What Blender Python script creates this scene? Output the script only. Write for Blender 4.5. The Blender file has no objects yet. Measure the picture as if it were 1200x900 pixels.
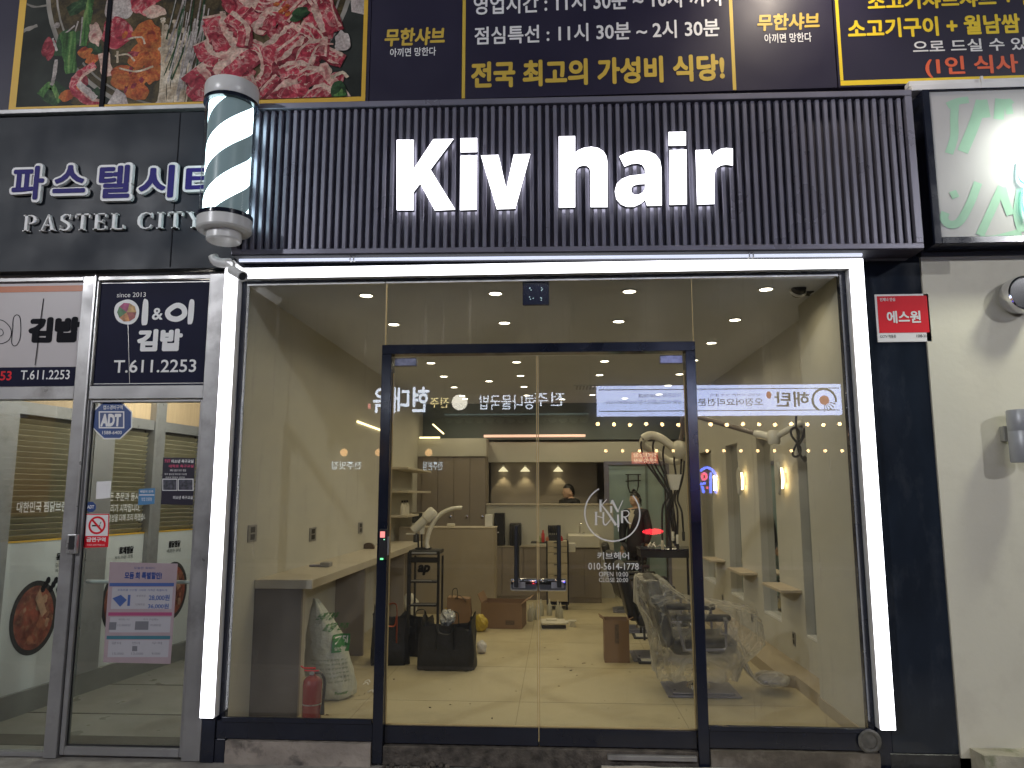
import bpy, bmesh, math, random
from mathutils import Vector, Matrix
from math import sin, cos, pi, radians, atan2, sqrt
random.seed(7)
SC = bpy.context.scene
COL = SC.collection

# ---------------------------------------------------------------- camera
CAM = Vector((0.1558, -5.1561, 1.598))
F_PX, YAW, PITCH, ROLL = 883.08, 0.059, 0.1457, -0.0003
cd = bpy.data.cameras.new('camera')
cd.sensor_width = 36.0
cd.lens = F_PX / 1200 * 36
cd.clip_start = 0.05
cd.clip_end = 400
cam = bpy.data.objects.new('camera', cd)
cam.location = CAM
cam.rotation_euler = (pi / 2 + PITCH, 0, YAW)
COL.objects.link(cam)
SC.camera = cam

# ---------------------------------------------------------------- night sky
w = bpy.data.worlds.new('World')
SC.world = w
w.use_nodes = True
nt = w.node_tree
bg = nt.nodes['Background']
sky = nt.nodes.new('ShaderNodeTexSky')
sky.sky_type = 'NISHITA'
sky.sun_disc = False
sky.sun_elevation = radians(2.0)
sky.sun_rotation = radians(200)
nt.links.new(sky.outputs[0], bg.inputs[0])
bg.inputs[1].default_value = 0.02
sl = bpy.data.lights.new('moonlight', 'SUN')
sl.energy = 0.02
sl.angle = radians(0.5)
sl.color = (0.8, 0.88, 1.0)
so = bpy.data.objects.new('moonlight', sl)
so.rotation_euler = (radians(88), 0, radians(-20))
COL.objects.link(so)

vs = SC.view_settings
vs.view_transform = 'Standard'
vs.look = 'None'
vs.gamma = 1
vs.exposure = 0.0
vs.use_curve_mapping = False
SC.render.engine = 'CYCLES'
cy = SC.cycles
cy.use_denoising = True
try:
    cy.denoiser = 'OPENIMAGEDENOISE'
    cy.denoising_input_passes = 'RGB_ALBEDO_NORMAL'
except Exception:
    pass
cy.max_bounces = 8
cy.diffuse_bounces = 3
cy.glossy_bounces = 4
cy.transmission_bounces = 4
cy.transparent_max_bounces = 24
cy.caustics_reflective = False
cy.caustics_refractive = False
cy.sample_clamp_indirect = 6.0
cy.use_light_tree = True

# ---------------------------------------------------------------- geometry helpers
def _rows():
    fwd = Vector((-sin(YAW) * cos(PITCH), cos(YAW) * cos(PITCH), sin(PITCH)))
    right = Vector((cos(YAW), sin(YAW), 0))
    return right, right.cross(fwd), fwd
_R, _U, _F = _rows()

def P(u, v, x=None, y=None, z=None, plane=None):
    """the point of the photograph (1200 x 900) on a plane of known place in the room or street"""
    d = _R * ((u - 600) / F_PX) + _U * ((450 - v) / F_PX) + _F
    if x is not None: t = (x - CAM.x) / d.x
    elif y is not None: t = (y - CAM.y) / d.y
    elif z is not None: t = (z - CAM.z) / d.z
    else: t = (plane[0] - CAM).dot(plane[1]) / d.dot(plane[1])
    return CAM + d * t

class MB:
    """collects shapes into one mesh; mi is the material slot of what is added next"""
    def __init__(self):
        self.bm = bmesh.new(); self.mi = 0; self.sm = False
    def _done(self, faces):
        for f in faces:
            f.material_index = self.mi; f.smooth = self.sm
    def box(self, x0, x1, y0, y1, z0, z1, bev=0.0, mat=None, seg=1):
        b = bmesh.new()
        bmesh.ops.create_cube(b, size=1)
        for q in b.verts:
            q.co = Vector(((x0 + x1) / 2 + q.co.x * (x1 - x0), (y0 + y1) / 2 + q.co.y * (y1 - y0), (z0 + z1) / 2 + q.co.z * (z1 - z0)))
        if bev > 0:
            bmesh.ops.bevel(b, geom=b.edges[:], offset=min(bev, 0.49 * min(abs(x1 - x0), abs(y1 - y0), abs(z1 - z0))), segments=seg, affect='EDGES', profile=0.5)
        if mat is not None: bmesh.ops.transform(b, matrix=mat, verts=b.verts)
        return self.merge(b)
    def merge(self, b):
        vm = {}
        for q in b.verts: vm[q] = self.bm.verts.new(q.co)
        fs = []
        for f in b.faces:
            try: fs.append(self.bm.faces.new([vm[q] for q in f.verts]))
            except ValueError: pass
        b.free(); self._done(fs); return self
    def poly(self, pts):
        vs_ = [self.bm.verts.new(p) for p in pts]
        try: self._done([self.bm.faces.new(vs_)])
        except ValueError: pass
        return self
    def prism(self, pts, vec):
        """closed outline pts swept along vec"""
        vec = Vector(vec)
        a = [self.bm.verts.new(p) for p in pts]
        c = [self.bm.verts.new(Vector(p) + vec) for p in pts]
        n = len(pts); fs = [self.bm.faces.new(a), self.bm.faces.new(c[::-1])]
        for i in range(n):
            fs.append(self.bm.faces.new([a[i], c[i], c[(i + 1) % n], a[(i + 1) % n]][::-1]))
        self._done(fs); return self
    def tube(self, path, r, n=10, caps=True, flat=1.0, up=None):
        path = [Vector(p) for p in path]
        rs = r if isinstance(r, (list, tuple)) else [r] * len(path)
        rings = []; prev = None
        for i, p in enumerate(path):
            t = (path[min(i + 1, len(path) - 1)] - path[max(i - 1, 0)]).normalized()
            if prev is None:
                a = up or Vector((0, 0, 1))
                if abs(t.dot(a)) > 0.95: a = Vector((1, 0, 0))
                nx = t.cross(a).normalized()
            else:
                nx = (prev - t * prev.dot(t)).normalized()
            prev = nx; ny = t.cross(nx)
            rings.append([self.bm.verts.new(p + nx * cos(2 * pi * k / n) * rs[i] + ny * sin(2 * pi * k / n) * rs[i] * flat) for k in range(n)])
        fs = []
        for a, b in zip(rings, rings[1:]):
            for k in range(n): fs.append(self.bm.faces.new([a[k], a[(k + 1) % n], b[(k + 1) % n], b[k]]))
        if caps:
            fs.append(self.bm.faces.new(rings[0][::-1])); fs.append(self.bm.faces.new(rings[-1]))
        self._done(fs)
        return self
    def lathe(self, prof, c=(0, 0, 0), n=32, axis='Z', mat=None, a0=0, a1=2 * pi):
        c = Vector(c); rings = []
        full = abs(a1 - a0 - 2 * pi) < 1e-6
        m = n if full else n + 1
        for r, h in prof:
            ring = []
            for k in range(1 if r < 1e-6 else m):
                a = a0 + (a1 - a0) * k / n
                v = Vector((r * cos(a), r * sin(a), h))
                if axis == 'Y': v = Vector((v.x, -v.z, v.y))
                elif axis == 'X': v = Vector((v.z, v.x, v.y))
                if mat is not None: v = mat @ v
                ring.append(self.bm.verts.new(c + v))
            rings.append(ring)
        fs = []
        for a, b in zip(rings, rings[1:]):
            for k in range(n):
                q = [a[k % len(a)], a[(k + 1) % m % len(a)], b[(k + 1) % m % len(b)], b[k % len(b)]]
                q = [v for i, v in enumerate(q) if v not in q[:i]]
                if len(q) > 2: fs.append(self.bm.faces.new(q))
        if full:
            if prof[0][0] > 1e-5 and not (len(prof) == 2 and prof[1][0] < 1e-5): fs.append(self.bm.faces.new(rings[0][::-1]))
            if prof[-1][0] > 1e-5 and not (len(prof) == 2 and prof[0][0] < 1e-5): fs.append(self.bm.faces.new(rings[-1]))
        self._done(fs); return self
    def loft(self, rings, caps=True, closed=True):
        R_ = [[self.bm.verts.new(p) for p in ring] for ring in rings]; fs = []; n = len(R_[0])
        for a, b in zip(R_, R_[1:]):
            for k in range(n if closed else n - 1): fs.append(self.bm.faces.new([a[k], a[(k + 1) % n], b[(k + 1) % n], b[k]]))
        if caps: fs += [self.bm.faces.new(R_[0][::-1]), self.bm.faces.new(R_[-1])]
        self._done(fs); return self
    def add_mesh(self, me, f=None):
        b = bmesh.new(); b.from_mesh(me)
        if f:
            for q in b.verts: q.co = f(q.co)
        return self.merge(b)
    def build(self, name, mats, parent=None, smooth=None, merge=0):
        if merge: bmesh.ops.remove_doubles(self.bm, verts=self.bm.verts, dist=merge)
        bmesh.ops.recalc_face_normals(self.bm, faces=self.bm.faces)
        off = Vector((0, 0, 0)); q = parent
        while q is not None:
            off += q.location; q = q.parent
        for q in self.bm.verts: q.co -= off
        me = bpy.data.meshes.new(name)
        self.bm.to_mesh(me); self.bm.free()
        if smooth is not None:
            for p in me.polygons: p.use_smooth = True
            if smooth > 0:
                try: me.set_sharp_from_angle(angle=radians(smooth))
                except Exception: pass
        for m in (mats if isinstance(mats, (list, tuple)) else [mats]): me.materials.append(m)
        o = bpy.data.objects.new(name, me); COL.objects.link(o)
        if parent is not None: o.parent = parent
        return o

def tag(o, label=None, cat=None, group=None, kind=None):
    if label: o['label'] = label
    if cat: o['category'] = cat
    if group: o['group'] = group
    if kind: o['kind'] = kind
    return o

def thing(name, label, cat, loc=(0, 0, 0), group=None):
    o = bpy.data.objects.new(name, None); COL.objects.link(o)
    o.empty_display_size = 0.1
    o.location = Vector(loc)
    return tag(o, label, cat, group)

def copy_tree(o, parent=None):
    c = o.copy(); COL.objects.link(c); c.parent = parent
    for ch in [q for q in bpy.data.objects if q.parent == o]: copy_tree(ch, c)
    return c

def skin_mesh(pts, edges, radii, sub=2):
    me = bpy.data.meshes.new('tmp'); me.from_pydata([Vector(p) for p in pts], edges, [])
    o = bpy.data.objects.new('tmp', me); COL.objects.link(o)
    s = o.modifiers.new('s', 'SKIN'); s.use_smooth_shade = True
    for i, r in enumerate(radii):
        rr = r if isinstance(r, tuple) else (r, r)
        me.skin_vertices[0].data[i].radius = rr
    me.skin_vertices[0].data[0].use_root = True
    if sub:
        m = o.modifiers.new('u', 'SUBSURF'); m.levels = sub; m.render_levels = sub
    bpy.context.view_layer.update()
    out = bpy.data.meshes.new_from_object(o.evaluated_get(bpy.context.evaluated_depsgraph_get()))
    bpy.data.objects.remove(o); bpy.data.meshes.remove(me)
    return out

_txt = {}
def glyphs(body, bold=0.0, ext=0.0, space=1.0):
    k = (body, bold, ext, space)
    if k in _txt: return _txt[k]
    c = bpy.data.curves.new('t', 'FONT'); c.body = body; c.offset = bold; c.extrude = ext; c.resolution_u = 3; c.space_character = space
    o = bpy.data.objects.new('t', c); COL.objects.link(o)
    bpy.context.view_layer.update()
    me = bpy.data.meshes.new_from_object(o.evaluated_get(bpy.context.evaluated_depsgraph_get()))
    bpy.data.objects.remove(o); bpy.data.curves.remove(c)
    _txt[k] = me
    return me

class Face:
    """a flat face in space: o + a*ux + b*uz, lifted along n (towards the viewer)"""
    def __init__(self, o, ux, uz, n): self.o, self.ux, self.uz, self.n = Vector(o), Vector(ux), Vector(uz), Vector(n)
    def at(self, a, b, h=0.0): return self.o + self.ux * a + self.uz * b + self.n * h
def front(y): return Face((0, y, 0), (1, 0, 0), (0, 0, 1), (0, -1, 0))

def write(mb, face, body, a0, a1, b0, b1, bold=0.0, h=0.0, th=0.0, space=1.0, shear=0.0):
    """letters of body fitted to the rectangle a0..a1, b0..b1 of face; th is their thickness"""
    heavy = bold >= 0.015
    me = glyphs(body, 0.0 if heavy else bold, 0.02 if th else 0.0, space)
    xs = [q.co.x for q in me.vertices]; ys = [q.co.y for q in me.vertices]
    if not xs: return mb
    k = bold if heavy else 0.0
    x0, x1, y0, y1 = min(xs) - k, max(xs) + k, min(ys) - k, max(ys) + k
    if a1 is None: a1 = a0 + (x1 - x0) * (b1 - b0) / (y1 - y0)
    n = (12 if bold > 0.05 else 8) if heavy else 1
    for i in range(n):                                          # heavy strokes: the thin letter set several times around itself
        ox, oy = (k * cos(2 * pi * i / n), k * sin(2 * pi * i / n)) if heavy else (0, 0)
        def f(c):
            t = (c.y + oy - y0) / (y1 - y0)
            return face.at(a0 + (c.x + ox - x0) / (x1 - x0) * (a1 - a0) + shear * t, b0 + t * (b1 - b0), h + i * 0.00006 + (th * (c.z + 0.02) / 0.04 if th else 0))
        mb.add_mesh(me, f)
    return mb

def pxwrite(mb, y, body, ul, vt, vb, ur, vm=None, **k):
    """letters whose left side spans ul, vt..vb and whose right end is ur in the photograph, on the plane at depth y"""
    a, b = P(ul, vt, y=y), P(ul, vb, y=y)
    r = P(ur, vm if vm is not None else (vt + vb) / 2, y=y)
    return write(mb, front(y), body, b.x, r.x, b.z, a.z, **k)

def flatmesh(mb, face, pts, h=0.0):
    return mb.poly([face.at(a, b, h) for a, b in pts])

def curve_fill(loops, ext):
    """outline polygons (first outer, holes after) filled and given thickness, as a mesh in the xy plane"""
    c = bpy.data.curves.new('c', 'CURVE'); c.dimensions = '2D'; c.fill_mode = 'BOTH'; c.extrude = ext
    for lp in loops:
        s = c.splines.new('POLY'); s.points.add(len(lp) - 1)
        for q, (a, b) in zip(s.points, lp): q.co = (a, b, 0, 1)
        s.use_cyclic_u = True
    o = bpy.data.objects.new('c', c); COL.objects.link(o)
    bpy.context.view_layer.update()
    me = bpy.data.meshes.new_from_object(o.evaluated_get(bpy.context.evaluated_depsgraph_get()))
    bpy.data.objects.remove(o); bpy.data.curves.remove(c)
    return me

def smooth_loop(pts, n=6):
    """closed Catmull-Rom through pts"""
    out = []; m = len(pts)
    for i in range(m):
        p0, p1, p2, p3 = (Vector(pts[(i + k - 1) % m]).to_3d() for k in range(4))
        for k in range(n):
            t = k / n
            out.append(0.5 * ((2 * p1) + (p2 - p0) * t + (2 * p0 - 5 * p1 + 4 * p2 - p3) * t * t + (3 * p1 - p0 - 3 * p2 + p3) * t ** 3))
    return out
def smooth_path(pts, n=6):
    pts = [Vector(p) for p in pts]; out = []
    for i in range(len(pts) - 1):
        p0, p1, p2, p3 = pts[max(i - 1, 0)], pts[i], pts[i + 1], pts[min(i + 2, len(pts) - 1)]
        for k in range(n):
            t = k / n
            out.append(0.5 * ((2 * p1) + (p2 - p0) * t + (2 * p0 - 5 * p1 + 4 * p2 - p3) * t * t + (3 * p1 - p0 - 3 * p2 + p3) * t ** 3))
    return out + [pts[-1]]

# ---------------------------------------------------------------- materials
def mat(name, col, rough=0.5, metal=0.0, var=0.12, scale=6.0, bump=0.0, bscale=None, spec=0.5, coat=0.0, rvar=0.0, stretch=(1, 1, 1), dirt=None, trans=0.0):
    m = bpy.data.materials.new(name); m.use_nodes = True
    N, L = m.node_tree.nodes, m.node_tree.links
    b = N['Principled BSDF']
    b.inputs['Metallic'].default_value = metal
    b.inputs['Roughness'].default_value = rough
    b.inputs['Specular IOR Level'].default_value = spec
    b.inputs['Coat Weight'].default_value = coat
    tc = N.new('ShaderNodeTexCoord'); mp = N.new('ShaderNodeMapping'); mp.inputs['Scale'].default_value = stretch
    L.new(tc.outputs['Object'], mp.inputs[0])
    nz = N.new('ShaderNodeTexNoise'); nz.inputs['Scale'].default_value = scale; nz.inputs['Detail'].default_value = 5
    L.new(mp.outputs[0], nz.inputs['Vector'])
    rp = N.new('ShaderNodeValToRGB')
    rp.color_ramp.elements[0].position = 0.3; rp.color_ramp.elements[1].position = 0.72
    rp.color_ramp.elements[0].color = (*[c * (1 - var) for c in col], 1)
    rp.color_ramp.elements[1].color = (*[min(1, c * (1 + var)) for c in col], 1)
    L.new(nz.outputs[0], rp.inputs[0])
    out = rp.outputs[0]
    if dirt:
        dcol, damt, dsc = dirt[:3]
        n2 = N.new('ShaderNodeTexNoise'); n2.inputs['Scale'].default_value = dsc; n2.inputs['Detail'].default_value = 8; n2.inputs['Roughness'].default_value = 0.65
        L.new(mp.outputs[0], n2.inputs['Vector'])
        r2 = N.new('ShaderNodeValToRGB'); r2.color_ramp.elements[0].position = 0.52; r2.color_ramp.elements[1].position = 0.7
        r2.color_ramp.elements[0].color = (0, 0, 0, 1); r2.color_ramp.elements[1].color = (damt, damt, damt, 1)
        L.new(n2.outputs[0], r2.inputs[0])
        mx = N.new('ShaderNodeMixRGB'); mx.inputs[2].default_value = (*dcol, 1)
        L.new(r2.outputs[0], mx.inputs[0]); L.new(out, mx.inputs[1]); out = mx.outputs[0]
    L.new(out, b.inputs['Base Color'])
    if rvar:
        n3 = N.new('ShaderNodeTexNoise'); n3.inputs['Scale'].default_value = scale * 1.7; n3.inputs['Detail'].default_value = 6
        L.new(mp.outputs[0], n3.inputs['Vector'])
        mr = N.new('ShaderNodeMapRange'); mr.inputs[1].default_value = 0.3; mr.inputs[2].default_value = 0.7
        mr.inputs[3].default_value = max(0.02, rough - rvar); mr.inputs[4].default_value = min(1, rough + rvar)
        L.new(n3.outputs[0], mr.inputs[0]); L.new(mr.outputs[0], b.inputs['Roughness'])
    if bump:
        nb = N.new('ShaderNodeTexNoise'); nb.inputs['Scale'].default_value = bscale or scale * 4; nb.inputs['Detail'].default_value = 5
        L.new(mp.outputs[0], nb.inputs['Vector'])
        bp = N.new('ShaderNodeBump'); bp.inputs['Strength'].default_value = bump; bp.inputs['Distance'].default_value = 0.02
        L.new(nb.outputs[0], bp.inputs['Height']); L.new(bp.outputs[0], b.inputs['Normal'])
    if trans: b.inputs['Transmission Weight'].default_value = trans
    return m

def print_tone(name, stops, scale, dist=1.5, tone=0.45, tscale=5.0, stretch=(1, 1, 1), fine=0.3):
    """ink of a printed photograph: several colours run into each other, with a broad tonal drift and fine grain"""
    m = bpy.data.materials.new(name); m.use_nodes = True
    N, L = m.node_tree.nodes, m.node_tree.links
    b = N['Principled BSDF']; b.inputs['Roughness'].default_value = .5; b.inputs['Specular IOR Level'].default_value = .2
    tc = N.new('ShaderNodeTexCoord'); mp = N.new('ShaderNodeMapping'); mp.inputs['Scale'].default_value = stretch; L.new(tc.outputs['Object'], mp.inputs[0])
    n1 = N.new('ShaderNodeTexNoise'); n1.inputs['Scale'].default_value = scale; n1.inputs['Detail'].default_value = 4; n1.inputs['Distortion'].default_value = dist; L.new(mp.outputs[0], n1.inputs['Vector'])
    r1 = N.new('ShaderNodeValToRGB'); e = r1.color_ramp.elements
    while len(e) < len(stops): e.new(.5)
    for q, (p, c) in zip(e, stops): q.position = p; q.color = (*c, 1)
    L.new(n1.outputs[0], r1.inputs[0])
    n2 = N.new('ShaderNodeTexNoise'); n2.inputs['Scale'].default_value = tscale; n2.inputs['Detail'].default_value = 3; n2.inputs['Distortion'].default_value = .8; L.new(tc.outputs['Object'], n2.inputs['Vector'])
    n3 = N.new('ShaderNodeTexNoise'); n3.inputs['Scale'].default_value = 60; n3.inputs['Detail'].default_value = 3; L.new(tc.outputs['Object'], n3.inputs['Vector'])
    m2 = N.new('ShaderNodeMapRange'); m2.inputs[1].default_value = .3; m2.inputs[2].default_value = .7; m2.inputs[3].default_value = 1 - tone; m2.inputs[4].default_value = 1 + tone * .35; L.new(n2.outputs[0], m2.inputs[0])
    m3 = N.new('ShaderNodeMapRange'); m3.inputs[1].default_value = .3; m3.inputs[2].default_value = .7; m3.inputs[3].default_value = 1 - fine; m3.inputs[4].default_value = 1 + fine; L.new(n3.outputs[0], m3.inputs[0])
    mu = N.new('ShaderNodeMath'); mu.operation = 'MULTIPLY'; L.new(m2.outputs[0], mu.inputs[0]); L.new(m3.outputs[0], mu.inputs[1])
    vm = N.new('ShaderNodeVectorMath'); vm.operation = 'SCALE'; L.new(r1.outputs[0], vm.inputs[0]); L.new(mu.outputs[0], vm.inputs['Scale'])
    L.new(vm.outputs[0], b.inputs['Base Color'])
    return m

def emit(name, col, strength):
    m = bpy.data.materials.new(name); m.use_nodes = True
    N, L = m.node_tree.nodes, m.node_tree.links
    b = N['Principled BSDF']
    b.inputs['Base Color'].default_value = (0.7, 0.7, 0.7, 1)
    b.inputs['Emission Color'].default_value = (*col, 1)
    b.inputs['Emission Strength'].default_value = strength
    return m

def glass(name, tint=(0.95, 0.96, 0.95), refl=1.0, dirt=0.095, streak=0.36):
    """a window pane: clear, mirroring at its surface, with faint dust and dried drips"""
    m = bpy.data.materials.new(name); m.use_nodes = True
    N, L = m.node_tree.nodes, m.node_tree.links
    N.remove(N['Principled BSDF'])
    out = N['Material Output']
    tr = N.new('ShaderNodeBsdfTransparent'); tr.inputs[0].default_value = (*tint, 1)
    gl = N.new('ShaderNodeBsdfGlossy'); gl.inputs['Roughness'].default_value = 0.0
    lw = N.new('ShaderNodeLayerWeight'); lw.inputs[0].default_value = 0.5
    pw = N.new('ShaderNodeMath'); pw.operation = 'POWER'; pw.inputs[1].default_value = 5
    L.new(lw.outputs['Facing'], pw.inputs[0])
    ml = N.new('ShaderNodeMath'); ml.operation = 'MULTIPLY_ADD'; ml.inputs[1].default_value = 0.9 * refl; ml.inputs[2].default_value = 0.043 * refl
    L.new(pw.outputs[0], ml.inputs[0])
    mx = N.new('ShaderNodeMixShader')
    L.new(ml.outputs[0], mx.inputs[0]); L.new(tr.outputs[0], mx.inputs[1]); L.new(gl.outputs[0], mx.inputs[2])
    last = mx.outputs[0]
    if dirt or streak:
        tc = N.new('ShaderNodeTexCoord')
        mp = N.new('ShaderNodeMapping'); mp.inputs['Scale'].default_value = (26, 26, 1.3)
        L.new(tc.outputs['Object'], mp.inputs[0])
        n1 = N.new('ShaderNodeTexNoise'); n1.inputs['Scale'].default_value = 1.0; n1.inputs['Detail'].default_value = 4
        L.new(mp.outputs[0], n1.inputs['Vector'])
        m1 = N.new('ShaderNodeMapRange'); m1.inputs[1].default_value = 0.6; m1.inputs[2].default_value = 0.8; m1.inputs[3].default_value = 0; m1.inputs[4].default_value = streak
        L.new(n1.outputs[0], m1.inputs[0])
        n2 = N.new('ShaderNodeTexNoise'); n2.inputs['Scale'].default_value = 1.6; n2.inputs['Detail'].default_value = 9
        L.new(tc.outputs['Object'], n2.inputs['Vector'])
        m2 = N.new('ShaderNodeMapRange'); m2.inputs[1].default_value = 0.42; m2.inputs[2].default_value = 0.75; m2.inputs[3].default_value = 0; m2.inputs[4].default_value = 1
        L.new(n2.outputs[0], m2.inputs[0])
        mu = N.new('ShaderNodeMath'); mu.operation = 'MULTIPLY'
        L.new(m1.outputs[0], mu.inputs[0]); L.new(m2.outputs[0], mu.inputs[1])
        m3 = N.new('ShaderNodeMath'); m3.operation = 'MULTIPLY_ADD'; m3.inputs[1].default_value = dirt
        L.new(m2.outputs[0], m3.inputs[0]); L.new(mu.outputs[0], m3.inputs[2])
        df = N.new('ShaderNodeBsdfDiffuse'); df.inputs[0].default_value = (0.6, 0.58, 0.55, 1)
        tl = N.new('ShaderNodeBsdfTranslucent'); tl.inputs[0].default_value = (0.6, 0.58, 0.55, 1)
        ad = N.new('ShaderNodeMixShader'); ad.inputs[0].default_value = 0.5
        L.new(df.outputs[0], ad.inputs[1]); L.new(tl.outputs[0], ad.inputs[2])
        mx2 = N.new('ShaderNodeMixShader')
        L.new(m3.outputs[0], mx2.inputs[0]); L.new(last, mx2.inputs[1]); L.new(ad.outputs[0], mx2.inputs[2])
        last = mx2.outputs[0]
    L.new(last, out.inputs[0])
    return m

def lamp(name, kind, loc, energy, col=(1, 1, 1), target=None, parent=None, **k):
    l = bpy.data.lights.new(name, kind); l.energy = energy; l.color = col
    for a, b in k.items(): setattr(l, a, b)
    o = bpy.data.objects.new(name, l); COL.objects.link(o)
    loc = Vector(loc)
    if parent is not None:
        o.parent = parent; o.location = loc - parent.location
    else: o.location = loc
    if target is not None:
        o.rotation_euler = (Vector(target) - loc).to_track_quat('-Z', 'Y').to_euler()
    return o

M = {}
M['wall'] = mat('interior_plaster', (0.54, 0.525, 0.46), 0.75, var=0.04, scale=1.2, bump=0.05, bscale=40)
M['ceil'] = mat('ceiling_paint', (0.57, 0.60, 0.71), 0.8, var=0.03, scale=1.0)
M['rear'] = mat('rear_bulkhead_paint', (0.14, 0.17, 0.17), 0.6, var=0.06, scale=2)
M['black'] = mat('black_powder_coat', (0.012, 0.015, 0.028), 0.16, var=0.2, scale=3, rvar=0.06, spec=0.6)
M['matte_black'] = mat('matte_black', (0.014, 0.014, 0.016), 0.45, var=0.2, scale=9)
M['stone_black'] = mat('polished_black_stone', (0.016, 0.022, 0.034), 0.10, var=0.3, scale=2.2, rvar=0.05, spec=0.6, dirt=((0.10, 0.11, 0.13), 0.25, 3.0), stretch=(1.6, 1, 0.7))
M['gunmetal'] = mat('gunmetal_panel', (0.22, 0.215, 0.27), 0.33, metal=0.3, var=0.1, scale=2, rvar=0.08)
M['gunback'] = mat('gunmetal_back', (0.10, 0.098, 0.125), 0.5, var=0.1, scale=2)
M['navy_fascia'] = mat('dark_blue_fascia', (0.014, 0.019, 0.028), 0.45, var=0.16, scale=1.4, rvar=0.1, spec=0.2, dirt=((0.03, 0.036, 0.045), 0.4, 1.7))
M['alu'] = mat('brushed_aluminium', (0.50, 0.50, 0.50), 0.32, metal=0.7, var=0.08, scale=4, rvar=0.08)
M['alu_dark'] = mat('weathered_aluminium', (0.34, 0.335, 0.335), 0.38, metal=0.5, var=0.16, scale=3, rvar=0.12, dirt=((0.09, 0.085, 0.08), 0.5, 3))
M['reveal'] = mat('grey_reveal', (0.78, 0.78, 0.78), 0.4, metal=0.0, var=0.1, scale=5, rvar=0.1)
M['chrome'] = mat('chrome', (0.78, 0.78, 0.80), 0.08, metal=1.0, var=0.05)
M['white_plastic'] = mat('white_plastic', (0.74, 0.74, 0.72), 0.3, var=0.04)
M['cream_plastic'] = mat('cream_plastic', (0.66, 0.63, 0.54), 0.35, var=0.05)
M['concrete'] = mat('stained_concrete', (0.36, 0.31, 0.26), 0.85, var=0.25, scale=4, bump=0.5, bscale=24, dirt=((0.05, 0.045, 0.04), 0.8, 6))
M['rubble'] = mat('broken_mortar', (0.10, 0.085, 0.07), 0.9, var=0.6, scale=14, bump=1.0, bscale=30)
M['cream_wall'] = mat('cream_painted_wall', (0.70, 0.67, 0.55), 0.6, var=0.04, scale=1.3, bump=0.08, bscale=14, dirt=((0.50, 0.46, 0.38), 0.35, 2.2))
M['facade'] = mat('dark_facade_cladding', (0.03, 0.032, 0.04), 0.5, var=0.2, scale=2)
M['asphalt'] = mat('asphalt', (0.05, 0.05, 0.052), 0.85, var=0.3, scale=40, bump=0.4, bscale=90)
M['paver'] = mat('pavement_stone', (0.30, 0.28, 0.25), 0.8, var=0.25, scale=9, bump=0.3, bscale=40)
M['led'] = emit('white_led_diffuser', (0.93, 0.94, 1.0), 4.2)
M['letter_face'] = emit('lit_letter_face', (0.95, 0.94, 1.0), 3.2)
M['letter_side'] = mat('letter_edge', (0.10, 0.10, 0.13), 0.4, var=0.1)
M['letter_back'] = emit('added_letter_halo', (0.62, 0.60, 1.0), 10.0)  # rear glow added so the ribs behind the letters get a halo
M['glass'] = glass('shopfront_glass', refl=1.5)
M['glass_door'] = glass('door_glass', refl=1.4, tint=(0.95, 0.96, 0.94), dirt=0.03, streak=0.08)
M['glass_shop'] = glass('neighbour_glass', tint=(0.86, 0.90, 0.88), refl=1.3, dirt=0.03, streak=0.05)
M['white'] = mat('white_print', (0.82, 0.81, 0.80), 0.5, var=0.03)
M['vinyl_white'] = mat('white_vinyl', (0.80, 0.79, 0.76), 0.5, var=0.02)
M['yellow'] = mat('yellow_print', (0.70, 0.42, 0.035), 0.5, var=0.06)
M['gold'] = mat('gold_print', (0.62, 0.43, 0.06), 0.5, var=0.06)
M['orange_red'] = mat('orange_red_print', (0.80, 0.13, 0.045), 0.5, var=0.05)
M['bright_yellow'] = mat('bright_yellow_print', (0.85, 0.62, 0.02), 0.5, var=0.04)
M['board_navy'] = mat('navy_board_vinyl', (0.026, 0.023, 0.046), 0.42, var=0.1, scale=1.5, rvar=0.08, spec=0.3)
M['navy'] = mat('navy_vinyl', (0.010, 0.011, 0.034), 0.5, var=0.1, spec=0.08)
M['ink'] = mat('black_ink', (0.010, 0.010, 0.014), 0.6, var=0.1, spec=0.08)
M['grey_ink'] = mat('grey_ink', (0.16, 0.16, 0.18), 0.5, var=0.05)
M['blue_ink'] = mat('blue_ink', (0.02, 0.05, 0.22), 0.5, var=0.05)
M['red'] = mat('red_print', (0.72, 0.012, 0.026), 0.45, var=0.05, spec=0.2)
# ================================================================ ground and big structure
g = MB().box(-60, 60, -60, 40, -0.6, -0.30).build('ground', M['asphalt']); tag(g, kind='structure')
g = MB().box(-14, 14, -2.6, 0.0, -0.4, -0.135).build('pavement', M['paver']); tag(g, kind='structure')
mb = MB()
for i in range(28): mb.box(-14 + i, -13.01 + i, -2.75, -2.605, -0.4, -0.125, 0.01)
tag(mb.build('kerb', M['concrete']), kind='structure')
mb = MB().box(-14, 14, -14.2, -13.2, -0.4, -0.14)
tag(mb.build('far_pavement', M['paver']), kind='structure')

# building above and around the shop: walls behind the sign boards, split so nothing blocks the shopfront opening
mb = MB()
mb.box(-8, 8, 0.02, 9.2, 3.30, 9.0)
mb.box(2.40, 2.64, 0.0, 8.2, -0.4, 3.29)
mb.box(-2.29, -2.16, 0.02, 8.2, -0.4, 3.29)
mb.box(2.645, 8, 0.28, 8.2, -0.4, 3.29)
mb.box(-8, -2.30, 8.0, 8.2, -0.4, 3.29)
tag(mb.build('commercial_building', M['facade']), 'dark multi storey commercial building behind every shop sign', 'building')

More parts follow.
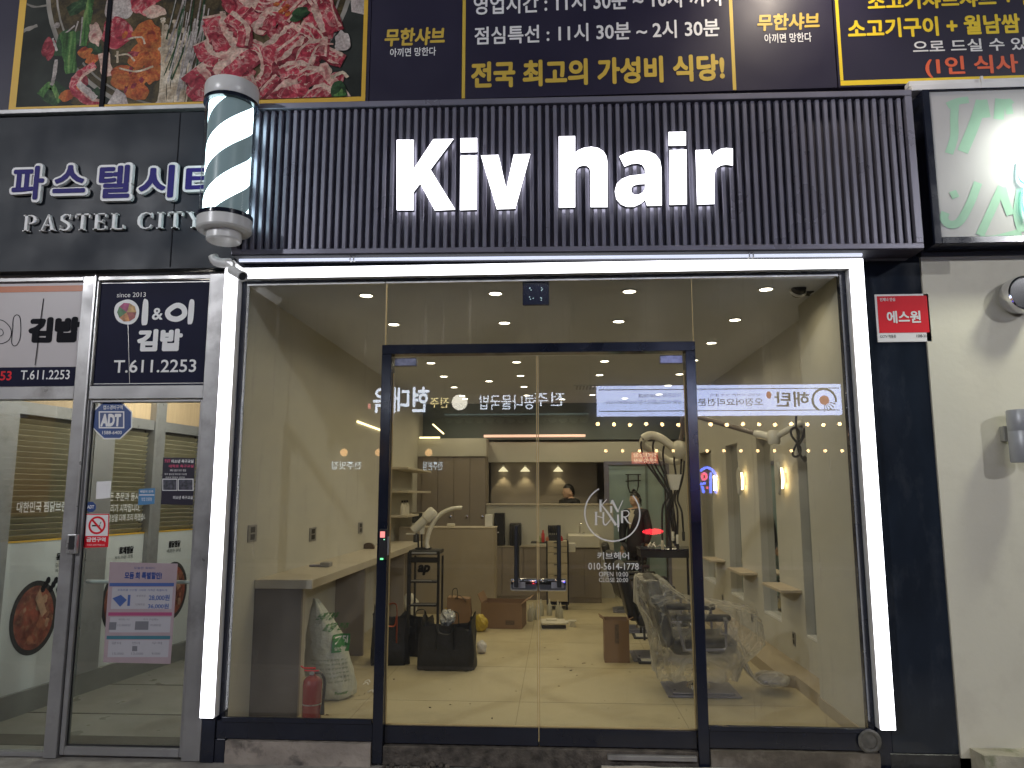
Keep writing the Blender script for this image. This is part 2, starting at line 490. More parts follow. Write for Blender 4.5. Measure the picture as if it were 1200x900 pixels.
# ---------------------------------------------------------------- restaurant boards over the shops
YB = -0.10
def board(name, label, u0, u1, v, mats, z0=None, z1=6.3, pad=0.0):
    a, b = P(u0, v, y=YB), P(u1, v, y=YB)
    zz = z0 if z0 is not None else 4.425
    t = thing(name, label, 'sign board', ((a.x + b.x) / 2, YB, zz), 'restaurant boards above the shops')
    MB().box(a.x + 0.004, b.x - 0.004, YB, 0.015, zz, z1).build('panel', mats, t)
    return t, a.x, b.x, zz
F = front(YB)

# board with the hot pot photograph
t, xa, xb, z0 = board('food_billboard', 'billboard printed with a hot pot of sliced red meat, mushrooms and greens', -60, 432, 131, M['board_navy'])
xl, xr = P(10, 131, y=YB).x, P(428, 118, y=YB).x
mb = MB()
for (a0, a1, b0, b1) in ((xl, xr, z0 + 0.006, z0 + 0.042), (xl, xl + 0.055, z0 + 0.042, 6.29), (xr - 0.03, xr, z0 + 0.042, 6.29)):
    flatmesh(mb, F, [(a0, b0), (a1, b0), (a1, b1), (a0, b1)], 0.003)
mb.build('border', M['yellow'], t)
fm = {
 'tab': mat('print_table', (0.030, 0.034, 0.030), 0.5, var=0.5, scale=3, spec=.12),
 'steel': mat('print_steel', (0.26, 0.24, 0.21), 0.5, var=0.5, scale=5, spec=.12),
 'broth': print_tone('print_broth', [(.3, (.02, .018, .012)), (.5, (.07, .05, .02)), (.7, (.12, .09, .04))], 6),
 'meat': print_tone('print_meat', [(.30, (.20, .012, .025)), (.43, (.40, .035, .06)), (.52, (.46, .06, .08)), (.58, (.58, .26, .24)), (.66, (.40, .04, .065))], 9, 2.2, .5, 8),
 'meat2': print_tone('print_dark_meat', [(.3, (.10, .008, .014)), (.5, (.24, .02, .035)), (.62, (.34, .07, .08)), (.7, (.20, .02, .03))], 11, 2, .5, 9),
 'fat': print_tone('print_fat', [(.30, (.40, .14, .13)), (.42, (.56, .33, .27)), (.55, (.62, .46, .36)), (.66, (.56, .34, .30))], 8, 2, .35, 9),
 'orange': print_tone('print_kimchi', [(.28, (.16, .015, .012)), (.42, (.40, .075, .02)), (.56, (.52, .17, .04)), (.68, (.34, .05, .02))], 7, 2, .5, 8),
 'green': print_tone('print_scallion', [(.3, (.02, .06, .015)), (.5, (.06, .17, .04)), (.68, (.20, .32, .10))], 7, .5, .5, 9, (5, 1, .6)),
 'dgreen': print_tone('print_dark_leaf', [(.3, (.008, .02, .008)), (.6, (.03, .08, .03)), (.72, (.09, .15, .06))], 9),
 'pale': print_tone('print_mushroom', [(.3, (.36, .26, .16)), (.55, (.60, .50, .37)), (.7, (.70, .62, .50))], 12, .5, .4, 10),
 'lpale': print_tone('print_sprout', [(.3, (.20, .17, .15)), (.55, (.42, .37, .34)), (.7, (.56, .50, .46))], 12, .5, .4, 10),
 'tofu': print_tone('print_radish', [(.3, (.36, .28, .26)), (.6, (.54, .48, .44))], 6, .5, .35, 8),
}
fk = list(fm)
mb = MB()
rnd = random.Random(11)
lay = [0.0012]
ZT = 6.28
def clip(pts):
    """cut an outline to the inside of the yellow border"""
    lo = (xl + 0.055, xr - 0.03, z0 + 0.042, ZT)
    def cut(ps, k, lim, keep_gt):
        out = []
        for i in range(len(ps)):
            a, b = ps[i - 1], ps[i]
            ia = a[k] >= lim if keep_gt else a[k] <= lim
            ib = b[k] >= lim if keep_gt else b[k] <= lim
            if ia != ib:
                tt = (lim - a[k]) / (b[k] - a[k])
                out.append((a[0] + (b[0] - a[0]) * tt, a[1] + (b[1] - a[1]) * tt))
            if ib: out.append(b)
        return out
    for k, lim, gt in ((0, lo[0], True), (0, lo[1], False), (1, lo[2], True), (1, lo[3], False)):
        if pts: pts = cut(pts, k, lim, gt)
    return pts
def shape(kind, pts):
    pts = clip(pts)
    if len(pts) < 3: return
    mb.mi = fk.index(kind); lay[0] += 0.00003
    flatmesh(mb, F, pts, lay[0])
def pp(u, v):
    q = P(u, v, y=YB); return (q.x, q.z)
def ell(cx_, cz_, rx, rz, n=60, ph=0): return [(cx_ + rx * cos(2 * pi * k / n + ph), cz_ + rz * sin(2 * pi * k / n + ph)) for k in range(n)]
def blob(u, v, ru, rv, rot=0, n=14, jit=0.18):
    c = pp(u, v); s = 0.0061
    ps = []
    for k in range(n):
        a = 2 * pi * k / n; r = 1 + rnd.uniform(-jit, jit)
        x, z = ru * s * r * cos(a), rv * s * r * sin(a)
        ps.append((c[0] + x * cos(rot) - z * sin(rot), c[1] + x * sin(rot) + z * cos(rot)))
    return [(p.x, p.y) for p in smooth_loop(ps, 3)]
def strip(pts, wd, w1=None):
    """ribbon through pixel points"""
    q = smooth_path([Vector((*pp(*p), 0)) for p in pts], 6); L, Rr = [], []
    n = len(q)
    for i, p in enumerate(q):
        d = (q[min(i + 1, n - 1)] - q[max(i - 1, 0)]).normalized(); nn = Vector((-d.y, d.x, 0))
        ww = (wd + ((w1 if w1 is not None else wd) - wd) * i / (n - 1)) * 0.0061 / 2
        j = 0.16 if wd > 6 else 0.3
        L.append(p + nn * ww * (1 + rnd.uniform(-j, j))); Rr.append(p - nn * ww * (1 + rnd.uniform(-j, j)))
    return [(p.x, p.y) for p in L] + [(p.x, p.y) for p in Rr[::-1]]
shape('tab', [(xl, z0), (xr, z0), (xr, ZT), (xl, ZT)])
cz = pp(232, -30)
shape('steel', strip([(15, 40), (28, 36), (44, 30)], 5)); shape('steel', strip([(27, 2), (40, 8), (58, 6)], 2.5))
shape('tofu', [pp(408, -40), pp(432, -40), pp(430, 18), pp(412, 14)])
shape('steel', ell(cz[0] + .01, cz[1], 1.205, 1.16)); shape('broth', ell(cz[0] + .01, cz[1], 1.17, 1.13)); shape('steel', ell(cz[0] + .01, cz[1], 1.125, 1.09)); shape('broth', ell(cz[0] + .01, cz[1], 1.11, 1.075))
for k in range(26): shape(rnd.choice(['broth', 'dgreen', 'tab', 'meat2']), blob(rnd.uniform(55, 150), rnd.uniform(-60, 125), rnd.uniform(6, 16), rnd.uniform(5, 12), rnd.uniform(0, 3)))
for a in (((92, 25), (84, 52)), ((97, 20), (94, 54)), ((88, 30), (76, 40))): shape('lpale', strip(a, 2))
shape('dgreen', strip([(80, 14), (108, 0)], 16)); shape('dgreen', blob(62, 110, 15, 15)); shape('green', strip([(47, 112), (60, 99), (70, 120)], 10, 4))
shape('green', strip([(80, 38), (83, 86)], 20, 14)); shape('green', strip([(104, 12), (98, 54)], 11, 8)); shape('green', strip([(110, -20), (104, 12)], 9))
shape('lpale', strip([(66, 70), (63, 92), (60, 100)], 5)); shape('lpale', strip([(62, 45), (67, 60)], 3)); shape('lpale', blob(67, 30, 4, 4))
for (u, v) in ((78, 112), (90, 108), (100, 62), (108, 70)): shape('orange', blob(u, v, 9, 7, 0.3))
shape('meat', strip([(112, 76), (92, 88), (86, 104), (104, 120), (120, 122)], 9)); shape('fat', strip([(112, 80), (97, 90), (93, 102), (108, 116), (122, 118)], 4)); shape('tofu', strip([(92, 98), (104, 108), (112, 116)], 8))
shape('fat', blob(112, 40, 8, 16, 0.2)); shape('tofu', blob(140, 6, 18, 22)); shape('meat', blob(136, 40, 19, 22, 0.3)); shape('fat', strip([(122, 62), (126, 90)], 14)); shape('meat', blob(168, 6, 16, 14)); shape('fat', blob(182, 14, 14, 8)); shape('meat', strip([(165, 8), (190, -6)], 12))
for (u, v, a, b, r) in ((172, 40, 18, 17, 0), (170, 62, 22, 17, 0.5), (150, 92, 24, 15, -0.4), (178, 86, 14, 13, 0.6), (162, 108, 14, 12, 0), (184, 60, 8, 26, 0)): shape('orange', blob(u, v, a, b, r))
for k in range(10): shape(rnd.choice(['meat2', 'orange']), blob(rnd.uniform(140, 184), rnd.uniform(40, 110), rnd.uniform(3, 8), rnd.uniform(2, 5), rnd.uniform(0, 3)))
for a in (((135, 66), (150, 64), (158, 72)), ((140, 80), (160, 84), (180, 78)), ((150, 46), (166, 44), (170, 52)), ((138, 60), (138, 74))): shape('pale', strip(a, 2.4))
shape('tofu', [pp(126, 122), pp(137, 104), pp(148, 112), pp(151, 126)]); shape('tofu', blob(192, 124, 14, 7))
for k in range(34):
    u = 190 + k * 0.95 + rnd.uniform(-2, 2); v1 = rnd.uniform(22, 72)
    shape('pale', strip([(u, v1), (u - rnd.uniform(-3, 4), v1 + 28), (u - rnd.uniform(0, 7), 122)], 2.2)); shape('pale', blob(u, v1, 3.2, 2.4, 0, 8))
for k in range(30):
    u = 206 + rnd.uniform(0, 34); v1 = rnd.uniform(-50, 40)
    shape('lpale' if k % 3 else 'dgreen', strip([(u + 6, v1), (u, v1 + 34), (u - rnd.uniform(4, 20), v1 + 82)], rnd.uniform(1.2, 2.4)))
def slice_(pts, wd, two=True):
    """a folded slice: dark fold below, lean band, pale fat along one side, a rolled rim"""
    sd = rnd.choice((-1, 1))
    shape('meat2', strip([(a + 2.5, b + 3.5) for a, b in pts], wd * 1.08)); shape('fat', strip(pts, wd * 1.02))
    shape('meat', strip([(a + sd * wd * .13, b + wd * .12) for a, b in pts], wd * 0.74, wd * 0.6))
    shape('fat', strip([(a - sd * wd * .30, b - wd * .14) for a, b in pts], wd * .14, wd * .10))
    for _ in range(4):
        i = rnd.randrange(len(pts) - 1); t_ = rnd.random(); a, b = (pts[i][k] + (pts[i + 1][k] - pts[i][k]) * t_ for k in (0, 1))
        q = [(a + rnd.uniform(-.3, .3) * wd, b + rnd.uniform(-.3, .3) * wd)]
        for _k in range(3): q.append((q[-1][0] + rnd.uniform(-4, 4), q[-1][1] + rnd.uniform(-3, 3)))
        shape('fat', strip(q, rnd.uniform(.7, 1.6), .5))
for k in range(46): shape(rnd.choice(['meat2', 'meat', 'meat', 'fat']), blob(rnd.uniform(232, 405), rnd.uniform(-70, 122), rnd.uniform(10, 26), rnd.uniform(8, 18), rnd.uniform(0, 3)))
for pts, wd in (
 (((262, -30), (275, 0), (290, 14)), 30), (((300, 2), (318, 8), (330, 4)), 22), (((252, 18), (256, 40), (272, 60)), 28), (((236, 50), (246, 68), (272, 70), (288, 56)), 20),
 (((226, 82), (238, 98), (252, 118)), 30), (((262, 92), (280, 70), (300, 58)), 32), (((292, 52), (308, 60), (312, 84), (296, 104)), 14), (((330, 20), (345, 4), (362, -14)), 26),
 (((312, 34), (318, 18), (330, 22)), 22), (((316, 64), (336, 50), (352, 34)), 30), (((362, -20), (378, 8), (388, 36)), 26), (((352, 32), (368, 40), (380, 60), (400, 70)), 16),
 (((356, 78), (366, 58), (384, 56)), 24), (((330, 86), (345, 80), (362, 82)), 18), (((312, 122), (330, 108), (350, 104)), 26), (((354, 92), (370, 88), (388, 104)), 22), (((360, 120), (376, 106), (386, 112)), 16),
 (((300, 118), (318, 98), (326, 90)), 9), (((270, 122), (284, 104), (300, 96)), 22), (((268, 20), (286, 34), (284, 54)), 16)):
    slice_(pts, wd)
shape('dgreen', blob(352, 18, 12, 8, 0.5)); shape('dgreen', blob(398, 108, 10, 12)); shape('green', strip([(394, 116), (404, 108)], 9)); shape('pale', strip([(388, 92), (402, 86), (408, 92)], 4)); shape('tofu', blob(402, 50, 10, 14))
for k in range(10): shape('orange', blob(330 + rnd.uniform(-8, 10), 8 + rnd.uniform(-16, 12), 4, 3, rnd.uniform(0, 3)))
mb.build('printed_picture', [fm[k] for k in fk], t)
mb = MB(); a = P(119, 131, y=YB); mb.box(a.x - 0.017, a.x + 0.017, YB - 0.012, YB - 0.0041, z0 + 0.004, 6.29)
mb.build('joint_strip', M['ink'], t)

def board_text(t, items, key, th=0.0):
    mb = MB()
    for it in items:
        pxwrite(mb, YB, *it[0], h=0.003, **it[1])
    return mb.build('lettering', M[key], t)

t, xa, xb, z0 = board('restaurant_board', 'narrow dark board with small yellow and white lettering beside the hot pot photograph', 432, 541, 118, M['board_navy'])
board_text(t, [(('무한샤브', 450, 34, 55, 521), dict(bold=0.035, shear=0.01))], 'gold')
board_text(t, [(('아끼면 망한다', 457, 57, 67, 511), dict(bold=0.012))], 'white')
t, xa, xb, z0 = board('restaurant_board', 'wide dark board listing opening hours above a line of big yellow lettering', 541, 862, 110, M['board_navy'])
for u in (543, 861):
    a = P(u, 108, y=YB)
    flatmesh(MBx := MB(), F, [(a.x - 0.012, z0 + 0.004), (a.x + 0.012, z0 + 0.004), (a.x + 0.012, 6.29), (a.x - 0.012, 6.29)], 0.002); MBx.build('yellow_strip', M['gold'], t)
board_text(t, [(('영업시간 : 11시 30분 ~ 10시 까지', 555, -5, 18, 845, 2), dict(bold=0.02)), (('점심특선 : 11시 30분 ~ 2시 30분', 556, 32, 53, 843, 34), dict(bold=0.02))], 'white')
board_text(t, [(('전국 최고의 가성비 식당!', 552, 73, 104, 849, 80), dict(bold=0.04))], 'gold')
t, xa, xb, z0 = board('restaurant_board', 'narrow dark board with small yellow and white lettering between two yellow strips', 862, 982, 104, M['board_navy'])
board_text(t, [(('무한샤브', 887, 17, 37, 960), dict(bold=0.035, shear=0.01))], 'gold')
board_text(t, [(('아끼면 망한다', 896, 40, 51, 951), dict(bold=0.012))], 'white')
t, xa, xb, z0 = board('restaurant_board', 'dark board with yellow, white and orange lettering and a bright yellow foot edge', 982, 1420, 100, M['board_navy'])
a = P(985, 100, y=YB)
flatmesh(mb := MB(), F, [(a.x, z0 + 0.05), (a.x + 0.022, z0 + 0.05), (a.x + 0.022, 6.29), (a.x, 6.29)], 0.002); mb.build('yellow_strip', M['bright_yellow'], t)
flatmesh(mb := MB(), F, [(a.x, z0 + 0.012), (xb - 0.01, z0 + 0.012), (xb - 0.01, z0 + 0.048), (a.x, z0 + 0.048)], 0.002); mb.build('yellow_border', M['bright_yellow'], t)
board_text(t, [(('소고기샤브샤브 + 월남쌈', 1017, -7, 13, 1260, -8), dict(bold=0.035)), (('소고기구이 + 월남쌈', 994, 23, 46, 1195, 26), dict(bold=0.035))], 'bright_yellow')
board_text(t, [(('으로 드실 수 있습니다', 1070, 48, 63, 1262, 50), dict(bold=0.02))], 'white')
board_text(t, [(('(1인 식사 가능)', 1085, 67, 92, 1262, 72), dict(bold=0.03))], 'orange_red')

# ledges under the boards
mb = MB().box(-6, -2.21, -0.16, -0.103, 4.385, 4.42, 0.004)
tag(mb.build('metal_ledge', M['alu_dark']), 'thin grey metal ledge on top of the dark blue fascia', 'ledge')
mb = MB().box(2.60, 7, -0.20, -0.103, 4.33, 4.375, 0.004); mb.box(2.60, 7, -0.17, -0.103, 4.378, 4.418, 0.003)
for i in range(8): mb.box(3.06 + i * 0.62, 3.075 + i * 0.62, -0.205, -0.19, 4.332, 4.418)
tag(mb.build('metal_ledge', M['reveal']), 'pale metal ledge above the lit grey light box', 'ledge')

# ---------------------------------------------------------------- dark blue fascia with raised letters
t = thing('shop_fascia', 'dark blue fascia sign with raised blue and white lettering', 'sign', (-3.9, -0.12, 3.19))
mb = MB().box(-6, -2.12, -0.12, 0.015, 3.19, 4.38)
mb.build('panel', M['navy_fascia'], t)
mb = MB()
for u in (-60, 207): a = P(u, 200, y=-.12); mb.box(a.x - .004, a.x + .004, -0.1225, -0.1205, 3.2, 4.37)
mb.build('panel_joint', M['ink'], t)
yl = -0.155
mw, mbl = MB(), MB()
for ch, u0, u1, v0, v1 in (('파', 9, 57, 191, 238), ('스', 58, 106, 190, 230), ('텔', 111, 158, 190, 236), ('시', 158, 209, 190, 236), ('티', 213, 262, 190, 234)):
    a, b = P(u0, v1, y=yl), P(u1, v0, y=yl)
    write(mw, front(yl), ch, a.x, b.x, a.z, b.z, bold=0.075, h=0.0, th=-0.03)
    d = 0.02
    write(mbl, front(yl), ch, a.x + d, b.x - d, a.z + d, b.z - d, bold=0.03, h=0.004)
mw.build('letter_backing', M['white'], t); mbl.build('lettering', mat('letter_blue', (0.018, 0.012, 0.16), 0.5, var=0.05, spec=0.15), t)
# slab serif capitals drawn stroke by stroke in a 0..1 high box
def serif_caps(mb, text, u0, u1, v0, v1, y):
    glyph = {
     'P': (0.66, [((.0, 0), (.30, .06)), ((.08, 0), (.22, 1)), ((0, .94), (.3, 1))], [('bowl', .22, .44, .66, 1.0)]),
     'L': (0.68, [((.0, 0), (.66, .06)), ((.08, 0), (.22, 1)), ((0, .94), (.3, 1)), ((.60, 0), (.66, .26))], []),
     'T': (0.74, [((.22, 0), (.52, .06)), ((.30, 0), (.44, 1)), ((0, .93), (.74, 1)), ((0, .74), (.06, 1)), ((.68, .74), (.74, 1))], []),
     'E': (0.68, [((.0, 0), (.64, .06)), ((.08, 0), (.22, 1)), ((0, .94), (.62, 1)), ((.22, .48), (.48, .54)), ((.58, 0), (.64, .24)), ((.56, .78), (.62, 1)), ((.43, .40), (.48, .62))], []),
     'I': (0.36, [((.02, 0), (.34, .06)), ((.11, 0), (.25, 1)), ((.02, .94), (.34, 1))], []),
    }
    wds = {'A': .80, 'S': .58, 'C': .74, 'Y': .78, ' ': .30}
    tot = sum((glyph[c][0] if c in glyph else wds[c]) + .17 for c in text) - .17
    A, B = P(u0, v1, y=y), P(u1, v1, y=y); hgt = P(u0, v0, y=y).z - A.z
    k = (B.x - A.x) / tot; x = 0.0
    q = lambda a, b: (A.x + (x + a) * k, A.z + b * hgt)
    def pr(ps): mb.prism([(px, y, pz) for px, pz in ps], (0, 0.03, 0))
    for c in text:
        if c in glyph:
            wd, rects, bowls = glyph[c]
            for (a0, b0), (a1, b1) in rects: pr([q(a0, b0), q(a1, b0), q(a1, b1), q(a0, b1)])
            for _, a0, b0, a1, b1 in bowls:
                cz_, rz = (b0 + b1) / 2, (b1 - b0) / 2; n = 12
                o_ = [q(a0 + .10 + (a1 - a0 - .10) * sin(pi * i / n), cz_ + rz * cos(pi * i / n)) for i in range(n + 1)]
                i_ = [q(a0 + .08 + (a1 - a0 - .24) * sin(pi * i / n), cz_ + (rz - .06) * cos(pi * i / n)) for i in range(n + 1)]
                for i in range(n): pr([o_[i], o_[i + 1], i_[i + 1], i_[i]])
        elif c == 'A':
            wd = .80
            pr([q(.06, 0), q(.12, 0), q(.42, .96), q(.38, 1)]); pr([q(.56, 0), q(.73, 0), q(.44, 1), q(.37, 1)]); pr([q(.20, .32), q(.56, .32), q(.54, .38), q(.22, .38)])
            pr([q(0, 0), q(.24, 0), q(.24, .05), q(0, .05)]); pr([q(.48, 0), q(.80, 0), q(.80, .05), q(.48, .05)])
        elif c == 'Y':
            wd = .78
            pr([q(.32, 0), q(.46, 0), q(.46, .46), q(.32, .46)]); pr([q(.05, 1), q(.21, 1), q(.46, .46), q(.32, .44)]); pr([q(.62, 1), q(.68, 1), q(.46, .44), q(.40, .46)])
            pr([q(.24, 0), q(.54, 0), q(.54, .05), q(.24, .05)]); pr([q(0, .95), q(.27, .95), q(.27, 1), q(0, 1)]); pr([q(.54, .95), q(.78, .95), q(.78, 1), q(.54, 1)])
        elif c in 'SC':
            wd = wds[c]
            if c == 'S': pth = [(.50, .80), (.40, .96), (.24, .97), (.09, .84), (.10, .66), (.28, .54), (.44, .42), (.50, .24), (.40, .06), (.24, .02), (.09, .08), (.05, .24)]; ws = [.05, .06, .08, .12, .14, .15, .15, .14, .11, .07, .06, .05]
            else: pth = [(.66, .76), (.58, .92), (.40, .98), (.20, .90), (.08, .70), (.06, .50), (.08, .30), (.20, .10), (.40, .02), (.58, .08), (.68, .24)]; ws = [.05, .06, .06, .10, .14, .15, .14, .10, .06, .06, .05]
            n = len(pth)
            L_, R2 = [], []
            for i, (a, b) in enumerate(pth):
                dx, dy = pth[min(i + 1, n - 1)][0] - pth[max(i - 1, 0)][0], pth[min(i + 1, n - 1)][1] - pth[max(i - 1, 0)][1]
                l = sqrt(dx * dx + dy * dy); L_.append((a - dy / l * ws[i] / 2, b + dx / l * ws[i] / 2)); R2.append((a + dy / l * ws[i] / 2, b - dx / l * ws[i] / 2))
            for i in range(n - 1): pr([q(*L_[i]), q(*L_[i + 1]), q(*R2[i + 1]), q(*R2[i])])
            s0 = .22
            if c == 'S': pr([q(.46, .70), q(.52, .70), q(.52, .98), q(.48, .98)]); pr([q(.03, .02), q(.07, .02), q(.09, .30), q(.03, .30)])
            else: pr([q(.63, .68), q(.68, .68), q(.68, .98), q(.65, .98)])
        else: wd = wds[c]
        x += wd + .17
mb = MB(); serif_caps(mb, 'PASTEL CITY', 26, 236, 252, 271, -0.15)
mb.build('serif_lettering', M['white'], t)

# ---------------------------------------------------------------- ribbed hair salon sign
t = thing('salon_sign', 'long dark ribbed metal sign box with glowing white lettering', 'sign', (0.25, -0.15, 3.19))
X0, X1, Z0, Z1 = -2.06, 2.548, 3.202, 4.306
mb = MB()
mb.box(X0, X1, -0.300, 0.015, Z0, Z0 + 0.036, 0.003); mb.box(X0, X1, -0.300, 0.015, Z1 - 0.042, Z1, 0.003)
mb.box(X0, X0 + 0.036, -0.300, 0.015, Z0 + 0.0365, Z1 - 0.0425, 0.003); mb.box(X1 - 0.046, X1, -0.300, 0.015, Z0 + 0.0365, Z1 - 0.0425, 0.003)
mb.build('frame', M['gunmetal'], t)
MB().box(X0 + .002, X1 - .002, -0.292, -0.105, Z0 - .006, Z0 - .0005).build('underside', mat('sign_underside', (0.02, 0.02, 0.028), .6, var=.1, spec=.15), t)
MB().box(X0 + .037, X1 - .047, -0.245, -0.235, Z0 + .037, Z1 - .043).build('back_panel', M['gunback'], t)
mb = MB(); n = 84; pit = (X1 - X0 - 0.11) / n
for i in range(n):
    x = X0 + 0.055 + pit * (i + .5); mb.box(x - pit * .24, x + pit * .24, -0.288, -0.2455, Z0 + .037, Z1 - .052, 0.003)
mb.build('rib_slat', M['gunmetal'], t)
for o in t.children:                                           # the box hangs a touch lower at its far end
    for q in o.data.vertices: q.co.z -= q.co.x * 0.0102
yk = -0.355
def cp(x, y): q = P(440 + x / 2.7273, 140 + y / 2.7273, y=yk); return (q.x, q.z)
LET = [
 [[(68, 65), (122, 65), (122, 158), (185, 63), (250, 62), (176, 160), (255, 288), (190, 291), (143, 205), (122, 232), (122, 290), (68, 290)]],
 [[(272, 60), (325, 59), (325, 104), (272, 105)], [(272, 116), (325, 115), (323, 288), (270, 290)]],
 [[(337, 115), (393, 113), (418, 222), (442, 112), (495, 110), (447, 285), (388, 287)]],
 [[(586, 54), (638, 53), (638, 106), (650, 97), (668, 90), (690, 87), (712, 91), (728, 101), (738, 117), (742, 140), (742, 280), (688, 280), (688, 168), (684, 155), (675, 148), (662, 147), (650, 151), (641, 160), (638, 172), (638, 281), (586, 282)]],
 [[(779, 118), (805, 105), (840, 98), (872, 101), (895, 112), (909, 130), (914, 155), (915, 275), (868, 276), (862, 257), (848, 269), (826, 279), (803, 279), (784, 271), (770, 255), (765, 230), (771, 206), (787, 190), (812, 180), (862, 174), (861, 158), (853, 145), (838, 140), (818, 142), (796, 151)], [(862, 206), (840, 207), (825, 211), (817, 220), (818, 232), (827, 241), (841, 240), (854, 233), (861, 222)]],
 [[(937, 40), (992, 39), (992, 83), (937, 84)], [(940, 98), (994, 96), (995, 271), (940, 273)]],
 [[(1023, 98), (1068, 96), (1075, 117), (1087, 103), (1103, 94), (1122, 91), (1142, 93), (1142, 147), (1120, 144), (1103, 147), (1090, 156), (1083, 172), (1083, 270), (1028, 272)]],
]
for lp in LET:
    me = curve_fill([[cp(*p) for p in q] for q in lp], 0.018)
    mb = MB(); b = bmesh.new(); b.from_mesh(me)
    for q in b.verts: q.co = Vector((q.co.x, yk + 0.018 - q.co.z, q.co.y))
    b.normal_update(); mb.merge(b)
    o = mb.build('letter', [M['letter_face'], M['letter_side'], M['letter_back']], t)
    for f in o.data.polygons: f.material_index = 0 if f.normal.y < -0.7 else (2 if f.normal.y > 0.7 else 1)
# header under the sign, slim tube of light
mb = MB().box(-2.29, 2.40, -0.10, 0.015, 3.205, 3.295)
tag(mb.build('header_beam', M['black']), 'glossy black header beam under the ribbed sign', 'beam')
t = thing('light_tube', 'slim pale light tube running along the underside of the ribbed sign', 'light', (0.1, -0.2, 3.17))
a, b = Vector((-2.02, 0, 3.198)), Vector((2.17, 0, 3.158))
MB().tube([(a.x, -.25, a.z), (b.x, -.25, b.z)], 0.011, 10).build('tube', emit('tube_light', (0.70, 0.77, 1.0), 0.85), t)
for u in (413, 880):
    q = P(u, 303, y=-.25)
    mb = MB(); z = a.z + (b.z - a.z) * (q.x - a.x) / (b.x - a.x)
    for d in (-.012, .012): mb.box(q.x + d - .004, q.x + d + .004, -.268, -.232, z - .013, z + .014)
    mb.build('clip', M['alu'], t)

# ---------------------------------------------------------------- white light frame round the shopfront
t = thing('light_surround', 'glowing white light surround running along three sides of the shopfront', 'light surround', (0.03, -0.1, 0.15))
xo0, xo1, zi, zo = -2.186, 2.236, 3.120, 3.200
def strip_(x0, x1, z0, z1):
    o = MB().box(x0, x1, -0.105, -0.085, z0, z1, 0.002).build('light_strip', [M['led'], M['reveal']], t)
    for f in o.data.polygons:
        c = f.center + t.location
        inner = abs(f.normal.x) > .7 and c.x * f.normal.x < 0 or f.normal.z < -.7
        f.material_index = 0 if f.normal.y < -.2 or inner else 1
strip_(xo0, -2.096, 0.155, zi - .005); strip_(2.148, xo1, 0.155, zi - .005); strip_(xo0, xo1, zi - .003, zo - .012)
mb = MB(); mb.box(xo0 + .002, -2.099, -0.084, -0.005, 0.15, zi + .003); mb.box(2.151, xo1 - .002, -0.084, -0.005, 0.15, zi + .003); mb.box(xo0 + .002, xo1 - .002, -0.084, -0.005, zi + .004, zo)
mb.build('reveal', M['reveal'], t)
for z in (2.75, 2.05, 1.2):
    mb = MB()
    mb.box(-2.0985, -2.096, -0.08, -0.01, z, z + .006); mb.box(2.148, 2.1505, -0.08, -0.01, z + .2, z + .206); mb.build('joint', M['white_plastic'], t)

# ---------------------------------------------------------------- shopfront frame, fixed panes and doors
t = thing('shopfront', 'black framed glass shopfront with fixed panes around the double door', 'shopfront', (0.03, 0, 0))
mb = MB()
mb.box(-2.098, -2.062, -0.004, 0.05, 0.128, 3.118, 0.002); mb.box(2.108, 2.150, -0.004, 0.05, 0.128, 3.118, 0.002)
mb.box(-2.0615, 2.1075, -0.004, 0.05, 3.100, 3.118, 0.002)
mb.box(-2.186, -2.099, -0.06, 0.059, -0.135, 0.149, 0.002); mb.box(-2.0985, -2.03, -0.05, 0.059, -0.135, 0.0115, 0.002); mb.box(2.151, 2.237, -0.03, 0.059, -0.135, 0.149, 0.002)
mb.build('frame', M['black'], t)
mb = MB(); mb.box(-2.098, -1.054, -0.045, 0.05, 0.012, 0.127, 0.003); mb.box(-2.06, -1.06, -0.055, -0.0455, 0.118, 0.150, 0.003)
mb.build('bottom_rail', M['black'], t)
mb = MB(); mb.box(1.104, 2.150, -0.045, 0.05, 0.012, 0.127, 0.003); mb.box(1.11, 2.105, -0.055, -0.0455, 0.116, 0.146, 0.003)
mb.build('bottom_rail', M['black'], t)
mb = MB()
mb.box(-1.0535, -0.986, -0.055, 0.06, -0.12, 2.566, 0.003); mb.box(1.036, 1.1035, -0.055, 0.06, -0.12, 2.566, 0.003); mb.box(-1.0535, 1.1035, -0.055, 0.06, 2.5665, 2.632, 0.003)
mb.build('door_frame', M['black'], t)
for nm, a, b, z0_, z1_ in (('pane', -2.0615, -1.0545, 0.1275, 3.0995), ('pane', 1.1045, 2.1075, 0.1275, 3.0995), ('pane', -1.035, 1.100, 2.633, 3.0995)):
    MB().box(a, b, 0.0, 0.010, z0_, z1_).build(nm, M['glass'], t)
edge = mat('glass_edge_seal', (0.55, 0.42, 0.20), 0.3, var=0.1)
mb = MB()
mb.box(-1.047, -1.037, -0.004, 0.014, 2.633, 3.099); mb.box(1.1015, 1.1045, -0.004, 0.014, 2.633, 3.099)
mb.build('glass_seam', edge, t)
mb = MB(); mb.box(-2.06, -1.056, -0.006, 0.016, 3.088, 3.0995); mb.box(-1.05, 2.10, -0.006, 0.016, 3.088, 3.0995); mb.build('glazing_bead', M['alu'], t)
